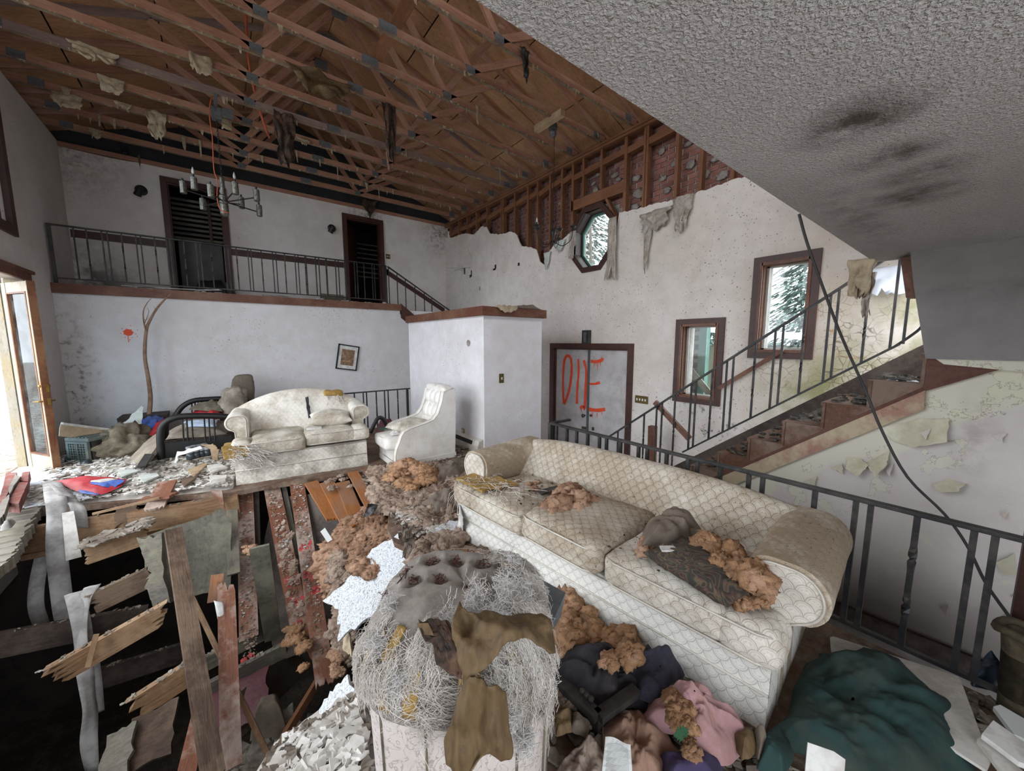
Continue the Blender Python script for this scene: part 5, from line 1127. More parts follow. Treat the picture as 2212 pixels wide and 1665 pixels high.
# ================================================================ MAIN STAIRS
stx = thing('staircase', 'rotten brown wooden staircase rising to the right behind the sofa', 'stairs', (4.25, 1.2, -.45))
X0, X1 = 3.86, 4.68; RISE, RUN = .2025, .26
def nose(i): return .285 + RUN * i, 1.535 - RISE * i       # front edge of tread i (i grows downhill)
rs = random.Random(9)
for i in range(-1, 10):
    y, z = nose(i)
    # tread: from its nosing (downhill edge y+RUN) back to the next riser at y
    if i in (0,):
        obj('tread', MB().prism([(X0, y + RUN + .03, z - RISE), (X0, y, z - RISE), (X0 + .1, y, z - RISE), (X0 + .14, y + .12, z - RISE), (X0 + .08, y + RUN + .03, z - RISE)], (0, 0, .028)), M['tread'], stx)
    elif i == 2:
        obj('tread', MB().prism([(X0, y + RUN + .03, z - RISE), (X0, y + .02, z - RISE), (X0 + .16, y + .01, z - RISE), (X0 + .10, y + .12, z - RISE), (X0 + .22, y + RUN + .03, z - RISE)], (0, 0, .028)), M['tread'], stx)
        obj('tread', MB().prism([(X0 + .4, y + RUN, z - RISE - .02), (X0 + .5, y, z - RISE - .05), (X1, y, z - RISE), (X1, y + RUN, z - RISE)], (0, 0, .028)), M['tread'], stx)
    else:
        obj('tread', MB().box(X0, X1, y - .0, y + RUN + .03, z - RISE - .0, z - RISE + .028), M['tread'], stx)
    if i not in (0, 2): obj('riser', MB().box(X0, X1, y - .02, y, z - RISE, z + .0), M['tread'], stx)
    else: obj('riser', MB().box(X0, X0 + .06, y - .02, y, z - RISE, z + .0), M['tread'], stx)
    # triangular cheek under each tread on the near side
    obj('cheek', MB().prism([(X0 - .012, y, z + .028), (X0 - .012, y, z - RISE), (X0 - .012, y - RUN, z + .0), (X0 - .012, y - RUN, z + .028)], (.014, 0, 0)), M['tread'], stx)
    obj('nosing', MB().box(X0 - .02, X0 + .0, y - .004, y + .014, z - RISE + .02, z + .03), M['tread'], stx)
obj('skirt_board', MB().prism([(X1 + .0, .33, 1.66), (X1, .33, 1.36), (X1, 2.75, -.50), (X1, 2.75, -.20)], (.03, 0, 0)), M['darkwood'], stx)
obj('carriage', MB().prism([(X1 + .03, .33, 1.62), (X1 + .03, .33, 1.30), (X1 + .03, 2.75, -.56), (X1 + .03, 2.75, -.26)], (.05, 0, 0)), M['darkwood'], stx)
obj('stringer', MB().prism([(X0 - .014, -.10, 1.60), (X0 - .014, .285, 1.335), (X0 - .014, 2.6, -.465), (X0 - .014, 2.6, -.50), (X0 - .014, .285, 1.30), (X0 - .014, -.25, 1.60)], (.016, 0, 0)), M['stringer'], stx)
obj('cheek', MB().prism([(X0 - .017, .285, 1.56), (X0 - .017, .285, 1.32), (X0 - .017, -.08, 1.56)], (.004, 0, 0)), M['stringer'], stx)
obj('apron_board', MB().prism([(X0 - .018, .27, 1.315), (X0 - .018, .265, 1.18), (X0 - .018, 2.5, -.565), (X0 - .018, 2.5, -.42)], (.02, 0, 0)), M['apron'], stx)
sh_ = shards('stair_chips', [(X0 + .08, .3), (X0 + .75, .3), (X0 + .75, 2.4), (X0 + .08, 2.4)], 320, .045, M['tread_dirt'], 5, zf=lambda x, y: 1.535 - RISE * (math.floor((y - .285) / RUN) + 1) + .03, label='black and white rot flakes lying on the stair treads', cat='debris')
ws = fluff('stair_lining', [(4.2, .4, 1.2), (4.7, .4, 1.2), (4.7, .9, 1.0), (4.2, .9, 1.0)], 14, .16, M['tread_dirt'], 'matted black lining under the broken top treads', 'lining', 3, .5)
single('snow_patch', heap([(4.0, .32, 1.34), (4.15, .32, 1.34), (4.18, .5, 1.34), (4.0, .5, 1.34)], .03, .01, 3, 6, 24), M['snow'], 'small heap of snow on the top broken tread', 'snow', smooth=True)
# handrail on the entry wall and its fallen pieces
board('handrail', (XE - .05, 2.26, 1.02), (XE - .05, 1.55, 1.55), .06, .045, M['trim2'], label='brown handrail fixed below the tall window', cat='handrail')
p0, p1 = AX(1415, 868, 4.80), AX(1490, 948, 4.80)
plank('handrail_piece', p0, p1, .07, .045, M['trim2'], 'fallen brown handrail piece leaning by the stair railing', cat='handrail', up=(1, 0, 0))
plank('newel_stub', AX(1408, 1000, 5.0), AX(1410, 920, 5.0), .1, .09, M['trim2'], 'brown newel stub standing left of the fallen handrail piece', cat='post', up=(1, 0, 0))
# ================================================================ SEATING
def extr(prof, s0, s1, ns, fn, swap=False):
    """profile [(a,z)] swept along s; fn(s, a, z) -> local point; metric UVs"""
    mb = MB(); mb.uv = []; al = [0.0]
    for (a, z), (b, y) in zip(prof, prof[1:]): al.append(al[-1] + math.hypot(b - a, y - z))
    P = []
    for i in range(ns + 1):
        s = lerp(s0, s1, i / ns); P.append([fn(s, a, z) for a, z in prof]); mb.uv += [(s, q) for q in al]
    mb.grid(P); return mb
def arc(cx, cz, r, a0, a1, n):
    return [(cx + r * math.cos(math.radians(lerp(a0, a1, i / n))), cz + r * math.sin(math.radians(lerp(a0, a1, i / n)))) for i in range(n + 1)]
def piping(pts, M_, par, mat, r=.006, closed=False):
    if closed: pts = list(pts) + [pts[0]]
    return obj('piping', MB().tube(pts, r, 5), mat, par, M=M_, smooth=True)
def sofa(name, label, Mx, L, D, seat, arm_z, back_z, arch, ncush, mats, cush_h=.17, base_z=.04, arm_w=.22, aset=.30, cush_tweak=None, pw=3.0, roll=.125, over=.08, bf=.40):
    """local: x along the front (0..L), y depth (0 front..D back), z up"""
    t = thing(name, label, 'sofa', M=Mx); mF, mS, mB_, mA, mP, mC = mats[:6]
    sb = seat - cush_h
    # base: front apron with lower kick pleat, sides, back
    pr = [(D - .02, sb), (.06, sb), (.035, sb - .02), (.03, .17), (.022, .165), (.028, .155), (.022, .10), (.0, base_z)]
    b = extr(pr, .03, L - .03, 30, lambda s, a, z: (s, a + .008 * math.sin(s * 23) * (z < .15), z))
    for x in (.03, L - .03):
        b.add([(x, D - .02, sb), (x, .05, sb), (x, .03, .12), (x, .0, base_z), (x, D - .02, base_z)], [(0, 1, 2, 3, 4)]); b.uv += [(D, sb), (0, sb), (0, .12), (0, 0), (D, 0)]
    b.add([(.03, D - .02, base_z), (L - .03, D - .02, base_z), (L - .03, D - .02, sb), (.03, D - .02, sb)], [(0, 1, 2, 3)]); b.uv += [(0, 0), (L, 0), (L, sb), (0, sb)]
    base = obj('base', b, mB_, t, M=Mx, smooth=False)
    piping([(x, .02, .162) for x in (.03, L / 2, L - .03)], Mx, base, mP); piping([(.03, .03, sb - .004), (L - .03, .03, sb - .004)], Mx, base, mP, .005)
    # backrest
    def zt(s): return back_z + arch * (1 - abs((s - L / 2) / (L / 2)) ** pw)
    bp = [(D - bf, seat - .10)] + [(lerp(D - bf, D - .21, q), lerp(seat - .1, back_z - .07, q)) for q in (.25, .5, .75)] + arc(D - .115, back_z - .085, .085, 165, 0, 9) + [(D - .02, back_z - .25), (D, .1), (D, base_z)]
    bk = extr(bp, .03, L - .03, 44, lambda s, a, z: (s, a + .012 * noise.noise(Vector((s * 3, z * 4, 1))) - .02 * math.sin(math.pi * min(1, max(0, (z - seat) / (back_z - seat)))) * (a < D - .1), z if z < seat - .05 else z + (zt(s) - back_z) * (z - seat + .05) / (back_z - seat + .05)))
    for x, k in ((.03, 0), (L - .03, 1)):
        n = len(bp); poly = bk.v[k * 44 * n: k * 44 * n + n]; bk.add(poly, [tuple(range(n))]); bk.uv += [(p[1], p[2]) for p in poly]
    back = obj('backrest', bk, mats[6], t, M=Mx, smooth=True); e = back.modifiers.new('split', 'EDGE_SPLIT'); e.split_angle = math.radians(60)
    # arms
    for side in (0, 1):
        fx = (lambda a: a) if side == 0 else (lambda a: L - a)
        r = roll; cx, cz = roll - over, arm_z - roll; aw = arm_w
        r1 = r * .82; ix = aw
        prf = [(ix - .012, base_z + .1), (ix - .008, seat - .06), (ix, arm_z - r1)] + arc(ix - r1, arm_z - r1, r1, 0, 90, 7) + arc(cx, cz, r, 92, 236, 12) + [(max(.03, cx - r * .1), cz - r * 1.05), (.034, cz - r * 1.5), (.032, seat - .15), (.03, base_z)]
        am = extr(prf, aset, D - .06, 16, lambda s, a, z: (fx(a) + .006 * noise.noise(Vector((s * 6, z * 6, side))), s, z + .012 * sm(aset, D, s)))
        for k, y in ((0, aset), (16, D - .06)):
            n = len(prf); poly = am.v[k * n:(k + 1) * n]
            if k == 0:
                poly = [(p[0], p[1] - .0, p[2]) for p in poly]
            am.add(poly, [tuple(range(n))]); am.uv += [(p[0], p[2]) for p in poly]
        arm = obj('arm', am, mA, t, M=Mx, smooth=True); e = arm.modifiers.new('split', 'EDGE_SPLIT'); e.split_angle = math.radians(50)
        # clean front panel with piping
        q = [(fx(lerp(cx, a, .84)), aset - .012, lerp(cz, z, .86) if z > cz - r else z) for a, z in prf]
        fp = MB(); fp.uv = []; fp.prism(q, (0, .014, 0)); fp.uv = [(p[0], p[2]) for p in fp.v]
        pan = obj('arm_panel', fp, mC, arm, M=Mx); piping([Vector(p) - Vector((0, .002, 0)) for p in q], Mx, pan, mP, .006)
    # cushions (T-shaped outside ones)
    w = (L - 2 * arm_w) / ncush
    for i in range(ncush):
        c = dict(dx=0, dy=0, dz=0, h=cush_h, mat=mC, rz=0, ry=0, seed=i); c.update((cush_tweak or {}).get(i, {}))
        m = rbox(w - .006, D - .30, c['h'], .045, 12, .025, 0, (arm_w + w * (i + .5) + c['dx'], (D - .30) / 2 + .0 + c['dy'], 0), .012, c['seed'] * 3.1 + L)
        if i == 0: m = join(m, rbox(arm_w + .04, aset, c['h'], .045, 8, .02, 0, (arm_w / 2 + .022, aset / 2 - .004, 0), .01, 1))
        if i == ncush - 1: m = join(m, rbox(arm_w + .04, aset, c['h'], .045, 8, .02, 0, (L - arm_w / 2 - .022, aset / 2 - .004, 0), .01, 2))
        MM = Mx @ Matrix.Translation((0, 0, sb + c['dz'])) @ Matrix.Translation((L / 2, .3, 0)) @ Matrix.Rotation(c['ry'], 4, 'X') @ Matrix.Rotation(c['rz'], 4, 'Z') @ Matrix.Translation((-L / 2, -.3, 0))
        cu = obj('seat_cushion', m, c['mat'], t, M=MM, smooth=True); weld(cu)
        x0 = .01 if i == 0 else arm_w + w * i + .015; x1 = L - .01 if i == ncush - 1 else arm_w + w * (i + 1) - .015
        for zz in (c['h'] - .018, .02): piping([(x0 + .02, .016 + c['dy'], zz), (x0 + .07, .004 + c['dy'] - .012, zz + .002), ((x0 + x1) / 2, -.012 + c['dy'], zz + .004), (x1 - .07, .004 + c['dy'] - .012, zz + .002), (x1 - .02, .016 + c['dy'], zz)], MM, cu, mP)
    return t
# long sofa: origin at the near (photo-right) front corner; local x runs away from the camera, y to the back
o0 = AZ(1668, 1598, 0); ax_ = Vector((-.087, .996, 0)).normalized(); ay_ = Vector((ax_.y, -ax_.x, 0))
MS = Matrix(((ax_.x, ay_.x, 0, o0.x), (ax_.y, ay_.y, 0, o0.y), (0, 0, 1, 0), (0, 0, 0, 1)))
SOFA = (M['sofa_front'], M['sofa_dirty'], M['sofa_front'], M['sofa_arm'], M['heater'], M['sofa'], M['sofa_back'])
sf = sofa('sofa', 'long cream three-seat sofa with fan-scale brocade, heaped with orange insulation', MS, 2.34, 1.0, .45, .685, .665, .095, 3, SOFA, base_z=-.01, arm_w=.205, pw=3.4, roll=.14, over=.125, bf=.47, aset=.21,
          cush_tweak={1: dict(dz=.03, dy=-.035, mat=M['sofa_dirty'], h=.175, rz=.02), 0: dict(mat=M['sofa']), 2: dict(mat=M['sofa_dirty'], dz=-.01)})
def LS(x, y, z): return MS @ Vector((x, y, z))
# torn end of the far cushion: bare foam and loose threads
tf = [LS(2.31, .01, .482), LS(1.94, .0, .486), LS(1.86, .30, .488), LS(2.30, .30, .484)]
sfm = obj('torn_foam', sheet(tf, .02, .03, 3), M['foam'], sf)
def threads(pa, pb, n, seed, r=.0016, sag=.03, w=.0, npt=7, drift=.1):
    rr = random.Random(seed); mb = MB()
    for i in range(n):
        a = pa(rr); b = pb(rr, a); pts = []
        for k in range(npt):
            t = k / (npt - 1); p = a.lerp(b, t) + Vector((rr.gauss(0, 1), rr.gauss(0, 1), rr.gauss(0, .5))) * drift * .15 * math.sin(math.pi * min(1, t + .15)); p.z -= sag * math.sin(math.pi * t); pts.append(p)
        mb.tube(pts, r * rr.uniform(.6, 1.4), 3, caps=False)
    return mb
mb = threads(lambda q: LS(q.uniform(1.75, 2.33), q.uniform(-.01, .33), .495), lambda q, a: a + Vector((q.uniform(-.2, .2), q.uniform(-.25, .15), q.uniform(-.01, .01))), 70, 5, sag=-.006)
obj('loose_threads', mb, M['shred'], sf, kind='stuff')
mb = threads(lambda q: LS(2.335, q.uniform(0, .2), .45), lambda q, a: a + Vector((q.uniform(-.1, .04), q.uniform(-.1, .1), -q.uniform(.05, .3))), 60, 6, sag=.0)
obj('loose_threads', mb, M['shred'], sf, kind='stuff')
obj('torn_skirt', sheet([LS(2.34, .02, .26), LS(2.34, .10, .02), LS(2.22, -.03, .0), LS(2.12, -.02, .22)], .006, .03, 8), M['sofa_front'], sf)

# loveseat
o1 = AZ(503, 1050, 0.0); e1 = AZ(800, 1003, 0.0); ax_ = (e1 - o1); LL = ax_.length; ax_.normalize(); ay_ = Vector((-ax_.y, ax_.x, 0))
ML = Matrix(((ax_.x, ay_.x, 0, o1.x), (ax_.y, ay_.y, 0, o1.y), (0, 0, 1, 0), (0, 0, 0, 1)))
LOVE = (M['love'], M['love'], M['love_base'], M['love'], M['heater'], M['love_front'], M['love'])
lv = sofa('loveseat', 'soiled ivory two-seat sofa with arched back standing on the broken floor edge', ML, LL, .92, .50, .78, .78, .22, 2, LOVE, .17, -.01, .17, .28, pw=2.2, roll=.10, over=.065,
          cush_tweak={0: dict(dx=.01, dy=-.02, ry=.03), 1: dict(dy=.0, dz=.02)})
def LV(x, y, z): return ML @ Vector((x, y, z))
obj('torn_foam', rbox(.26, .2, .15, .02, 5, c=(.06, .06, .33), wob=.02), M['foam'], lv, M=ML, smooth=True)
mb = threads(lambda q: LV(q.uniform(-.03, .22), q.uniform(-.06, .0), q.uniform(.34, .48)), lambda q, a: a + (ax_ * q.uniform(.05, .3)) + Vector((0, -.02, -q.uniform(.02, .22))), 90, 7, .003, -.01, drift=.2)
obj('loose_threads', mb, M['shred'], lv, kind='stuff')
obj('torn_foam', rbox(.24, .12, .10, .03, 5, .01, 0, (1.17, .775, .855), .03, 4), M['foam'], lv, M=ML, smooth=True)
mb = threads(lambda q: LV(q.uniform(1.06, 1.28), .715, q.uniform(.78, .9)), lambda q, a: a + Vector((q.uniform(-.06, .06), -.06, -q.uniform(.1, .3))), 90, 8, .003, 0); obj('loose_threads', mb, M['shred'], lv, kind='stuff')
obj('black_streak', sheet([LV(.80, .632, .90), LV(.84, .632, .9), LV(.86, .565, .62), LV(.82, .565, .6)], .004, .02, 3), M['darkcloth'], lv)
# pillows
def pillow(name, label, c, sx, sy, th, mat, rz=0, rx=0, ry=0, seed=1, n=22, wr=.02, zpos=True):
    top, bot = [], []
    mb = MB(); mb.uv = []
    for s in (1, -1):
        P = []
        for i in range(n + 1):
            row = []
            for j in range(n + 1):
                x = -math.cos(math.pi * i / n); y = -math.cos(math.pi * j / n); e = max(0, (1 - x * x)) * max(0, (1 - y * y)); pin = 1 - .10 * (1 - x * x * 1.0) * abs(y) ** 3 - .0
                z = s * th / 2 * e ** .42 + wr * e ** .5 * (ridge((x * 2.2 + seed, y * 2.2, s), 3) - .8)
                row.append((x * sx / 2 * (1 - .10 * (1 - y * y) * x * x), y * sy / 2 * (1 - .10 * (1 - x * x) * y * y), z)); mb.uv.append((x * sx / 2, y * sy / 2))
            P.append(row if s > 0 else row[::-1])
        mb.grid(P)
    Mx = Matrix.Translation(Vector(c)) @ Matrix.Rotation(rz, 4, 'Z') @ Matrix.Rotation(rx, 4, 'X') @ Matrix.Rotation(ry, 4, 'Y')
    o = obj(name, mb, mat, M=Mx, label=label, cat='pillow', smooth=True); weld(o); return o
pillow('throw_pillow', 'ivory brocade throw pillow on the right seat of the loveseat', LV(1.08, .36, .625), .50, .42, .20, M['love'], rz=ang * 0 - .15, rx=.12, seed=2)
single('white_box', MB().hexa([LV(.78, .12, .535), LV(.95, .10, .535), LV(.95, .17, .535), LV(.78, .19, .535), LV(.78, .12, .56), LV(.95, .10, .56), LV(.95, .17, .56), LV(.78, .19, .56)]), M['paper'], 'small white packet lying on the right seat of the loveseat', 'box')

# white vinyl armchair
o2 = AZ(856, 1013, 0); e2 = AZ(990, 985, 0); dx = (e2 - o2); dx.normalize(); dy = Vector((-dx.y, dx.x, 0))
MA = Matrix(((dx.x, dy.x, 0, o2.x), (dx.y, dy.y, 0, o2.y), (0, 0, 1, 0), (0, 0, 0, 1)))   # local x to the back, y away from the camera
ac = thing('armchair', 'white vinyl armchair with button-tufted back beside the white closet', 'armchair', M=MA); V = M['vinyl']; AW = .64
side = [(.0, .0), (.0, .17), (.02, .26), (.06, .34), (.09, .42), (.13, .47), (.2, .50), (.45, .55), (.55, .58), (.62, .66), (.68, .82), (.71, .96), (.86, 1.0), (.905, .97), (.90, .6), (.875, .0)]
for y0 in (0, AW - .10):
    s_ = obj('arm', MB().prism([(a, y0, z) for a, z in side], (0, .10, 0)), V, ac, M=MA, bevel=.018)
    for yy in (y0 + .002, y0 + .098): piping([(a, yy, z) for a, z in side[:13]], MA, s_, M['heater'], .005)
obj('front_panel', rbox(.06, AW - .2, .2, .02, 6, .01, 0, (.05, AW / 2, .02)), V, ac, M=MA, smooth=True)
obj('skirt', MB().box(-.01, .88, -.008, .0, .0, .07).box(-.012, .0, 0, AW, 0, .07), V, ac, M=MA)
obj('back_shell', MB().prism([(.80, .08, 0), (.84, .08, .6), (.85, .08, .985), (.90, .08, .96), (.895, .08, .6), (.87, .08, 0)], (0, AW - .16, 0)), V, ac, M=MA)
sc = obj('seat_cushion', rbox(.68, AW - .17, .17, .05, 12, .03, 0, (.25, AW / 2, .22), .01, 4), V, ac, M=MA, smooth=True); weld(sc)
piping([(-.07, .12, .375), (-.088, AW / 2, .378), (-.07, AW - .12, .375)], MA, sc, M['heater']); piping([(-.07, .12, .24), (-.088, AW / 2, .238), (-.07, AW - .12, .24)], MA, sc, M['heater'])
P = []; nb = 30
for i in range(nb + 1):
    row = []
    for j in range(nb + 1):
        a = i / nb; b = j / nb; u_ = abs(math.sin(a * math.pi * 3)); v_ = abs(math.sin(b * math.pi * 3)); puff = .055 * (u_ ** .5) * (v_ ** .5 * .75 + .25) * min(1, 6 * a) * min(1, 8 * (1 - a) + .2) 
        row.append((lerp(.62, .76, a) - puff - .02, .10 + (AW - .2) * b, lerp(.36, .975, a)))
    P.append(row)
tb_ = obj('tufted_back', MB().grid(P), V, ac, M=MA, smooth=True, solid=.02)
for i in (1, 2):
    for j in (1, 2): obj('button', MB().lathe([(.0, -.008), (.014, 0), (.01, .008), (0, .01)], 8, (lerp(.62, .76, i / 3) - .03, .10 + (AW - .2) * j / 3, lerp(.36, .975, i / 3)), Matrix.Rotation(-math.pi / 2, 3, 'Y')), V, tb_, M=MA, smooth=True)
obj('head_roll', rbox(.17, AW - .06, .10, .04, 8, .02, 0, (.80, AW / 2, .92)), V, ac, M=MA, smooth=True)
obj('torn_hole', sheet([(.72, .30, 1.022), (.88, .28, 1.022), (.80, .12, 1.026), (.76, .2, 1.026)], .006, .02, 5), M['tanpaper'], ac, M=MA)
def LA(x, y, z): return MA @ Vector((x, y, z))
aang = math.atan2(dx.y, dx.x)
pillow('throw_pillow', 'flat soiled white pillow on the white armchair seat', LA(.36, .36, .47), .52, .48, .16, M['love_front'], rz=aang + .3, ry=-.06, seed=5)
single('paper_scrap', heap([LA(.0, .14, .41), LA(.18, .12, .42), LA(.2, .3, .42), (LA(.02, .3, .41))], .03, .03, 6, 8, 30, scale=14), M['paper'], 'crumpled white paper on the front of the white armchair seat', 'paper', smooth=True)
single('green_card', MB().box(-.1, .1, -.05, .05, 0, .008).move(LA(.08, .56, .425)), M['leaf'], 'green card on the far edge of the white armchair seat', 'card')

# tufted barrel chair in the foreground, shredded open
CC = Vector((FW[0] * 1.34 - RT[0] * .19, FW[1] * 1.34 - RT[1] * .19, 0)); cR = .345; ang0 = math.atan2(-FW[1], -FW[0])     # local -y faces the camera
MC = Matrix.Translation(CC) @ Matrix.Rotation(ang0 + math.pi / 2, 4, 'Z')
tc = thing('tufted_chair', 'grey tufted barrel chair in the foreground, fabric clawed to white shreds', 'armchair', M=MC)
def sup(a, n): return math.copysign(abs(a) ** (2 / n), a)
def dome(th, t):
    """t 0 lower piped edge .. 1 top centre"""
    n = 3.2; R = cR * (1.0 + .03 * math.sin(math.pi * min(1, t * 2)))
    ph = t * math.pi / 2; rr = math.cos(ph) ** .55 if t < 1 else 0; z = .45 + .29 * math.sin(ph) ** .9
    x = sup(math.cos(th), n) * R * rr; y = sup(math.sin(th), n) * R * .82 * rr
    z += .03 * y / cR + .03 * x / cR * -1
    return Vector((x, y + .04 * t, z))
BT = []
for i in range(7):
    for j in range(3): BT.append((-.30 + i * .105 + (j % 2) * .05, .02 + j * .11))
P = []; mbd = MB(); nt_, nr_ = 96, 34
for i in range(nr_ + 1):
    row = []
    for k in range(nt_):
        p = dome(2 * math.pi * k / nt_, i / nr_); dd = min(math.hypot(p.x - a, (p.y - b)) for a, b in BT); top = sm(.55, .68, p.z)
        nrm = Vector((p.x, p.y, (p.z - .45) * 1.6)).normalized(); p = p + nrm * (-.065 * math.exp(-(dd / .034) ** 2) * top + .012 * noise.noise(p * 7) + .01 * ridge((p.x * 14, p.y * 14, p.z * 5), 2) * .5)
        row.append(p)
    P.append(row)
obj('upper_cushion', mbd.grid(P, closed=True), M['tweed'], tc, M=MC, smooth=True)
P = [[(sup(math.cos(th), 3.2) * cR * f, sup(math.sin(th), 3.2) * cR * .82 * f, z) for th in [2 * math.pi * k / 80 for k in range(80)]] for z, f in ((-.02, .93), (.2, .95), (.42, .97), (.46, .97))]
obj('lower_body', MB().grid(P, closed=True), M['damask'], tc, M=MC, smooth=True)
for th in [math.radians(a) for a in (-170, -128, -97, -62, -30, -8)]:
    obj('seam', MB().tube([(sup(math.cos(th), 3.2) * cR * f * 1.005, sup(math.sin(th), 3.2) * cR * .82 * f * 1.005, z) for z, f in ((-.02, .93), (.2, .95), (.48, .97))], .005, 5), M['grime'], tc, M=MC)
obj('piping', MB().tube([dome(2 * math.pi * k / 60, .0) + Vector((0, 0, -.0)) for k in range(61)], .011, 6), M['tweed'], tc, M=MC, smooth=True)
for (a, b) in BT:
    best = min(((dome(2 * math.pi * k / 60, i / 20), k, i) for k in range(60) for i in range(8, 20)), key=lambda q: (q[0].x - a) ** 2 + (q[0].y - b) ** 2)[0]
    if best.x < .12:
        mb = threads(lambda q: best + Vector((q.gauss(0, .012), q.gauss(0, .012), -.02)), lambda q, p: p + Vector((q.gauss(0, .010), q.gauss(0, .010), .012)), 7, int(a * 100 + b * 999), .0018, 0); obj('button_tuft', mb, M['rust'], tc, M=MC, kind='stuff')
for (u0, u1, t0, t1) in ((-2.5, -2.34, .06, .5), (-2.12, -1.98, .05, .42), (-1.84, -1.72, .05, .36), (-1.56, -1.44, .04, .40), (-1.15, -1.0, .15, .5), (-2.3, -2.2, .1, .3), (-.6, -.4, .5, .75), (-2.2, -2.05, .35, .6), (-.25, -.1, .55, .8), (.3, .5, .7, .85)):
    P = [[dome(lerp(u0, u1, i / 6), lerp(t0, t1, j / 8)) * 1.0 + Vector((math.cos(lerp(u0, u1, .5)), math.sin(lerp(u0, u1, .5)), .35)) * .014 for i in range(7)] for j in range(9)]
    obj('bare_foam', MB().grid(P), M['foam'], tc, M=MC, smooth=True, solid=.01)
rr = random.Random(21); mb = MB()
def strand(th, t, l, dth, out, r_):
    pts = []
    for k in range(7):
        tt = t - k / 6 * l * 2.0; a = th + dth * k / 3 + rr.gauss(0, .016)
        p = dome(a, tt) if tt >= 0 else dome(a, 0) + Vector((0, 0, tt * .55))
        pts.append(p + Vector((math.cos(a), math.sin(a), .5)) * (out + rr.gauss(0, .004)))
    mb.tube(pts, r_, 3, caps=False)
for c_ in range(95):          # matted locks, then stray threads
    th = rr.choice((rr.uniform(-2.75, -.3), rr.uniform(-2.75, -1.0), rr.uniform(-1.0, 1.1))); t = rr.uniform(.10, .70) if th < -.6 else rr.uniform(.5, .92)
    if th < -1.9 and t > .60: t = rr.uniform(.1, .58)
    l = rr.uniform(.05, .17); wd = rr.uniform(.015, .06)
    if any(u0 - .03 < th < u1 + .03 for (u0, u1) in ((-2.5, -2.34), (-2.12, -1.98), (-1.84, -1.72), (-1.56, -1.44))) and rr.random() < .4: continue
    for _ in range(rr.randrange(26, 52)): strand(th + rr.gauss(0, wd), t + rr.gauss(0, .03), l * rr.uniform(.5, 1.15), rr.gauss(0, .012), rr.uniform(.012, .032), rr.uniform(.0004, .0010))
for i in range(1300):
    th = rr.choice((rr.uniform(-2.8, -.15), rr.uniform(-1.0, 1.2))); t = rr.uniform(.12, .62) if th < -.5 else rr.uniform(.5, .92)
    strand(th, t, rr.uniform(.03, .13), rr.gauss(0, .14), rr.uniform(.010, .03), rr.uniform(.0004, .0008))
obj('shredded_cover', mb, M['shred'], tc, M=MC, kind='stuff')
for i, (th, t, s) in enumerate([(-2.7, .62, .035), (-1.9, .25, .04), (-1.2, .12, .03), (-1.0, .75, .05), (-.5, .85, .05), (-1.55, .02, .035), (-1.05, -.05, .03), (-2.35, .4, .03), (-1.6, .68, .04), (-.2, .7, .05), (.4, .8, .05), (-1.35, .86, .045)]):
    q = dome(th, max(0, t)) + Vector((math.cos(th), math.sin(th), .4)) * .014 + Vector((0, 0, min(0, t)))
    mb = threads(lambda g: q + Vector((g.gauss(0, s * .35), g.gauss(0, s * .35), g.gauss(0, s * .7))), lambda g, p: p + Vector((g.gauss(0, s * .4), g.gauss(0, s * .4), g.gauss(0, s * .9))), 110, i + 5, .0007, 0, drift=.12); obj('batting_tuft', mb, M['tuft'], tc, M=MC, kind='stuff')
# brown kraft paper thrown over it
def surf(name, rows, mat, label, cat, thick=.004, sub=1, amp=.006, seed=1, n=14, **k):
    """sheet through rows of control points with fine creases"""
    R = [path(r, n) for r in rows]; m = len(R); out = []
    for i in range(n + 1):
        col = path([R[a][i] for a in range(m)], 5 * (m - 1)) if m > 2 else [R[0][i].lerp(R[1][i], q / 6) for q in range(7)]
        out.append([p + Vector((0, 0, 1)) * amp * (ridge((p.x * 16 + seed, p.y * 16, p.z * 10), 3) - .8) + Vector((1, 1, 0)) * amp * noise.noise(p * 22) for p in col])
    return single(name, MB().grid(out), mat, label, cat, solid=thick, smooth=k.pop('smooth', False), **k)
surf('kraft_sheet', [[AD(992, 1300, 1.20), AD(1010, 1324, 1.17), AD(1045, 1322, 1.20), AD(1090, 1330, 1.19), AD(1182, 1330, 1.24)], [AD(976, 1350, 1.13), AD(1012, 1362, 1.16), AD(1050, 1350, 1.12), AD(1102, 1346, 1.14), AD(1192, 1352, 1.20)], [AD(984, 1400, 1.12), AD(1018, 1405, 1.08), AD(1060, 1388, 1.10), AD(1106, 1358, 1.09), AD(1196, 1384, 1.18)], [AD(1000, 1478, 1.055), AD(1030, 1456, 1.06), AD(1070, 1420, 1.06), AD(1108, 1380, 1.085), AD(1200, 1408, 1.15)]], M['kraft'], 'folded brown kraft paper draped over the top of the clawed chair', 'paper', amp=.012, smooth=True, n=30)
surf('kraft_sheet', [[AD(1004, 1470, 1.075), AD(1022, 1462, 1.05), AD(1042, 1468, 1.075), AD(1066, 1478, 1.055), AD(1092, 1490, 1.085)], [AD(968, 1580, 1.09), AD(1002, 1560, 1.06), AD(1036, 1566, 1.085), AD(1070, 1560, 1.06), AD(1100, 1572, 1.10)], [AD(958, 1612, 1.10), AD(996, 1628, 1.07), AD(1036, 1612, 1.09), AD(1072, 1618, 1.07), AD(1110, 1622, 1.10)], [AD(985, 1690, 1.10), AD(992, 1710, 1.08), AD(1010, 1672, 1.085), AD(1040, 1640, 1.075), AD(1098, 1630, 1.095)]], M['kraft'], 'torn brown kraft paper hanging down the front of the clawed chair', 'paper', amp=.013, smooth=True, n=30)
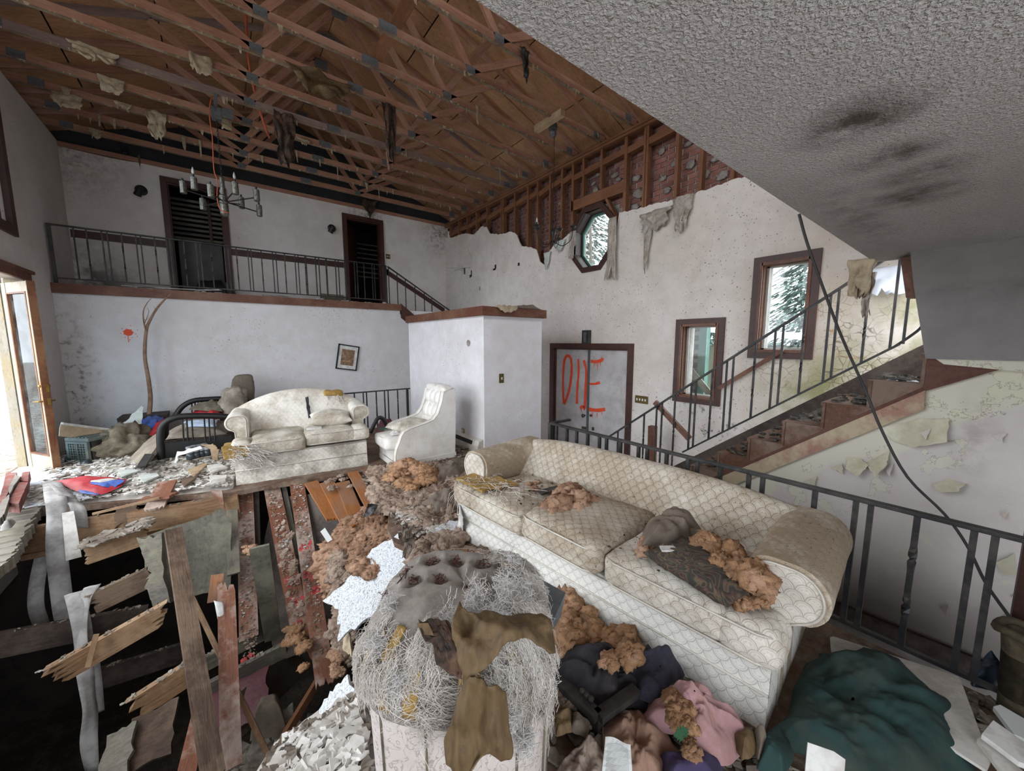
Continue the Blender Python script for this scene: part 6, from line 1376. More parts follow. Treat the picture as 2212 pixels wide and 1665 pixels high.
surf('dark_rag', [[AD(903, 1348, 1.175), AD(930, 1345, 1.18), AD(965, 1352, 1.18)], [AD(935, 1400, 1.13), AD(955, 1395, 1.13), AD(988, 1400, 1.125)], [AD(955, 1450, 1.095), AD(975, 1455, 1.09), AD(996, 1478, 1.075)]], M['mould'], 'dark burnt rag beside the kraft paper on the clawed chair', 'rag', amp=.02)
surf('kraft_sheet', [[AD(900, 1348, 1.165), AD(925, 1346, 1.165)], [AD(912, 1368, 1.15), AD(938, 1372, 1.15)]], M['kraft'], 'small ochre paper corner on the clawed chair by the burnt rag', 'paper', amp=.005)
# ================================================================ FAR FLOOR CLUTTER
# futon frame: two bent-tube arm ends joined by boards
fb = AZ(348, 1002, 0); FY = fb.y
ft = thing('futon', 'black tubular metal futon frame half buried in rubbish behind the loveseat', 'futon', fb)
def arch(y, px, zb, name):
    c = [AY(u, v, y) for u, v in px]; o = obj(name, MB().tube(path(c, 30), .042, 10), M['black'], ft, smooth=True); return o
a1_ = arch(FY, [(350, 1003), (346, 945), (352, 918), (378, 902), (420, 898), (480, 899), (520, 905)], 0, 'arm_frame')
for u in (394, 403, 414, 441, 451, 462): obj('spindle', MB().tube([AY(u, 900, FY), AY(u + 3, 952, FY)], .011, 6), M['black'], a1_)
obj('arm_panel', MB().prism([AY(352, 958, FY), AY(500, 942, FY), AY(502, 975, FY), AY(354, 996, FY)], (0, .03, 0)), M['black'], a1_)
a2_ = arch(FY + 1.35, [(375, 905), (392, 880), (416, 866), (450, 862), (490, 861), (540, 868)], 0, 'arm_frame')
for u in (414, 421, 428, 449, 456, 463): obj('spindle', MB().tube([AY(u, 864, FY + 1.35), AY(u + 1, 895, FY + 1.35)], .011, 6), M['black'], a2_)
obj('futon_back', MB().prism([AY(350, 1000, FY + .3), AY(425, 880, FY + 1.3), AY(432, 880, FY + 1.3), AY(360, 1000, FY + .3)], (.1, 0, 0)), M['darkwood'], ft)
def bulge(name, pts, h, mat, label, cat, seed=1, **k):
    return single(name, heap(pts, h, k.pop('amp', .05), seed, k.pop('nr', 18), k.pop('nt', 60), scale=k.pop('scale', 4), **k), mat, label, cat, smooth=True)
bulge('futon_mattress', [AY(356, 950, FY + .12), AY(420, 945, FY + .12), AY(490, 938, FY + .12), AY(505, 915, FY + 1.0), AY(430, 900, FY + 1.1), AY(368, 930, FY + .5)], .08, M['futon'], 'stained beige futon mattress sagging in the black frame', 'mattress', 4)
single('folded_mattress', join(rbox(.36, .30, .80, .13, 12, .02, 0, (AY(505, 870, 7.9).x, 7.9, .06), .05, 3)), M['futon'], 'folded grey and beige cushion standing behind the left loveseat arm', 'cushion', smooth=True)
single('grey_cushion', rbox(.30, .16, .95, .05, 8, .02, 0, (AY(528, 870, 8.3).x, 8.3, .08), .03, 5), M['greyscrap'], 'dark grey slab leaning on the white wall behind the loveseat', 'cushion', smooth=True)
bulge('red_clothes', [AZ(395, 905, .42), AZ(440, 885, .45), AZ(490, 890, .45), AZ(470, 908, .42)], .10, M['red'], 'red clothes heaped on the futon', 'clothes', 7, scale=9)
bulge('grey_clothes', [AZ(410, 885, .55), AZ(440, 872, .55), AZ(490, 875, .55), AZ(480, 890, .5)], .10, M['grime'], 'grimy knitted heap at the back end of the futon', 'clothes', 8, scale=9)
single('pale_blue_sheet', heap([AZ(395, 912, .42), AZ(470, 905, .42), AZ(465, 922, .40), AZ(400, 922, .40)], .04, .02, 4, 8, 30, scale=8), simple('pale_blue_print', '#9fb4d0', '#b9c6d6', 22, .7, 0, .1), 'pale blue patterned sheet on the futon', 'sheet', smooth=True)
surf('blue_bag', [[AY(303, 912, 8.2), AY(328, 899, 8.3), AY(354, 900, 8.4)], [AY(300, 930, 7.95), AY(325, 918, 7.8), AY(352, 910, 8.0)], [AY(297, 950, 7.7), AY(318, 944, 7.55), AY(340, 922, 7.8)]], M['blue'], 'bright blue nylon bag between the futon and the standing board', 'bag', amp=.025, thick=.03, smooth=True)
surf('red_strap', [[AY(335, 915, 7.75), AY(362, 902, 7.9)], [AY(322, 945, 7.5), AY(345, 925, 7.6)], [AY(316, 955, 7.4), AY(332, 945, 7.45)]], M['red'], 'red cloth beside the blue bag', 'cloth', amp=.02, thick=.02, smooth=True)
single('wallboard', sheet([AY(255, 938, 7.75), AY(262, 915, 7.8), AY(305, 877, 7.95), AY(310, 880, 7.95), AY(305, 925, 7.8), AY(297, 948, 7.7)], .03, .02, 3), M['gypface'], 'pointed pale wallboard piece standing before the dead branch pot', 'wallboard')
single('wallboard', sheet([AY(127, 942, 7.45), AY(130, 916, 7.5), AY(150, 917, 7.5), AY(268, 934, 7.75), AY(258, 948, 7.7), AY(190, 950, 7.55)], .03, .012, 5), M['tanpaper'], 'long wallboard slab with white broken edge on the grey crate', 'wallboard')
plank('white_edge', AY(130, 914, 7.48), AY(262, 931, 7.72), .05, .03, M['white'], 'white crumbling edge along the top of the long wallboard slab', cat='wallboard', j0=.04, j1=.04)
# grey ventilated crate
A_ = AZ(126, 990, .08); B_ = AZ(192, 993, .08); E_ = AZ(245, 975, 0); kx = (B_ - A_).normalized(); ky = Vector((-kx.y, kx.x, 0)); KM = Matrix(((kx.x, ky.x, 0, B_.x - kx.x * .34), (kx.y, ky.y, 0, B_.y - kx.y * .34), (0, 0, 1, 0), (0, 0, 0, 1)))
ck = thing('pet_crate', 'grey plastic crate with ventilation grid by the open glazed door', 'crate', M=KM)
obj('body', MB().box(0, .34, .05, .62, .03, .32), M['blackplastic'], ck, M=KM); obj('lid', MB().box(-.01, .36, 0, .66, .32, .37), M['greyplastic'], ck, M=KM, bevel=.01)
for i in range(6): obj('lid_rib', MB().box(.01 + i * .056, .045 + i * .056, .02, .64, .37, .38), M['greyplastic'], ck, M=KM)
g_ = obj('front_grid', MB().box(0, .34, .0, .03, .03, .06).box(0, .34, .0, .03, .29, .32).box(0, .04, 0, .03, .06, .29).box(.30, .34, 0, .03, .06, .29).box(.16, .18, 0, .03, .06, .29), M['greyplastic'], ck, M=KM)
mb = MB()
for i in range(7): mb.box(.05 + i * .04, .062 + i * .04, .004, .02, .06, .29)
for i in range(6): mb.box(.04, .30, .004, .02, .09 + i * .034, .098 + i * .034)
obj('lattice', mb, M['greyplastic'], g_, M=KM)
kc = AY(276, 968, 7.55); V_, F_ = LUMPS[1]; me = npmesh('knitted_blanket', V_ * np.array([.30, .28, .24]), F_, M['grime']); obj('knitted_blanket', me, None, M=Matrix.Translation((kc.x, kc.y, .20)), label='grimy olive knitted blanket heaped right of the grey crate', cat='blanket')
single('carpet_pad', sheet([AZ(268, 1003, .0), AZ(315, 960, .2), AZ(345, 935, .34), AZ(352, 950, .30), AZ(312, 1012, .02)], .05, .02, 4), M['futon'], 'grey slab sloping from the floor up to the futon arm', 'slab')
single('black_box', MB().hexa([AZ(295, 1012, 0), AZ(314, 1012, 0), AZ(330, 985, 0), AZ(312, 985, 0), AZ(296, 1005, .2), AZ(315, 1005, .2), AZ(331, 980, .2), AZ(313, 980, .2)]), M['blackplastic'], 'dark upright board end left of the futon arm', 'board')
# carton of jars
cb = AZ(425, 1005, 0); ct = thing('jar_carton', 'torn cardboard carton full of small jars in front of the futon', 'carton', cb)
obj('carton_wall', sheet([AZ(372, 1008, .02), AZ(388, 975, .2), AZ(430, 963, .30), AZ(432, 968, .28), AZ(392, 985, .14), AZ(378, 1012, .0)], .012, .02, 3), M['paper'], ct)
obj('carton_wall', sheet([AZ(430, 962, .30), AZ(462, 955, .32), AZ(470, 975, .2), AZ(475, 995, .03), AZ(460, 998, .03), AZ(455, 968, .24)], .012, .02, 4), M['tanpaper'], ct)
obj('carton_wall', MB().box(cb.x - .25, cb.x + .3, cb.y + .05, cb.y + .35, 0, .06), M['tanpaper'], ct)
for i, (u, v) in enumerate([(410, 975), (420, 972), (431, 970), (442, 968), (412, 984), (424, 981), (436, 978), (448, 976)]):
    c = AZ(u, v + 8, .10); o = thing('jar', 'small dark jar with silver cap in the torn carton, %s of the %s row' % (['leftmost', 'second', 'third', 'rightmost'][i % 4], 'back' if i < 4 else 'front'), 'jar', c, group='jars in the torn carton')
    obj('glass', MB().lathe([(.0, 0), (.042, 0), (.046, .02), (.046, .07), (.034, .09), (0, .09)], 10, c), M['glassdark'], o, smooth=True); obj('cap', MB().lathe([(.036, .09), (.038, .095), (.038, .12), (0, .122)], 10, c), M['white_cap'], o)
def bottle(name, p, L, r, az, mat, label, tilt=.04):
    Mx = Matrix.Translation(Vector(p) + Vector((0, 0, r))) @ Matrix.Rotation(az, 4, 'Z') @ Matrix.Rotation(math.pi / 2 - tilt, 4, 'Y'); t = thing(name, label, 'bottle', M=Mx)
    obj('body', MB().lathe([(0, 0), (r * .9, 0), (r, .02), (r, L * .6), (r * .35, L * .8), (r * .35, L * .96), (0, L * .96)], 12), mat, t, M=Mx, smooth=True); obj('cap', MB().lathe([(r * .4, L * .93), (r * .4, L), (0, L)], 10), M['white_cap'], t, M=Mx)
bottle('bottle', AZ(142, 1004, 0), .34, .05, .1, M['glassdark'], 'grey bottle lying on the floor right of the open glazed door')
bottle('bottle', AZ(190, 1012, 0), .18, .055, 1.9, M['glassdark'], 'stubby dark bottle lying in front of the grey crate')
bottle('bottle', AZ(214, 988, 0), .16, .06, 2.6, M['greyplastic'], 'round grey jug lying beside the grey crate')
# red and blue jacket
JP = [AZ(u, v, .08) for u, v in ((122, 1040), (180, 1028), (232, 1031), (278, 1036), (262, 1052), (228, 1066), (205, 1071), (160, 1062))]
jk = single('jacket', heap(JP, .04, .03, 15, 18, 80, scale=4, jag=.02), M['red'], 'red and blue jacket spread flat at the edge of the broken floor', 'jacket', smooth=True)
JM = WM[jk.name]
for pts, mt in (([(182, 1042), (215, 1042), (250, 1036), (272, 1037), (245, 1056), (228, 1052)], 'blue'), ([(165, 1058), (215, 1062), (213, 1070), (175, 1066)], 'blue'), ([(186, 1040), (240, 1033), (255, 1035), (215, 1043)], 'paper')):
    z_ = .115 if mt == 'blue' else .122; m_ = heap([AZ(u, v, z_ - (.03 if v > 1055 else 0)) for u, v in pts], .012, .006, 3, 6, 30, scale=8).move(-JM.translation); obj('panel', m_, M[mt], jk, M=JM, smooth=True)
# pot with the dead branch
pb = AY(305, 915, 8.45); pz = .32; pt = thing('branch_pot', 'dark low planter holding a tall dead branch against the white wall', 'planter', (pb.x, 8.45, 0))
obj('planter', MB().hexa([(pb.x - .18, 8.3, 0), (pb.x + .28, 8.3, 0), (pb.x + .28, 8.7, 0), (pb.x - .18, 8.7, 0), (pb.x - .24, 8.26, .46), (pb.x + .34, 8.26, .46), (pb.x + .34, 8.72, .46), (pb.x - .24, 8.72, .46)]), M['pot'], pt)
def BP(u, v): return AY(u, v, 8.5)
br = obj('branch', MB().tube(path([BP(322, 900), BP(325, 860), BP(321, 820), BP(313, 770), BP(316, 715), BP(325, 690), BP(340, 665), BP(362, 640)], 30), [.034 - .022 * i / 30 for i in range(31)], 7), M['bark'], pt, smooth=True)
for tw, r0 in (([(316, 715), (311, 695), (310, 672), (318, 655), (327, 645)], .012), ([(352, 652), (358, 642), (358, 634)], .009), ([(358, 645), (368, 637), (372, 633)], .008), ([(312, 700), (318, 685), (322, 672), (318, 664)], .006), ([(330, 682), (335, 670), (332, 660)], .005), ([(311, 690), (318, 690), (324, 680)], .005), ([(362, 640), (372, 634)], .005), ([(313, 770), (310, 760)], .008)):
    c = path([BP(u, v) + Vector((0, -.02, 0)) for u, v in tw], 12); obj('twig', MB().tube(c, [r0 * (1 - .7 * i / 12) for i in range(13)], 5), M['bark'], br, smooth=True)
# picture, paint mark, switches, heater, outlet
PM = Matrix.Translation(AY(751, 772, YB - .03)) @ Matrix.Rotation(.17, 4, 'Y') @ Matrix.Rotation(math.pi / 2, 4, 'X')
pc = thing('framed_picture', 'tilted black-framed picture with white mat on the white wall', 'picture', M=PM); pw, ph = .44, .55
obj('frame', MB().box(-pw / 2, pw / 2, -ph / 2, -ph / 2 + .025, -.02, .015).box(-pw / 2, pw / 2, ph / 2 - .025, ph / 2, -.02, .015).box(-pw / 2, -pw / 2 + .025, -ph / 2, ph / 2, -.02, .015).box(pw / 2 - .025, pw / 2, -ph / 2, ph / 2, -.02, .015), M['black'], pc, M=PM)
obj('mat', MB().box(-pw / 2, pw / 2, -ph / 2, ph / 2, -.018, 0), M['paper'], pc, M=PM); obj('print', MB().box(-pw / 2 + .085, pw / 2 - .085, -ph / 2 + .10, ph / 2 - .10, -.01, .004), M['art'], pc, M=PM)
p = AY(277, 718, YB - .004); mb = MB().lathe([(0, .0), (.05, 0), (.055, -.003), (0, -.004)], 14, p, Matrix.Rotation(math.pi / 2, 3, 'X')).box(p.x - .012, p.x - .004, p.y - .003, p.y, p.z - .16, p.z)
for i in range(14): a = i * 2.4; q = .06 + .03 * (i % 3); mb.box(p.x + q * math.cos(a) - .006, p.x + q * math.cos(a) + .006, p.y - .002, p.y, p.z + q * math.sin(a) - .006, p.z + q * math.sin(a) + .006)
obj('paint_splat', mb, M['spray'], wall_low)
p = AX(1012, 741, BX - .003); obj('cover_plate', MB().lathe([(0, 0), (.045, 0), (.05, -.004), (0, -.006)], 16, p, Matrix.Rotation(math.pi / 2, 3, 'Y')), M['mortarblob'], wall_box)
def switch(name, label, c, ax, w, h, n, mat):
    t = thing(name, label, 'light switch' if n else 'outlet', c); d = .008; c = Vector(c)
    if ax == 'x': obj('plate', MB().box(c.x - d, c.x, c.y - w / 2, c.y + w / 2, c.z - h / 2, c.z + h / 2), mat, t, bevel=.002)
    else: obj('plate', MB().box(c.x - w / 2, c.x + w / 2, c.y - d, c.y, c.z - h / 2, c.z + h / 2), mat, t, bevel=.002)
    for i in range(max(n, 2)):
        k = (i + .5) / n - .5 if n else 0; zz = 0 if n else (.03 if i else -.03); s = .010 if n else .017
        q = c + (Vector((-d, -k * w * .85, zz)) if ax == 'x' else Vector((k * w * .85, -d, zz)))
        obj('toggle' if n else 'socket', MB().box(q.x - (.012 if ax == 'x' else s), q.x + (.0 if ax == 'x' else s), q.y - (s if ax == 'x' else .012), q.y + (s if ax == 'x' else 0), q.z - .018, q.z + .018), M['paper'] if n else M['heater'], t)
        if n == 1: break
switch('light_switch', 'single brass light switch on the white closet', AY(1083, 817, BY - .001), 'y', .085, .14, 1, M['switch'])
switch('light_switch', 'wide brass bank of four switches right of the front double door', AX(1386, 863, XE - .001), 'x', .24, .125, 4, M['switch'])
switch('light_switch', 'dark switch plate beside the right loft door', AY(838, 554, YL - .001), 'y', .11, .12, 2, M['switch'])
switch('wall_outlet', 'almond outlet low on the white closet behind the armchair', AX(1001, 934, BX - .001), 'x', .085, .14, 0, M['almond'])
hb = AX(1000, 985, BX); ht = thing('baseboard_heater', 'cream baseboard heater along the white closet behind the armchair', 'heater', (BX - .05, 5.3, 0))
obj('cover', MB().prism([(BX, 4.62, -.05), (BX - .09, 4.62, -.05), (BX - .09, 4.62, .10), (BX - .07, 4.62, .16), (BX, 4.62, .20)], (0, 2.2, 0)), M['heater'], ht)
obj('end_cap', MB().prism([(BX, 4.53, -.08), (BX - .10, 4.53, -.08), (BX - .105, 4.53, .12), (BX - .08, 4.53, .19), (BX, 4.53, .21)], (0, .11, 0)), M['heater'], ht, bevel=.01)
obj('vent_slot', MB().prism([(BX - .088, 4.72, .105), (BX - .07, 4.72, .158), (BX - .074, 4.72, .165), (BX - .094, 4.72, .108)], (0, 2.0, 0)), M['black'], ht)
single('loft_heater', MB().box(1.98, 2.5, YL - .08, YL - .002, 2.58, 2.80), M['grime'], 'grimy metal heater cover beside the right loft door', 'heater', bevel=.008)
bulge('junk_pile', [(-.35, 9.3, 2.53), (.2, 9.2, 2.53), (.35, 9.7, 2.53), (-.2, 9.9, 2.53)], .3, M['black'], 'black heap lying in the left loft doorway', 'heap', 3)
# vacuum hose behind the armchair
hs = cable('vacuum_hose', [AY(800, 935, 6.6), AY(815, 905, 6.6), AY(828, 905, 6.6), AY(838, 925, 6.6)], .035, M['blackplastic'], 'black hose looping up behind the landing railing', n=24, cat='hose')
single('maroon_bag', heap([AZ(812, 945, -.1), AZ(825, 925, -.1), AZ(850, 925, -.1), AZ(855, 950, -.1)], .25, .06, 4, 10, 40), M['maroon'], 'dark maroon bundle behind the landing railing', 'bundle', smooth=True)
# loft edge litter
shards('loft_litter', [(-1.8, 8.83), (3.3, 8.83), (3.3, 9.3), (-1.8, 9.3)], 420, .05, M['chips'], 8, zf=lambda x, y: 2.53, label='pale debris crumbs along the loft floor edge', cat='debris')
for i, (u, v, l, rz) in enumerate([(300, 598, .45, .1), (385, 615, .6, .05), (450, 630, .35, -.2), (600, 640, .5, .1)]):
    p = AY(u, v, 8.95); plank('litter_strip', (p.x - l / 2, 8.95, 2.57), (p.x + l / 2, 8.95 + rz, 2.585), .08, .02, M['white'] if i % 2 else M['strap'], ['thin pale strip on the loft floor near the left corner', 'long white strip on the loft floor before the left door', 'short white strip just right of the left loft door', 'pale strip on the loft floor before the grimy heater'][i], cat='strip')
# rags on the closet cap
surf('cap_scrap', [[(BX + .15, BY - .07, BZ + .15), (BX + .35, BY - .075, BZ + .15), (BX + .55, BY - .07, BZ + .16)], [(BX + .15, BY - .09, BZ + .12), (BX + .35, BY - .10, BZ + .05), (BX + .55, BY - .09, BZ + .11)]], M['kraft_pale'], 'pale torn paper hanging over the brown cap of the white closet', 'paper', amp=.02)
bulge('cap_rag', [(BX + .5, BY - .05, BZ + .13), (BX + 1.1, BY - .06, BZ + .13), (BX + 1.12, BY + .3, BZ + .13), (BX + .5, BY + .3, BZ + .13)], .05, M['greyscrap'], 'grey rags along the right end of the brown closet cap', 'rag', 5, amp=.05, scale=8)

# ================================================================ BROKEN FLOOR
# plaster crumbs all over the far floor
farp = [(-1.9, 5.75), (-.9, 5.45), (.0, 5.1), (.05, 6.4), (-.2, 7.6), (-1.0, 8.3), (-1.9, 8.2)]
single('plaster_bed', heap([(x, y, .0) for x, y in farp], .05, .03, 3, 26, 110, scale=9, jag=.02), M['floordirt'], 'bed of grey plaster dust on the far floor', 'debris', smooth=True, kind='stuff')
shards('plaster_chips', farp, 4200, .032, M['chips'], 11, zf=lambda x, y: .05, label='broken white plaster chips strewn over the far floor', cat='debris', tilt=.7)
shards('plaster_chips', farp, 420, .05, M['rubble'], 12, zf=lambda x, y: .055, label='brown wood and lath splinters on the far floor', cat='debris', tilt=.7, thick=.2)
shards('plaster_chips', [(-1.9, 5.7), (-1.2, 5.6), (-1.3, 6.9), (-1.95, 7.0)], 300, .06, M['snow'], 13, zf=lambda x, y: .03, label='snow-white crumbs on the sill of the open glazed door', cat='debris', tilt=.4)
single('snow_patch', heap([(XL - .25, 6.0, .02), (-1.55, 6.5, .02), (-1.62, 7.1, .02), (XL - .25, 7.6, .02)], .05, .015, 6, 12, 40), M['snow'], 'bright snow blown in across the door sill', 'snow', smooth=True)
for i, (q, m, l) in enumerate([([(447, 1008), (475, 1000), (492, 1012), (455, 1020)], 'white', 'white plaster slab just left of the loveseat skirt'), ([(452, 1030), (490, 1025), (488, 1042), (455, 1046)], 'white', 'second white plaster slab below it by the loveseat corner'), ([(405, 1018), (440, 1000), (450, 1004), (418, 1030)], 'tanpaper', 'tan lath strip in front of the jar carton'), ([(300, 1030), (340, 1020), (345, 1030), (310, 1042)], 'gypface', 'pale wallboard flake in front of the futon'), ([(390, 1040), (425, 1022), (430, 1030), (398, 1050)], 'rotten', 'brown lath splinter in the plaster rubble'), ([(255, 1020), (290, 1012), (300, 1020), (262, 1030)], 'gypface', 'pale wallboard flake behind the red jacket')]):
    single('plaster_slab', sheet([AZ(u, v, .07 + .02 * (k % 2)) for k, (u, v) in enumerate(q)], .02, .01, i), M[m], l, 'plaster slab')
# rim joist under the broken edge, and joists below it
def joist(p0, p1, h, t, mat, label, j0=.02, j1=.02, roll=0):
    return plank('floor_joist', p0, p1, h, t, mat, label, cat='joist', up=(0, 1, 0), j0=j0, j1=j1, roll=roll, seed=int(p0[0] * 100) + 7)
joist((-2.1, 5.46, -.20), (.05, 5.0, -.17), .28, .05, M['oldwood'], 'pale rim joist under the broken edge of the far floor')
plank('ledger_strip', (-1.6, 5.32, -.32), (.05, 4.95, -.26), .06, .05, M['oldwood'], 'pale ledger strip nailed along the rim joist', j0=.05, j1=.05)
single('splintered_block', sheet([AY(247, 1088, 5.2), AY(298, 1085, 5.2), AY(297, 1130, 5.2), AY(280, 1142, 5.2), AY(262, 1128, 5.2), AY(247, 1140, 5.2)], .06, .04, 4), M['rotten'], 'splintered rotten block on the face of the rim joist', 'block')
joist(AY(170, 1205, 4.9), AY(335, 1150, 4.9), .16, .05, M['oldwood'], 'first broken joist below the rim joist, splinter-covered', j0=.1, j1=.1)
joist(AY(185, 1310, 4.5), AY(335, 1240, 4.5), .18, .05, M['rotten'], 'second broken joist below the rim, ending at the mouldy panel', j0=.1, j1=.05)
joist(AY(60, 1490, 3.9), AY(375, 1312, 3.9), .16, .06, M['oldwood'], 'long splintered joist crossing the dark hole', j0=.3, j1=.15)
joist(AY(252, 1555, 3.4), AY(440, 1432, 3.4), .17, .05, M['oldwood'], 'short broken joist jutting left from behind the long plank', j0=.25, j1=.05)
joist(AY(-40, 1400, 4.6), AY(320, 1330, 4.6), .2, .05, M['darkwood'], 'dark joist deep in the hole behind the hanging straps')
joist(AY(200, 1470, 4.9), AY(420, 1400, 4.9), .2, .05, M['darkwood'], 'dark joist deep behind the long splintered one')
joist(AY(430, 1500, 4.0), AY(620, 1400, 4.0), .14, .05, M['greywood'], 'grey dusty joist under the sagging boards, upper')
joist(AY(430, 1440, 4.3), AY(600, 1350, 4.3), .14, .05, M['greywood'], 'grey dusty joist under the sagging boards, lower')
shards('splinters', [AY(180, 1195, 4.9) + Vector((0, -.12, .08)), AY(330, 1145, 4.9) + Vector((0, -.12, .08)), AY(330, 1145, 4.9) + Vector((0, .12, .08)), AY(180, 1195, 4.9) + Vector((0, .12, .08))], 160, .05, M['rubble'], 21, label='splinters lying along the first broken joist', cat='debris')
single('mouldy_panel', sheet([AY(480, 1097, 4.75), AY(500, 1130, 4.7), AY(498, 1270, 4.4), AY(410, 1290, 4.4), AY(330, 1310, 4.4), AY(300, 1165, 4.7)], .03, .02, 6), M['greenply'], 'grey-green mouldy plywood panel hanging below the broken floor edge', 'panel')
single('splintered_post', sheet([AY(300, 1160, 4.6), AY(352, 1150, 4.55), AY(372, 1300, 4.3), AY(340, 1310, 4.3), AY(318, 1270, 4.4), AY(322, 1230, 4.45)], .08, .04, 7), M['greywood'], 'splintered grey board end on the left of the mouldy panel', 'board')
# long leaning timbers
plank('timber', AY(374, 1143, 4.35), AY(462, 1680, 2.75), .115, .05, M['rotten'], 'long brown timber leaning down into the hole, widest of all', cat='timber', up=(.25, -1, .3), j0=.02)
plank('lath_strip', AY(408, 1275, 4.0), AY(588, 1650, 2.9), .035, .025, M['oldwood'], 'thin lath strip leaning right of the long brown timber', up=(0, -1, .4))
plank('timber', AY(488, 1245, 3.9), AY(500, 1660, 2.9), .12, .03, M['floorboard'], 'red-brown board standing between the lath strip and the sagging boards', up=(0, -1, .4), j0=.15, cat='timber')
plank('timber', AY(470, 1240, 3.95), AY(462, 1300, 3.85), .09, .03, M['floorboard_o'], 'orange board stub beside the red-brown standing board', up=(0, -1, .4), cat='timber')
plank('timber', AY(585, 1640, 2.9), AY(690, 1465, 3.5), .05, .05, M['stud'], 'slim reddish stick leaning up right out of the hole', up=(0, -1, .4), cat='timber')
plank('timber', AY(500, 1560, 3.7), AY(650, 1420, 4.2), .3, .04, M['darkwood'], 'wide dark board lying diagonally deep under the sagging boards', up=(0, -1, .6), cat='timber')
plank('timber', AY(400, 1680, 2.9), AY(440, 1510, 3.3), .1, .04, M['floorboard'], 'dark red board end at the foot of the long brown timber', up=(0, -1, .4), cat='timber')
plank('timber', AY(200, 1110, 5.15) , AY(345, 1075, 5.1), .02, .02, M['oldwood'], 'thin batten on the face of the rim joist', cat='batten')
p_ = plank('timber', AZ(330, 1105, -.05), AZ(362, 1040, .12), .16, .025, M['floorboard'], 'brown board tipped over the broken floor edge beside the jacket', cat='timber', j0=.06)
plank('timber', AZ(300, 1080, .02), AZ(380, 1068, .06), .12, .025, M['floorboard'], 'short brown board lying flat on the broken floor edge', cat='timber', j0=.06, j1=.05)
single('curled_veneer', sheet([AY(452, 1060, 5.0), AY(482, 1058, 4.98), AY(484, 1100, 4.95), AY(474, 1075, 5.0)], .012), M['floorboard'], 'curled brown veneer at the left corner of the loveseat', 'veneer')
# sagging floorboards
def fplank(tu, tv, bu, bv, zb, w, mat, label, j1=.05, zt=-.02, yt=4.92, tilt=0):
    a = AZ(tu, tv, zt); b = AZ(bu, bv, zb); return plank('floorboard', a, b, w, .025, mat, label, cat='floorboard', j1=j1, roll=tilt, seed=int(tu))
f1 = fplank(529, 1048, 538, 1382, -1.22, .155, M['floorboard'], 'leftmost sagging floorboard, pale with dust', .02)
f2 = fplank(585, 1042, 668, 1450, -1.28, .16, M['floorboard'], 'second sagging floorboard from the left, dirty with pink paint', .30)
f3 = fplank(641, 1040, 705, 1490, -1.33, .15, M['floorboard'], 'third sagging floorboard from the left, reddest', .10)
f4 = fplank(672, 1042, 724, 1124, -.22, .14, M['floorboard_o'], 'fourth sagging floorboard from the left, orange', .06)
f5 = fplank(706, 1042, 756, 1134, -.24, .15, M['floorboard_o'], 'fifth sagging floorboard from the left, orange', .06)
f6 = fplank(740, 1042, 778, 1136, -.24, .15, M['floorboard_o'], 'sixth sagging floorboard from the left, deep orange', .06)
f7 = plank('floorboard', AZ(762, 1020, .03), AZ(812, 1110, -.05), .12, .025, M['floorboard_o'], 'short orange board lying loose beside the insulation', cat='floorboard')
plank('floorboard', AZ(790, 1010, .02), AZ(850, 1075, .02), .14, .02, M['floorboard'], 'brown floorboard edge half under the orange insulation', cat='floorboard')
for (u0, v0, u1, v1, z1, w, m, l) in ((500, 1062, 505, 1240, -.55, .10, 'greywood', 'dark grey strip left of the leftmost sagging floorboard'), (554, 1050, 562, 1380, -1.25, .05, 'darkwood', 'dark narrow strip right of the leftmost sagging floorboard'), (612, 1045, 690, 1440, -1.34, .05, 'greywood', 'dark gap strip left of the reddest sagging floorboard'), (560, 1180, 590, 1380, -1.25, .14, 'greenply', 'grey-green subfloor strip between the first two sagging floorboards')):
    plank('subfloor_strip', AZ(u0, v0, -.06), AZ(u1, v1, z1 - .04), w, .02, M[m], l, cat='strip')
# pink paint marks lie on boards (parts of them)
def onboard(o, s0, s1, y0, y1, mat, name='paint_mark', seed=1):
    Mx = WM[o.name]; r = random.Random(seed); mb = MB()
    for i in range(16):
        cx, cy = lerp(s0, s1, r.random()), lerp(y0, y1, r.random()); a = r.uniform(.01, .035); n = 7
        mb.prism([Mx @ Vector((cx + a * r.uniform(.3, 1.3) * math.cos(6.283 * q / n), cy + a * r.uniform(.2, .8) * math.sin(6.283 * q / n), .0126)) for q in range(n)], Mx.to_3x3() @ Vector((0, 0, .0012)))
    obj(name, mb, mat, o, kind='stuff')
Lf = 2.0
for o, s0, s1, a, b in ((f2, .55, .60, -.05, .06), (f2, .66, .69, -.07, .07), (f2, .76, .80, -.06, .02), (f3, .38, .42, -.06, .06), (f3, .52, .57, -.06, .07), (f3, .60, .63, 0, .06), (f1, .80, .85, -.06, .06)):
    L_ = 2.15; onboard(o, s0 * L_, s1 * L_, a, b, M['spraypink'], seed=int(s0 * 100))
# subfloor under the slope so the planks rest on something
single('subfloor', sheet([AZ(560, 1070, -.12), AZ(770, 1050, -.10), AZ(830, 1160, -.45), AZ(760, 1400, -1.25), AZ(600, 1420, -1.45), AZ(575, 1250, -.95)], .03, .05, 9), M['darkwood'], 'dark subfloor sheet sagging beneath the loose floorboards', 'subfloor')
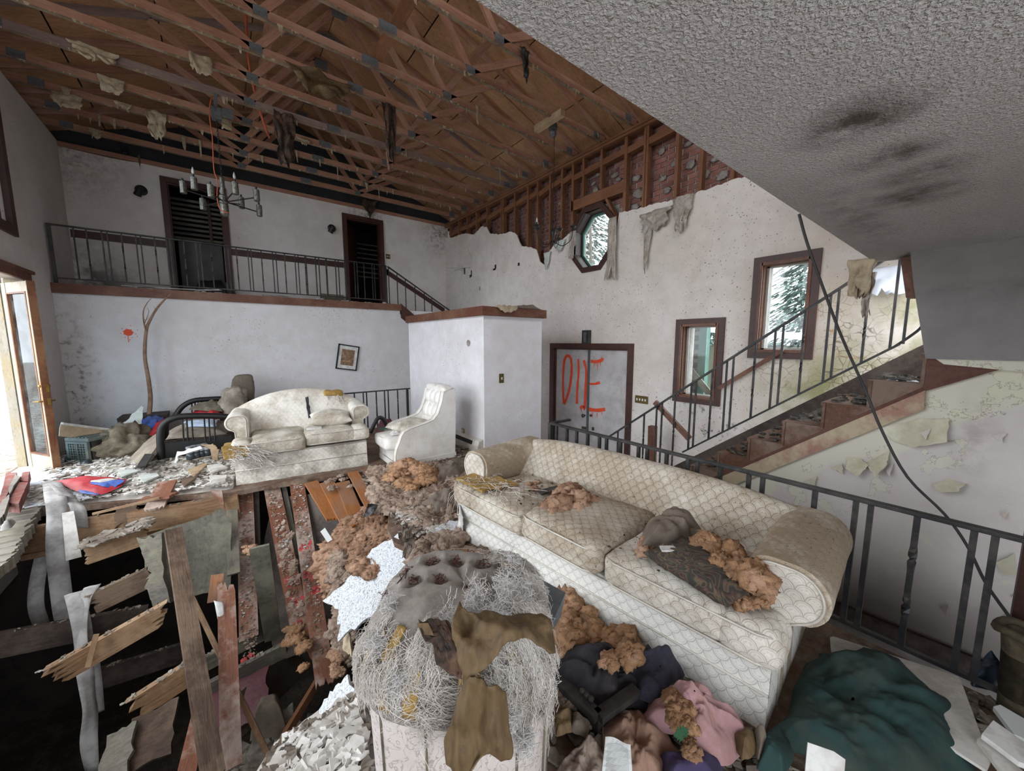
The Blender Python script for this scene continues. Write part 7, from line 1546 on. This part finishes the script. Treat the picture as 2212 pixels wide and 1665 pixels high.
# grit and splinters lying on the sagging boards and broken joists (parts of them)
def grit(o, L, w, n, s, mat, seed, z=.0125):
    Mx = WM[o.name]; q = [Mx @ Vector(p) for p in ((.03, -w / 2, z), (L, -w / 2, z), (L, w / 2, z), (.03, w / 2, z))]
    shards('grit', q, n, s, mat, seed, parent=o, tilt=.7)
for k, (o, L) in enumerate(((f1, 1.75), (f2, 1.6), (f3, 1.9))):
    grit(o, L, .12, 260, .014, M['rubble'], 70 + k); grit(o, L * .8, .12, 90, .016, M['chips'], 80 + k); grit(o, L, .12, 120, .02, M['ins_brown'], 90 + k)
for k, o in enumerate([q for q in bpy.data.objects if q.name.startswith('floor_joist')]):
    L = max(v[0] for v in o.bound_box); hgt = max(v[1] for v in o.bound_box); Mx = WM[o.name]; top = max(((Mx @ Vector((L / 2, sg * hgt, 0))).z, sg) for sg in (-1, 1))[1]
    q = [Mx @ Vector(p) for p in ((.05, top * hgt, -.022), (L * .95, top * hgt, -.022), (L * .95, top * hgt, .022), (.05, top * hgt, .022))]
    shards('grit', q, 40, .02, M['rubble'], 100 + k, parent=o, tilt=.9, lift=-.002)
# hearth-like stepped boards at the left
for i in range(13):
    u, v = [(104, 1066), (104, 1082), (100, 1096), (96, 1106), (84, 1120), (76, 1134), (72, 1148), (64, 1162), (56, 1174), (48, 1190), (40, 1206), (26, 1222), (10, 1238)][i]
    z = .02 - .012 * i; e = AZ(u, v, z); w = .19
    board('board', (e.x - 1.5, e.y + .06, z - rnd.uniform(0, .03)), (e.x, e.y, z), w, .085, M['mossboard'], floor, j1=.05, seed=i + 3)
for i, (q, l) in enumerate([([(0, 1090), (14, 1030), (38, 1028), (30, 1052), (5, 1100)], 'red brick edge at the far left, beside the pale mortar ridge'), ([(18, 1096), (42, 1050), (62, 1050), (42, 1098)], 'red brick right of the pale mortar ridge, lower'), ([(42, 1046), (50, 1028), (66, 1026), (62, 1048)], 'red brick right of the pale mortar ridge, upper')]):
    single('loose_brick', sheet([AZ(u, v, .16) for u, v in q], .09, .01, i), simple('hearth_brick', '#8a4238', '#73352d', 9, .9, 0, .5, 30, '#a89a92', .4, 'world', 9), l, 'brick')
single('mortar_ridge', sheet([AZ(0, 1130, .2), AZ(0, 1100, .2), AZ(34, 1030, .2), AZ(46, 1034, .2), (AZ(30, 1056, .2)), AZ(10, 1118, .2)], .06, .04, 5), M['mossboard'], 'pale mortar ridge between the red bricks at the far left', 'mortar')
single('white_scrap', heap([AZ(0, 1148, .08), AZ(0, 1128, .08), AZ(36, 1128, .08), AZ(22, 1142, .08)], .05, .03, 5, 8, 30, scale=10), M['strap'], 'white crumpled scrap at the far left edge on the stepped boards', 'scrap', smooth=True)
# hanging white straps
def strap(pts, w, label, wd=(1, .1, 0), tw=None, **k):
    return single('hanging_strap', ribbon(pts, w, wd, 30, tw), M['strap'], label, 'strap', solid=.006, smooth=True, **k)
strap([AZ(78, 1038, .04), AZ(95, 1034, .06), AZ(110, 1042, .07), AY(118, 1065, 5.3), AY(124, 1110, 5.2), AY(122, 1180, 5.15), AY(130, 1260, 5.1), AY(140, 1330, 5.05), AY(158, 1385, 5.0)], .13, 'long white strap hanging from the floor edge, left of the pale slat', (1, .2, 0))
strap([AY(104, 1150, 5.4), AY(92, 1200, 5.4), AY(80, 1260, 5.35), AY(78, 1310, 5.3), AY(90, 1350, 5.3)], .10, 'dark grey strap hanging leftmost in the hole')
strap([AZ(118, 1046, .08), AY(135, 1060, 5.3), AY(152, 1080, 5.25), AY(166, 1092, 5.2), AY(172, 1115, 5.2), AY(174, 1140, 5.2)], .11, 'twisted white strap folding over the floor edge under the jacket', (1, .1, -.5))
single('pale_strip', sheet([AY(134, 1108, 5.15), AY(160, 1103, 5.15), AY(177, 1202, 5.05), AY(143, 1211, 5.05)], .015), M['white'], 'pale cream slat hanging beside the long white strap', 'slat')
strap([AY(200, 1265, 4.5), AY(186, 1290, 4.5), AY(180, 1340, 4.5), AY(176, 1400, 4.45), AY(184, 1450, 4.4), AY(190, 1500, 4.35), AY(195, 1540, 4.3), AY(192, 1600, 4.25), AY(200, 1670, 4.2)], .10, 'white strap hanging down over the long splintered joist', (1, 0, 0), lambda t: .9 * math.sin(t * 7))
strap([AY(160, 1280, 4.55), AY(168, 1310, 4.5), AY(178, 1360, 4.5), AY(182, 1395, 4.5)], .11, 'white strap folded over at the second broken joist')
strap([AY(196, 1400, 4.6), AY(205, 1460, 4.6), AY(212, 1540, 4.6)], .08, 'grey strap hanging behind the white strap over the long joist')
plank('stick', AY(208, 1370, 3.8), AY(190, 1440, 3.75), .03, .02, M['oldwood'], 'short splinter stick hanging on the long splintered joist', cat='stick', up=(0, -1, 0))
# basement rubble
bpoly = [(-1.4, 2.2, -1.95), (.2, 2.0, -1.75), (1.0, 2.3, -1.5), (1.0, 3.6, -1.9), (-.3, 4.0, -2.2), (-1.5, 3.6, -2.3)]
single('rubble_mound', heap([(x, y, z - .35) for x, y, z in bpoly], .35, .16, 8, 26, 90, scale=3, p=1.6), M['rubble'], 'dusty mound of rubble at the bottom of the hole', 'rubble', smooth=True, kind='stuff')
shards('rubble_pieces', [(x, y, z) for x, y, z in bpoly], 900, .12, M['rubble'], 31, label='broken plaster and wood lumps at the bottom of the hole', cat='rubble', lift=.0, tilt=.8)
for i, (u, v, w_, m, l) in enumerate([(330, 1600, .2, 'rotten', 'brown board scrap among the rubble left of the long timber'), (520, 1530, .3, 'maroon', 'maroon board lying in the hole behind the lath strip'), (620, 1600, .1, 'mossboard', 'pale board scrap at the foot of the slim stick'), (255, 1650, .12, 'mossboard', 'pale scrap at the bottom end of the white strap')]):
    p = AZ(u, v, -1.55); single('board_scrap', sheet([p + Vector((-w_, -.1, -.1)), p + Vector((w_ * .6, -.16, -.05)), p + Vector((w_ * .8, .2, .12)), p + Vector((-w_ * .7, .22, .1))], .03, .03, i), M[m], l, 'board')
bulge('grey_cushion', [AZ(545, 1600, -1.5), AZ(560, 1545, -1.5), AZ(610, 1540, -1.5), AZ(625, 1590, -1.5)], .25, M['greyscrap'], 'round grey cushion lying in the hole', 'cushion', 4)
single('torn_lining', heap([AY(462, 1300, 3.7), AY(480, 1300, 3.7), AY(492, 1385, 3.6), AY(480, 1390, 3.6)], .05, .03, 4, 8, 30, scale=9), M['paper'], 'white torn paper beside the red-brown standing board', 'paper', smooth=True)

# ================================================================ INSULATION
def PZ(pts, z): return [AZ(u, v, z(u, v) if callable(z) else z) for u, v in pts]
fluff('insulation', PZ([(800, 1015), (870, 1005), (985, 1010), (1050, 1010), (1045, 1060), (985, 1075), (900, 1100), (830, 1110), (815, 1060)], 0.0), 130, .16, M['ins_brown'], 'wide bed of brown-pink insulation between the armchair and the long sofa', seed=2, flat=.4)
fluff('insulation', PZ([(838, 1025), (870, 1005), (930, 1015), (935, 1040), (880, 1060), (845, 1055)], .06), 26, .17, M['ins_bright'], 'bright orange insulation heap at the feet of the white armchair', seed=3, flat=.6)
fluff('insulation', PZ([(700, 1160), (760, 1140), (800, 1120), (845, 1140), (835, 1180), (795, 1200), (755, 1250), (735, 1270), (712, 1230)], lambda u, v: -.12 - (v - 1090) * .0032), 70, .15, M['ins_orange'], 'orange insulation heap sliding down the hole onto the speckled sheet', seed=4)
fluff('insulation', PZ([(712, 1200), (735, 1200), (765, 1290), (765, 1400), (745, 1440), (728, 1380)], lambda u, v: -.45 - (v - 1200) * .0026), 60, .07, M['ins_brown'], 'brown insulation crust along the reddest sagging floorboard', seed=5)
fluff('insulation', PZ([(780, 1222), (825, 1218), (830, 1240), (775, 1240)], -.2), 10, .09, M['ins_orange'], 'small insulation clump on the white speckled sheet', seed=6)
fluff('insulation', PZ([(592, 1120), (625, 1120), (655, 1250), (650, 1330), (628, 1320), (606, 1200)], lambda u, v: -.02 - (v - 1045) * .0030), 44, .035, M['ins_brown'], 'brown dust crust on the dirty pink-painted floorboard', seed=7, k2=5)
fluff('insulation', PZ([(615, 1360), (665, 1350), (690, 1440), (650, 1450)], -1.05), 16, .07, M['ins_bright'], 'frayed orange clump at the ragged end of the pink-painted floorboard', seed=8)
fluff('insulation', PZ([(525, 1180), (555, 1170), (560, 1200), (530, 1215)], lambda u, v: -.45), 6, .06, M['ins_bright'], 'orange clump on the leftmost sagging floorboard', seed=9)
fluff('insulation', PZ([(700, 1420), (735, 1400), (740, 1460), (705, 1480)], -1.0), 12, .06, M['ins_orange'], 'insulation wad at the lower tip of the reddest floorboard', seed=10)
fluff('insulation', PZ([(900, 1165), (1000, 1150), (1030, 1200), (1060, 1235), (960, 1240), (900, 1215)], .02), 46, .10, M['ins_brown'], 'brown insulation crumbs behind the clawed chair', seed=11, flat=.4)
fluff('insulation', PZ([(985, 1198), (1015, 1192), (1020, 1222), (990, 1222)], .05), 7, .08, M['ins_bright'], 'bright orange wad behind the clawed chair', seed=12)
fluff('insulation', PZ([(860, 1070), (930, 1060), (1000, 1080), (1000, 1140), (930, 1140), (880, 1130)], .0), 60, .12, M['ins_brown'], 'matted brown insulation left of the long sofa', seed=13, flat=.35)
fluff('insulation', PZ([(690, 1035), (760, 1020), (765, 1050), (720, 1065)], lambda u, v: -.02), 30, .04, M['ins_brown'], 'brown dust tufts on the orange boards under the loveseat', seed=14, small=True)
# on the sofa
def onsofa(name, pts, n, s, mat, label, seed, zz, flat=.7):
    return fluff(name, [LS(x, y, zz) for x, y in pts], n, s, mat, label, seed=seed, flat=flat)
def sofaxy(u, v, z):   # local sofa coordinates of a pixel at height z
    q = MS.inverted() @ AZ(u, v, z); return (q.x, q.y)
onsofa('insulation', [sofaxy(u, v, .52) for u, v in ((1190, 1085), (1215, 1045), (1240, 1045), (1285, 1070), (1290, 1085), (1230, 1095))], 20, .10, M['ins_orange'], 'orange insulation heap on the sofa against the middle of its back', 4, .48, .9)
onsofa('insulation', [sofaxy(u, v, .5) for u, v in ((1495, 1230), (1530, 1210), (1600, 1240), (1645, 1290), (1640, 1320), (1570, 1270))], 34, .075, M['ins_bright'], 'orange insulation spill over the paisley pillow on the sofa', 5, .60, .8)
onsofa('insulation', [sofaxy(u, v, .5) for u, v in ((1590, 1260), (1640, 1270), (1640, 1330), (1600, 1310))], 12, .06, M['ins_bright'], 'orange strands beside the near sofa arm', 6, .49, .8)
onsofa('insulation', [sofaxy(u, v, .5) for u, v in ((1385, 1175), (1440, 1150), (1500, 1165), (1480, 1190), (1400, 1210), (1365, 1210))], 24, .06, M['ins_orange'], 'orange tufts among the grey rags on the sofa', 7, .52, .8)
onsofa('insulation', [sofaxy(u, v, .5) for u, v in ((1120, 1030), (1165, 1020), (1160, 1050), (1110, 1050))], 9, .055, M['ins_orange'], 'small insulation tuft near the far sofa arm', 8, .47, .7)
bulge('grey_rag', [LS(*sofaxy(u, v, .5), .50) for u, v in ((1370, 1195), (1390, 1150), (1420, 1140), (1470, 1135), (1520, 1160), (1545, 1195), (1500, 1190), (1440, 1195))], .13, M['greyscrap'], 'grey-brown torn lining heaped on the sofa behind the paisley pillow', 'rag', 6, amp=.09, scale=8, nr=22, nt=90)
pillow('paisley_pillow', 'dark paisley pillow lying on the near seat of the sofa', LS(*sofaxy(1520, 1235, .52), .545), .46, .34, .14, M['paisley'], rz=math.radians(80), seed=4, wr=.025)
single('white_envelope', sheet([LS(*sofaxy(u, v, .60), .60) for u, v in ((1425, 1180), (1500, 1180), (1510, 1192), (1430, 1190))], .01), M['paper'], 'white envelope on top of the paisley pillow', 'paper')
shards('sofa_crumbs', [LS(.2, .05, .462), LS(2.2, .05, .462), LS(2.2, .62, .462), LS(.2, .62, .462)], 260, .012, M['darkwood'], 51, label='small dark crumbs over the sofa seats', cat='debris')
single('black_shard', sheet([LS(*sofaxy(u, v, .48), .485) for u, v in ((1160, 1062), (1205, 1050), (1210, 1056), (1170, 1070))], .01), M['blackplastic'], 'black plastic shard on the far sofa seat', 'shard')
# in front of the sofa
fluff('insulation', PZ([(1200, 1310), (1250, 1300), (1300, 1360), (1390, 1400), (1380, 1425), (1290, 1415), (1200, 1380)], .06), 52, .085, M['ins_bright'], 'orange insulation along the front foot of the long sofa', seed=20, flat=.7)
fluff('insulation', PZ([(1310, 1415), (1375, 1408), (1380, 1440), (1320, 1445)], .16), 9, .06, M['ins_bright'], 'orange clump on the dark clothes', seed=21)
fluff('insulation', PZ([(1430, 1490), (1470, 1530), (1510, 1600), (1500, 1655), (1440, 1600)], .22), 16, .045, M['ins_bright'], 'orange clumps on the pink clothes', seed=22)
fluff('insulation', PZ([(1205, 1470), (1240, 1480), (1240, 1560), (1200, 1560)], .05), 12, .05, M['ins_brown'], 'brown crumbs beside the black tray', seed=23)

# ================================================================ SPECKLED CEILING PIECES AND NEAR RUBBLE
single('ceiling_piece', sheet([AZ(798, 1180, -.06), AZ(868, 1160, -.03), AZ(890, 1200, -.06), AZ(884, 1245, -.10), AZ(800, 1330, -.32), AZ(738, 1390, -.5), AZ(738, 1330, -.42), AZ(700, 1300, -.4), AZ(757, 1235, -.2)], .016, .03, 12), M['popsheet'], 'large white speckled ceiling piece lying in the hole behind the clawed chair', 'ceiling piece')
single('ceiling_piece', sheet([AZ(925, 1150, .04), AZ(970, 1125, .05), AZ(1025, 1120, .05), AZ(1030, 1150, .04), AZ(985, 1165, .04)], .016, .03, 13), M['popsheet'], 'flat white speckled ceiling piece left of the long sofa', 'ceiling piece')
single('ceiling_piece', sheet([AZ(665, 1548, -.32), AZ(720, 1495, -.28), AZ(760, 1460, -.2), AZ(790, 1560, -.12), AZ(720, 1590, -.3), AZ(680, 1600, -.4)], .016, .03, 14), M['popsheet'], 'grey speckled ceiling piece left of the clawed chair', 'ceiling piece')
single('ceiling_piece', sheet([AZ(755, 1330, -.45), AZ(760, 1420, -.5), AZ(742, 1400, -.55), AZ(740, 1345, -.5)], .012, .02, 15), M['kraft_pale'], 'tan backing scrap below the large speckled piece', 'ceiling piece')
single('wallboard_edge', sheet([AZ(886, 1205, -.03), AZ(897, 1196, .03), AZ(908, 1198, .03), AZ(900, 1240, .0), AZ(888, 1262, -.08)], .03, .01, 3), M['mossboard'], 'pale wallboard edge standing behind the clawed chair', 'wallboard')
single('plywood_piece', sheet([AZ(897, 1235, .0), AZ(905, 1195, .04), AZ(935, 1200, .04), AZ(975, 1240, .03), AZ(960, 1262, .0)], .025, .01, 4), M['greenply'], 'grey plywood corner behind the clawed chair', 'panel')
plank('edge_strip', AZ(905, 1193, .05), AZ(965, 1235, .05), .05, .03, M['stud'], 'brown edge strip on the grey plywood corner', cat='strip')
surf('hanging_lining', [[AZ(868, 1138, .0), AZ(894, 1136, .0)], [AD(868, 1150, 2.6), AD(890, 1148, 2.6)], [AD(872, 1180, 2.55), AD(896, 1178, 2.55)], [AD(868, 1205, 2.5), AD(880, 1205, 2.5)]], M['greyscrap'], 'grey lining flap hanging over the hole edge behind the clawed chair', 'lining', amp=.02)
surf('black_plastic', [[AZ(795, 1088, .12), AZ(818, 1090, .08)], [AZ(785, 1118, -.05), AZ(806, 1110, .05)]], M['blackplastic'], 'small black plastic sheet beside the orange boards', 'plastic', amp=.01)
bulge('dark_litter', [AZ(905, 1090, .03), AZ(960, 1070, .03), AZ(1000, 1065, .03), AZ(995, 1095, .03), AZ(940, 1110, .03)], .08, M['greyscrap'], 'dark torn roofing paper left of the long sofa', 'litter', 9, amp=.07, scale=9)
bulge('dark_litter', [AZ(940, 1020, .03), AZ(985, 1000, .03), AZ(1020, 1010, .03), AZ(1000, 1030, .03), AZ(955, 1040, .03)], .12, M['greyscrap'], 'grey crumpled paper right of the orange heap by the armchair', 'litter', 10, amp=.09, scale=8)
plank('lath', AZ(980, 1036, .08), AZ(1030, 1060, .08), .04, .02, M['oldwood'], 'thin pale lath sticking out toward the torn sofa cushion', cat='lath')
single('torn_photo', sheet([AZ(692, 1148, -.14), AZ(702, 1140, -.12), AZ(718, 1165, -.2), AZ(708, 1172, -.22)], .006), M['print'], 'small grey printed leaflet on the orange insulation', 'paper')
single('rubble_bed', heap([AZ(u, v, z - .06) for u, v, z in ((560, 1670, -.3), (600, 1600, -.35), (680, 1580, -.35), (760, 1470, -.2), (800, 1600, -.1), (800, 1700, -.05), (650, 1720, -.1))], .05, .05, 4, 30, 90, scale=16, fold=False), M['floordirt'], 'pale rubble bed left of the clawed chair', 'rubble', smooth=True, kind='stuff')
shards('near_rubble', [AZ(u, v, z - .03) for u, v, z in ((560, 1665, -.22), (620, 1600, -.26), (690, 1580, -.24), (770, 1480, -.1), (800, 1600, -.02), (790, 1700, .0), (620, 1720, -.05))], 1100, .035, M['rubble'], 44, label='grey-brown lumps mixed into the plaster crumbs left of the clawed chair', cat='rubble', tilt=.9)
shards('near_rubble', [AZ(u, v, z) for u, v, z in ((580, 1665, -.22), (620, 1600, -.26), (690, 1580, -.24), (770, 1500, -.1), (790, 1600, -.02), (780, 1690, .0), (640, 1700, -.05))], 380, .034, M['chips'], 41, label='plaster crumbs left of the clawed chair', cat='rubble', tilt=.8)
single('near_floor_edge', sheet([AZ(500, 1720, -.36), AZ(600, 1600, -.40), AZ(700, 1560, -.40), AZ(790, 1440, -.25), AZ(860, 1500, -.1), AZ(860, 1750, -.1)], .03, .02, 5), M['floordirt'], 'broken tan floor sheet under the near rubble', 'panel')

# ================================================================ FOREGROUND CLOTHES AND PAPERS
bl = [AZ(u, v, .04) for u, v in ((1195, 1440), (1225, 1410), (1290, 1400), (1360, 1412), (1450, 1425), (1480, 1465), (1440, 1500), (1400, 1540), (1330, 1535), (1250, 1500), (1200, 1480))]
single('dark_clothes', heap(bl, .07, .12, 5, 48, 170, scale=8), M['darkcloth'], 'crumpled dark charcoal clothes in the black tray by the sofa', 'clothes', smooth=True)
single('navy_clothes', heap([AZ(u, v, .08) for u, v in ((1370, 1425), (1450, 1425), (1485, 1460), (1460, 1490), (1420, 1540), (1385, 1520))], .09, .09, 6, 34, 120, scale=8), M['navy'], 'navy garment on the right of the dark clothes', 'clothes', smooth=True)
tr = thing('black_tray', 'black plastic tray corner sticking out under the dark clothes', 'tray', AZ(1290, 1545, .0))
cz = .10; C0, C1, C2 = AZ(1195, 1460, cz), AZ(1292, 1548, cz), AZ(1375, 1490, cz)
for a, b in ((C0, C1), (C1, C2)):
    board('rim', a, b, .05, .03, M['blackplastic'], tr); d_ = (b - a).normalized(); nn = Vector((-d_.y, d_.x, 0)) * .02
    obj('side', MB().hexa([a + Vector((0, 0, -cz)), b + Vector((0, 0, -cz)), b + nn + Vector((0, 0, -cz)), a + nn + Vector((0, 0, -cz)), a, b, b + nn, a + nn]), M['blackplastic'], tr)
for i, q in enumerate((.72, .80, .9)): p = C0.lerp(C1, q) + Vector((.02, .03, .02)); obj('stud', MB().lathe([(.0, 0), (.012, 0), (.014, .01), (0, .016)], 8, p), M['blackplastic'], tr)
single('grey_casing', MB().hexa([AD(1120, 1262, 1.75), AD(1195, 1340, 1.55), AD(1185, 1380, 1.5), AD(1110, 1300, 1.72), AD(1150, 1240, 1.85), AD(1222, 1280, 1.72), AD(1212, 1330, 1.66), AD(1140, 1280, 1.85)]), M['bluegrey'], 'blue-grey appliance casing between the clawed chair and the long sofa', 'appliance')
PKS = [((1425, 1495), (1480, 1490), (1540, 1520), (1600, 1565), (1625, 1620), (1560, 1665), (1500, 1640), (1455, 1590), (1400, 1570), (1390, 1520))]
single('pink_clothes', heap([AZ(u, v, .05) for u, v in PKS[0]], .10, .10, 9, 44, 170, scale=9), M['pink'], 'crumpled pink sweater in front of the long sofa', 'clothes', smooth=True)
single('peach_cloth', heap([AZ(u, v, .03) for u, v in ((1290, 1560), (1330, 1530), (1390, 1540), (1440, 1570), (1470, 1640), (1440, 1710), (1330, 1720), (1300, 1640))], .05, .085, 11, 44, 170, scale=8), M['peach'], 'peach coloured cloth left of the pink sweater', 'clothes', smooth=True)
single('pale_garment', heap([AZ(u, v, .04) for u, v in ((1200, 1660), (1240, 1625), (1285, 1610), (1320, 1660), (1300, 1720), (1200, 1730))], .06, .08, 13, 30, 120, scale=10), M['floral'], 'pale patterned garment by the foot of the clawed chair', 'clothes', smooth=True)
single('purple_cloth', heap([AZ(u, v, .04) for u, v in ((1430, 1640), (1480, 1630), (1560, 1650), (1560, 1720), (1430, 1720))], .06, .05, 14, 18, 70, scale=9), M['purple'], 'dark purple cloth at the bottom below the pink sweater', 'clothes', smooth=True)
q = [AZ(1308, 1590, .17), AZ(1362, 1606, .16), AZ(1366, 1680, .10), AZ(1300, 1672, .12)]; mb = MB(); mb.grid([[q[3].lerp(q[2], j / 6) + Vector((0, 0, .008 * math.sin(j))) if i == 0 else q[3].lerp(q[0], i / 6).lerp(q[2].lerp(q[1], i / 6), j / 6) + Vector((0, 0, .006 * math.sin(j + i))) for j in range(7)] for i in range(7)]); mb.uv = [(j / 6, i / 6) for i in range(7) for j in range(7)]
single('printed_sheet', mb, M['print'], 'printed text sheet lying on the peach cloth', 'paper', solid=.002)
GP = [AZ(u, v, .03) for u, v in ((1770, 1408), (1860, 1395), (1950, 1430), (2040, 1510), (2100, 1600), (2120, 1700), (1900, 1720), (1760, 1660), (1660, 1640), (1650, 1590), (1690, 1540), (1740, 1470))]
single('green_cloth', heap(GP, .10, .14, 17, 60, 220, scale=4.6, p=3.5), M['green'], 'large dark green cloth bundle right of the long sofa', 'cloth', smooth=True)
single('green_cloth', heap([AZ(u, v, .05) for u, v in ((1640, 1610), (1690, 1590), (1720, 1640), (1690, 1690), (1640, 1670))], .08, .06, 18, 18, 70, scale=8), M['green'], 'small green cloth wad at the near corner of the sofa', 'cloth', smooth=True)
single('white_sheet', sheet([AZ(1793, 1374, .04), AZ(1800, 1372, .04), AZ(2068, 1470, .05), AZ(2075, 1478, .05), AZ(2140, 1640, .10), AZ(2130, 1660, .10), AZ(1960, 1560, .06), AZ(1795, 1410, .03)], .012), M['white'], 'white panel lying under the green cloth along the railing', 'panel')
single('white_paper', sheet([AZ(1745, 1603, .22), AZ(1800, 1622, .21), AZ(1826, 1640, .20), AZ(1822, 1690, .15), AZ(1738, 1670, .15)], .004), M['paper'], 'white paper sheet on the green cloth at the bottom edge', 'paper')
for i, (q, m, l) in enumerate([([(2120, 1590), (2145, 1560), (2230, 1620), (2230, 1660), (2200, 1650)], 'paper', 'white magazine on top of the stack in the lower right corner'), ([(2110, 1600), (2125, 1590), (2230, 1690), (2230, 1720), (2200, 1720)], 'white', 'white book edge under the magazine in the lower right corner'), ([(2145, 1530), (2160, 1526), (2235, 1570), (2235, 1610), (2190, 1590)], 'print', 'printed newspaper behind the magazine in the lower right corner')]):
    single('magazine', sheet([AZ(u, v, .14 - .04 * i) for u, v in q], .02), M[m], l, 'magazine')
bulge('blue_bag', [AZ(2105, 1490, .0), AZ(2110, 1450, .0), AZ(2150, 1440, .0), AZ(2168, 1470, .0), (AZ(2150, 1495, .0))], .10, simple('blue_plastic', '#2c4258', '#1f3042', 9, .5, 0, .2, 30), 'crumpled blue plastic bag by the foot of the railing', 'bag', 5, scale=12, amp=.06)
wb = AD(2222, 1372, 1.62); wk = thing('wicker_basket', 'wicker basket rim at the right edge of the picture', 'basket', (wb.x, wb.y, .0))
obj('rim', MB().tube([wb + Vector((.075 * math.cos(a), .085 * math.sin(a), .01 * math.sin(3 * a))) for a in [q * math.pi / 12 for q in range(25)]], .017, 8), M['wicker'], wk, smooth=True)
obj('basket_wall', MB().lathe([(.05, -.42), (.055, -.3), (.065, -.1), (.075, 0), (.07, 0), (.05, -.4)], 20, wb), M['wicker'], wk, smooth=True)
pp = AD(2205, 1300, 1.75); single('post', MB().box(pp.x - .03, pp.x + .06, pp.y - .06, pp.y + .02, 0, .80), M['trim'], 'dark brown newel post at the right edge beside the basket', 'post')
# scraps at the foot of the sofa
for i, (q, m, l) in enumerate([([(1575, 1590), (1595, 1565), (1625, 1580), (1640, 1625), (1600, 1640)], 'kraft', 'tan torn paper scrap at the near corner of the sofa'), ([(1625, 1600), (1650, 1590), (1660, 1625), (1635, 1645)], 'greyscrap', 'grey torn scrap at the near corner of the sofa'), ([(1555, 1560), (1580, 1562), (1590, 1600), (1565, 1600)], 'greyscrap', 'grey scrap between the pink sweater and the sofa'), ([(1190, 1560), (1230, 1545), (1240, 1590), (1200, 1600)], 'kraft', 'brown paper scrap right of the clawed chair'), ([(1240, 1540), (1275, 1560), (1270, 1600), (1235, 1585)], 'greyscrap', 'dark grey scrap below the black tray')]):
    single('torn_scrap', heap([AZ(u, v, .07) for u, v in q], .04, .05, i + 3, 8, 36, scale=10), M[m], l, 'scrap', smooth=True)
single('green_leaf', sheet([AZ(1455, 1585, .26), AZ(1463, 1570, .26), AZ(1475, 1566, .27), AZ(1488, 1575, .26), AZ(1484, 1592, .25), AZ(1468, 1605, .25)], .006, .01, 3), M['leaf'], 'green cloth leaf lying on the pink sweater', 'leaf')
near = [AZ(u, v, .01) for u, v in ((1180, 1420), (1400, 1400), (1650, 1610), (1800, 1720), (1200, 1720))]
shards('near_litter', near, 500, .035, M['rubble'], 61, label='brown litter crumbs between the clawed chair and the sofa', cat='debris', tilt=.8)
shards('near_litter', [AZ(u, v, .01) for u, v in ((1800, 1400), (2212, 1540), (2212, 1700), (2140, 1640), (2060, 1480))], 160, .03, M['rubble'], 62, label='brown litter crumbs along the foot of the stairwell railing', cat='debris', tilt=.6)
shards('floor_crumbs', [(1.1, 2.7, .01), (1.45, 2.4, .01), (1.5, 4.4, .01), (2.9, 4.4, .01), (2.9, 5.1, .01), (1.2, 4.8, .01)], 700, .03, M['rubble'], 63, label='brown crumbs on the floor between armchair and long sofa', cat='debris', tilt=.8)
shards('floor_crumbs', [(1.2, 2.5, .04), (1.45, 2.5, .04), (1.4, 3.4, .04), (1.15, 3.3, .04)], 160, .03, M['chips'], 64, label='white crumbs around the flat speckled ceiling piece', cat='debris', tilt=.6)
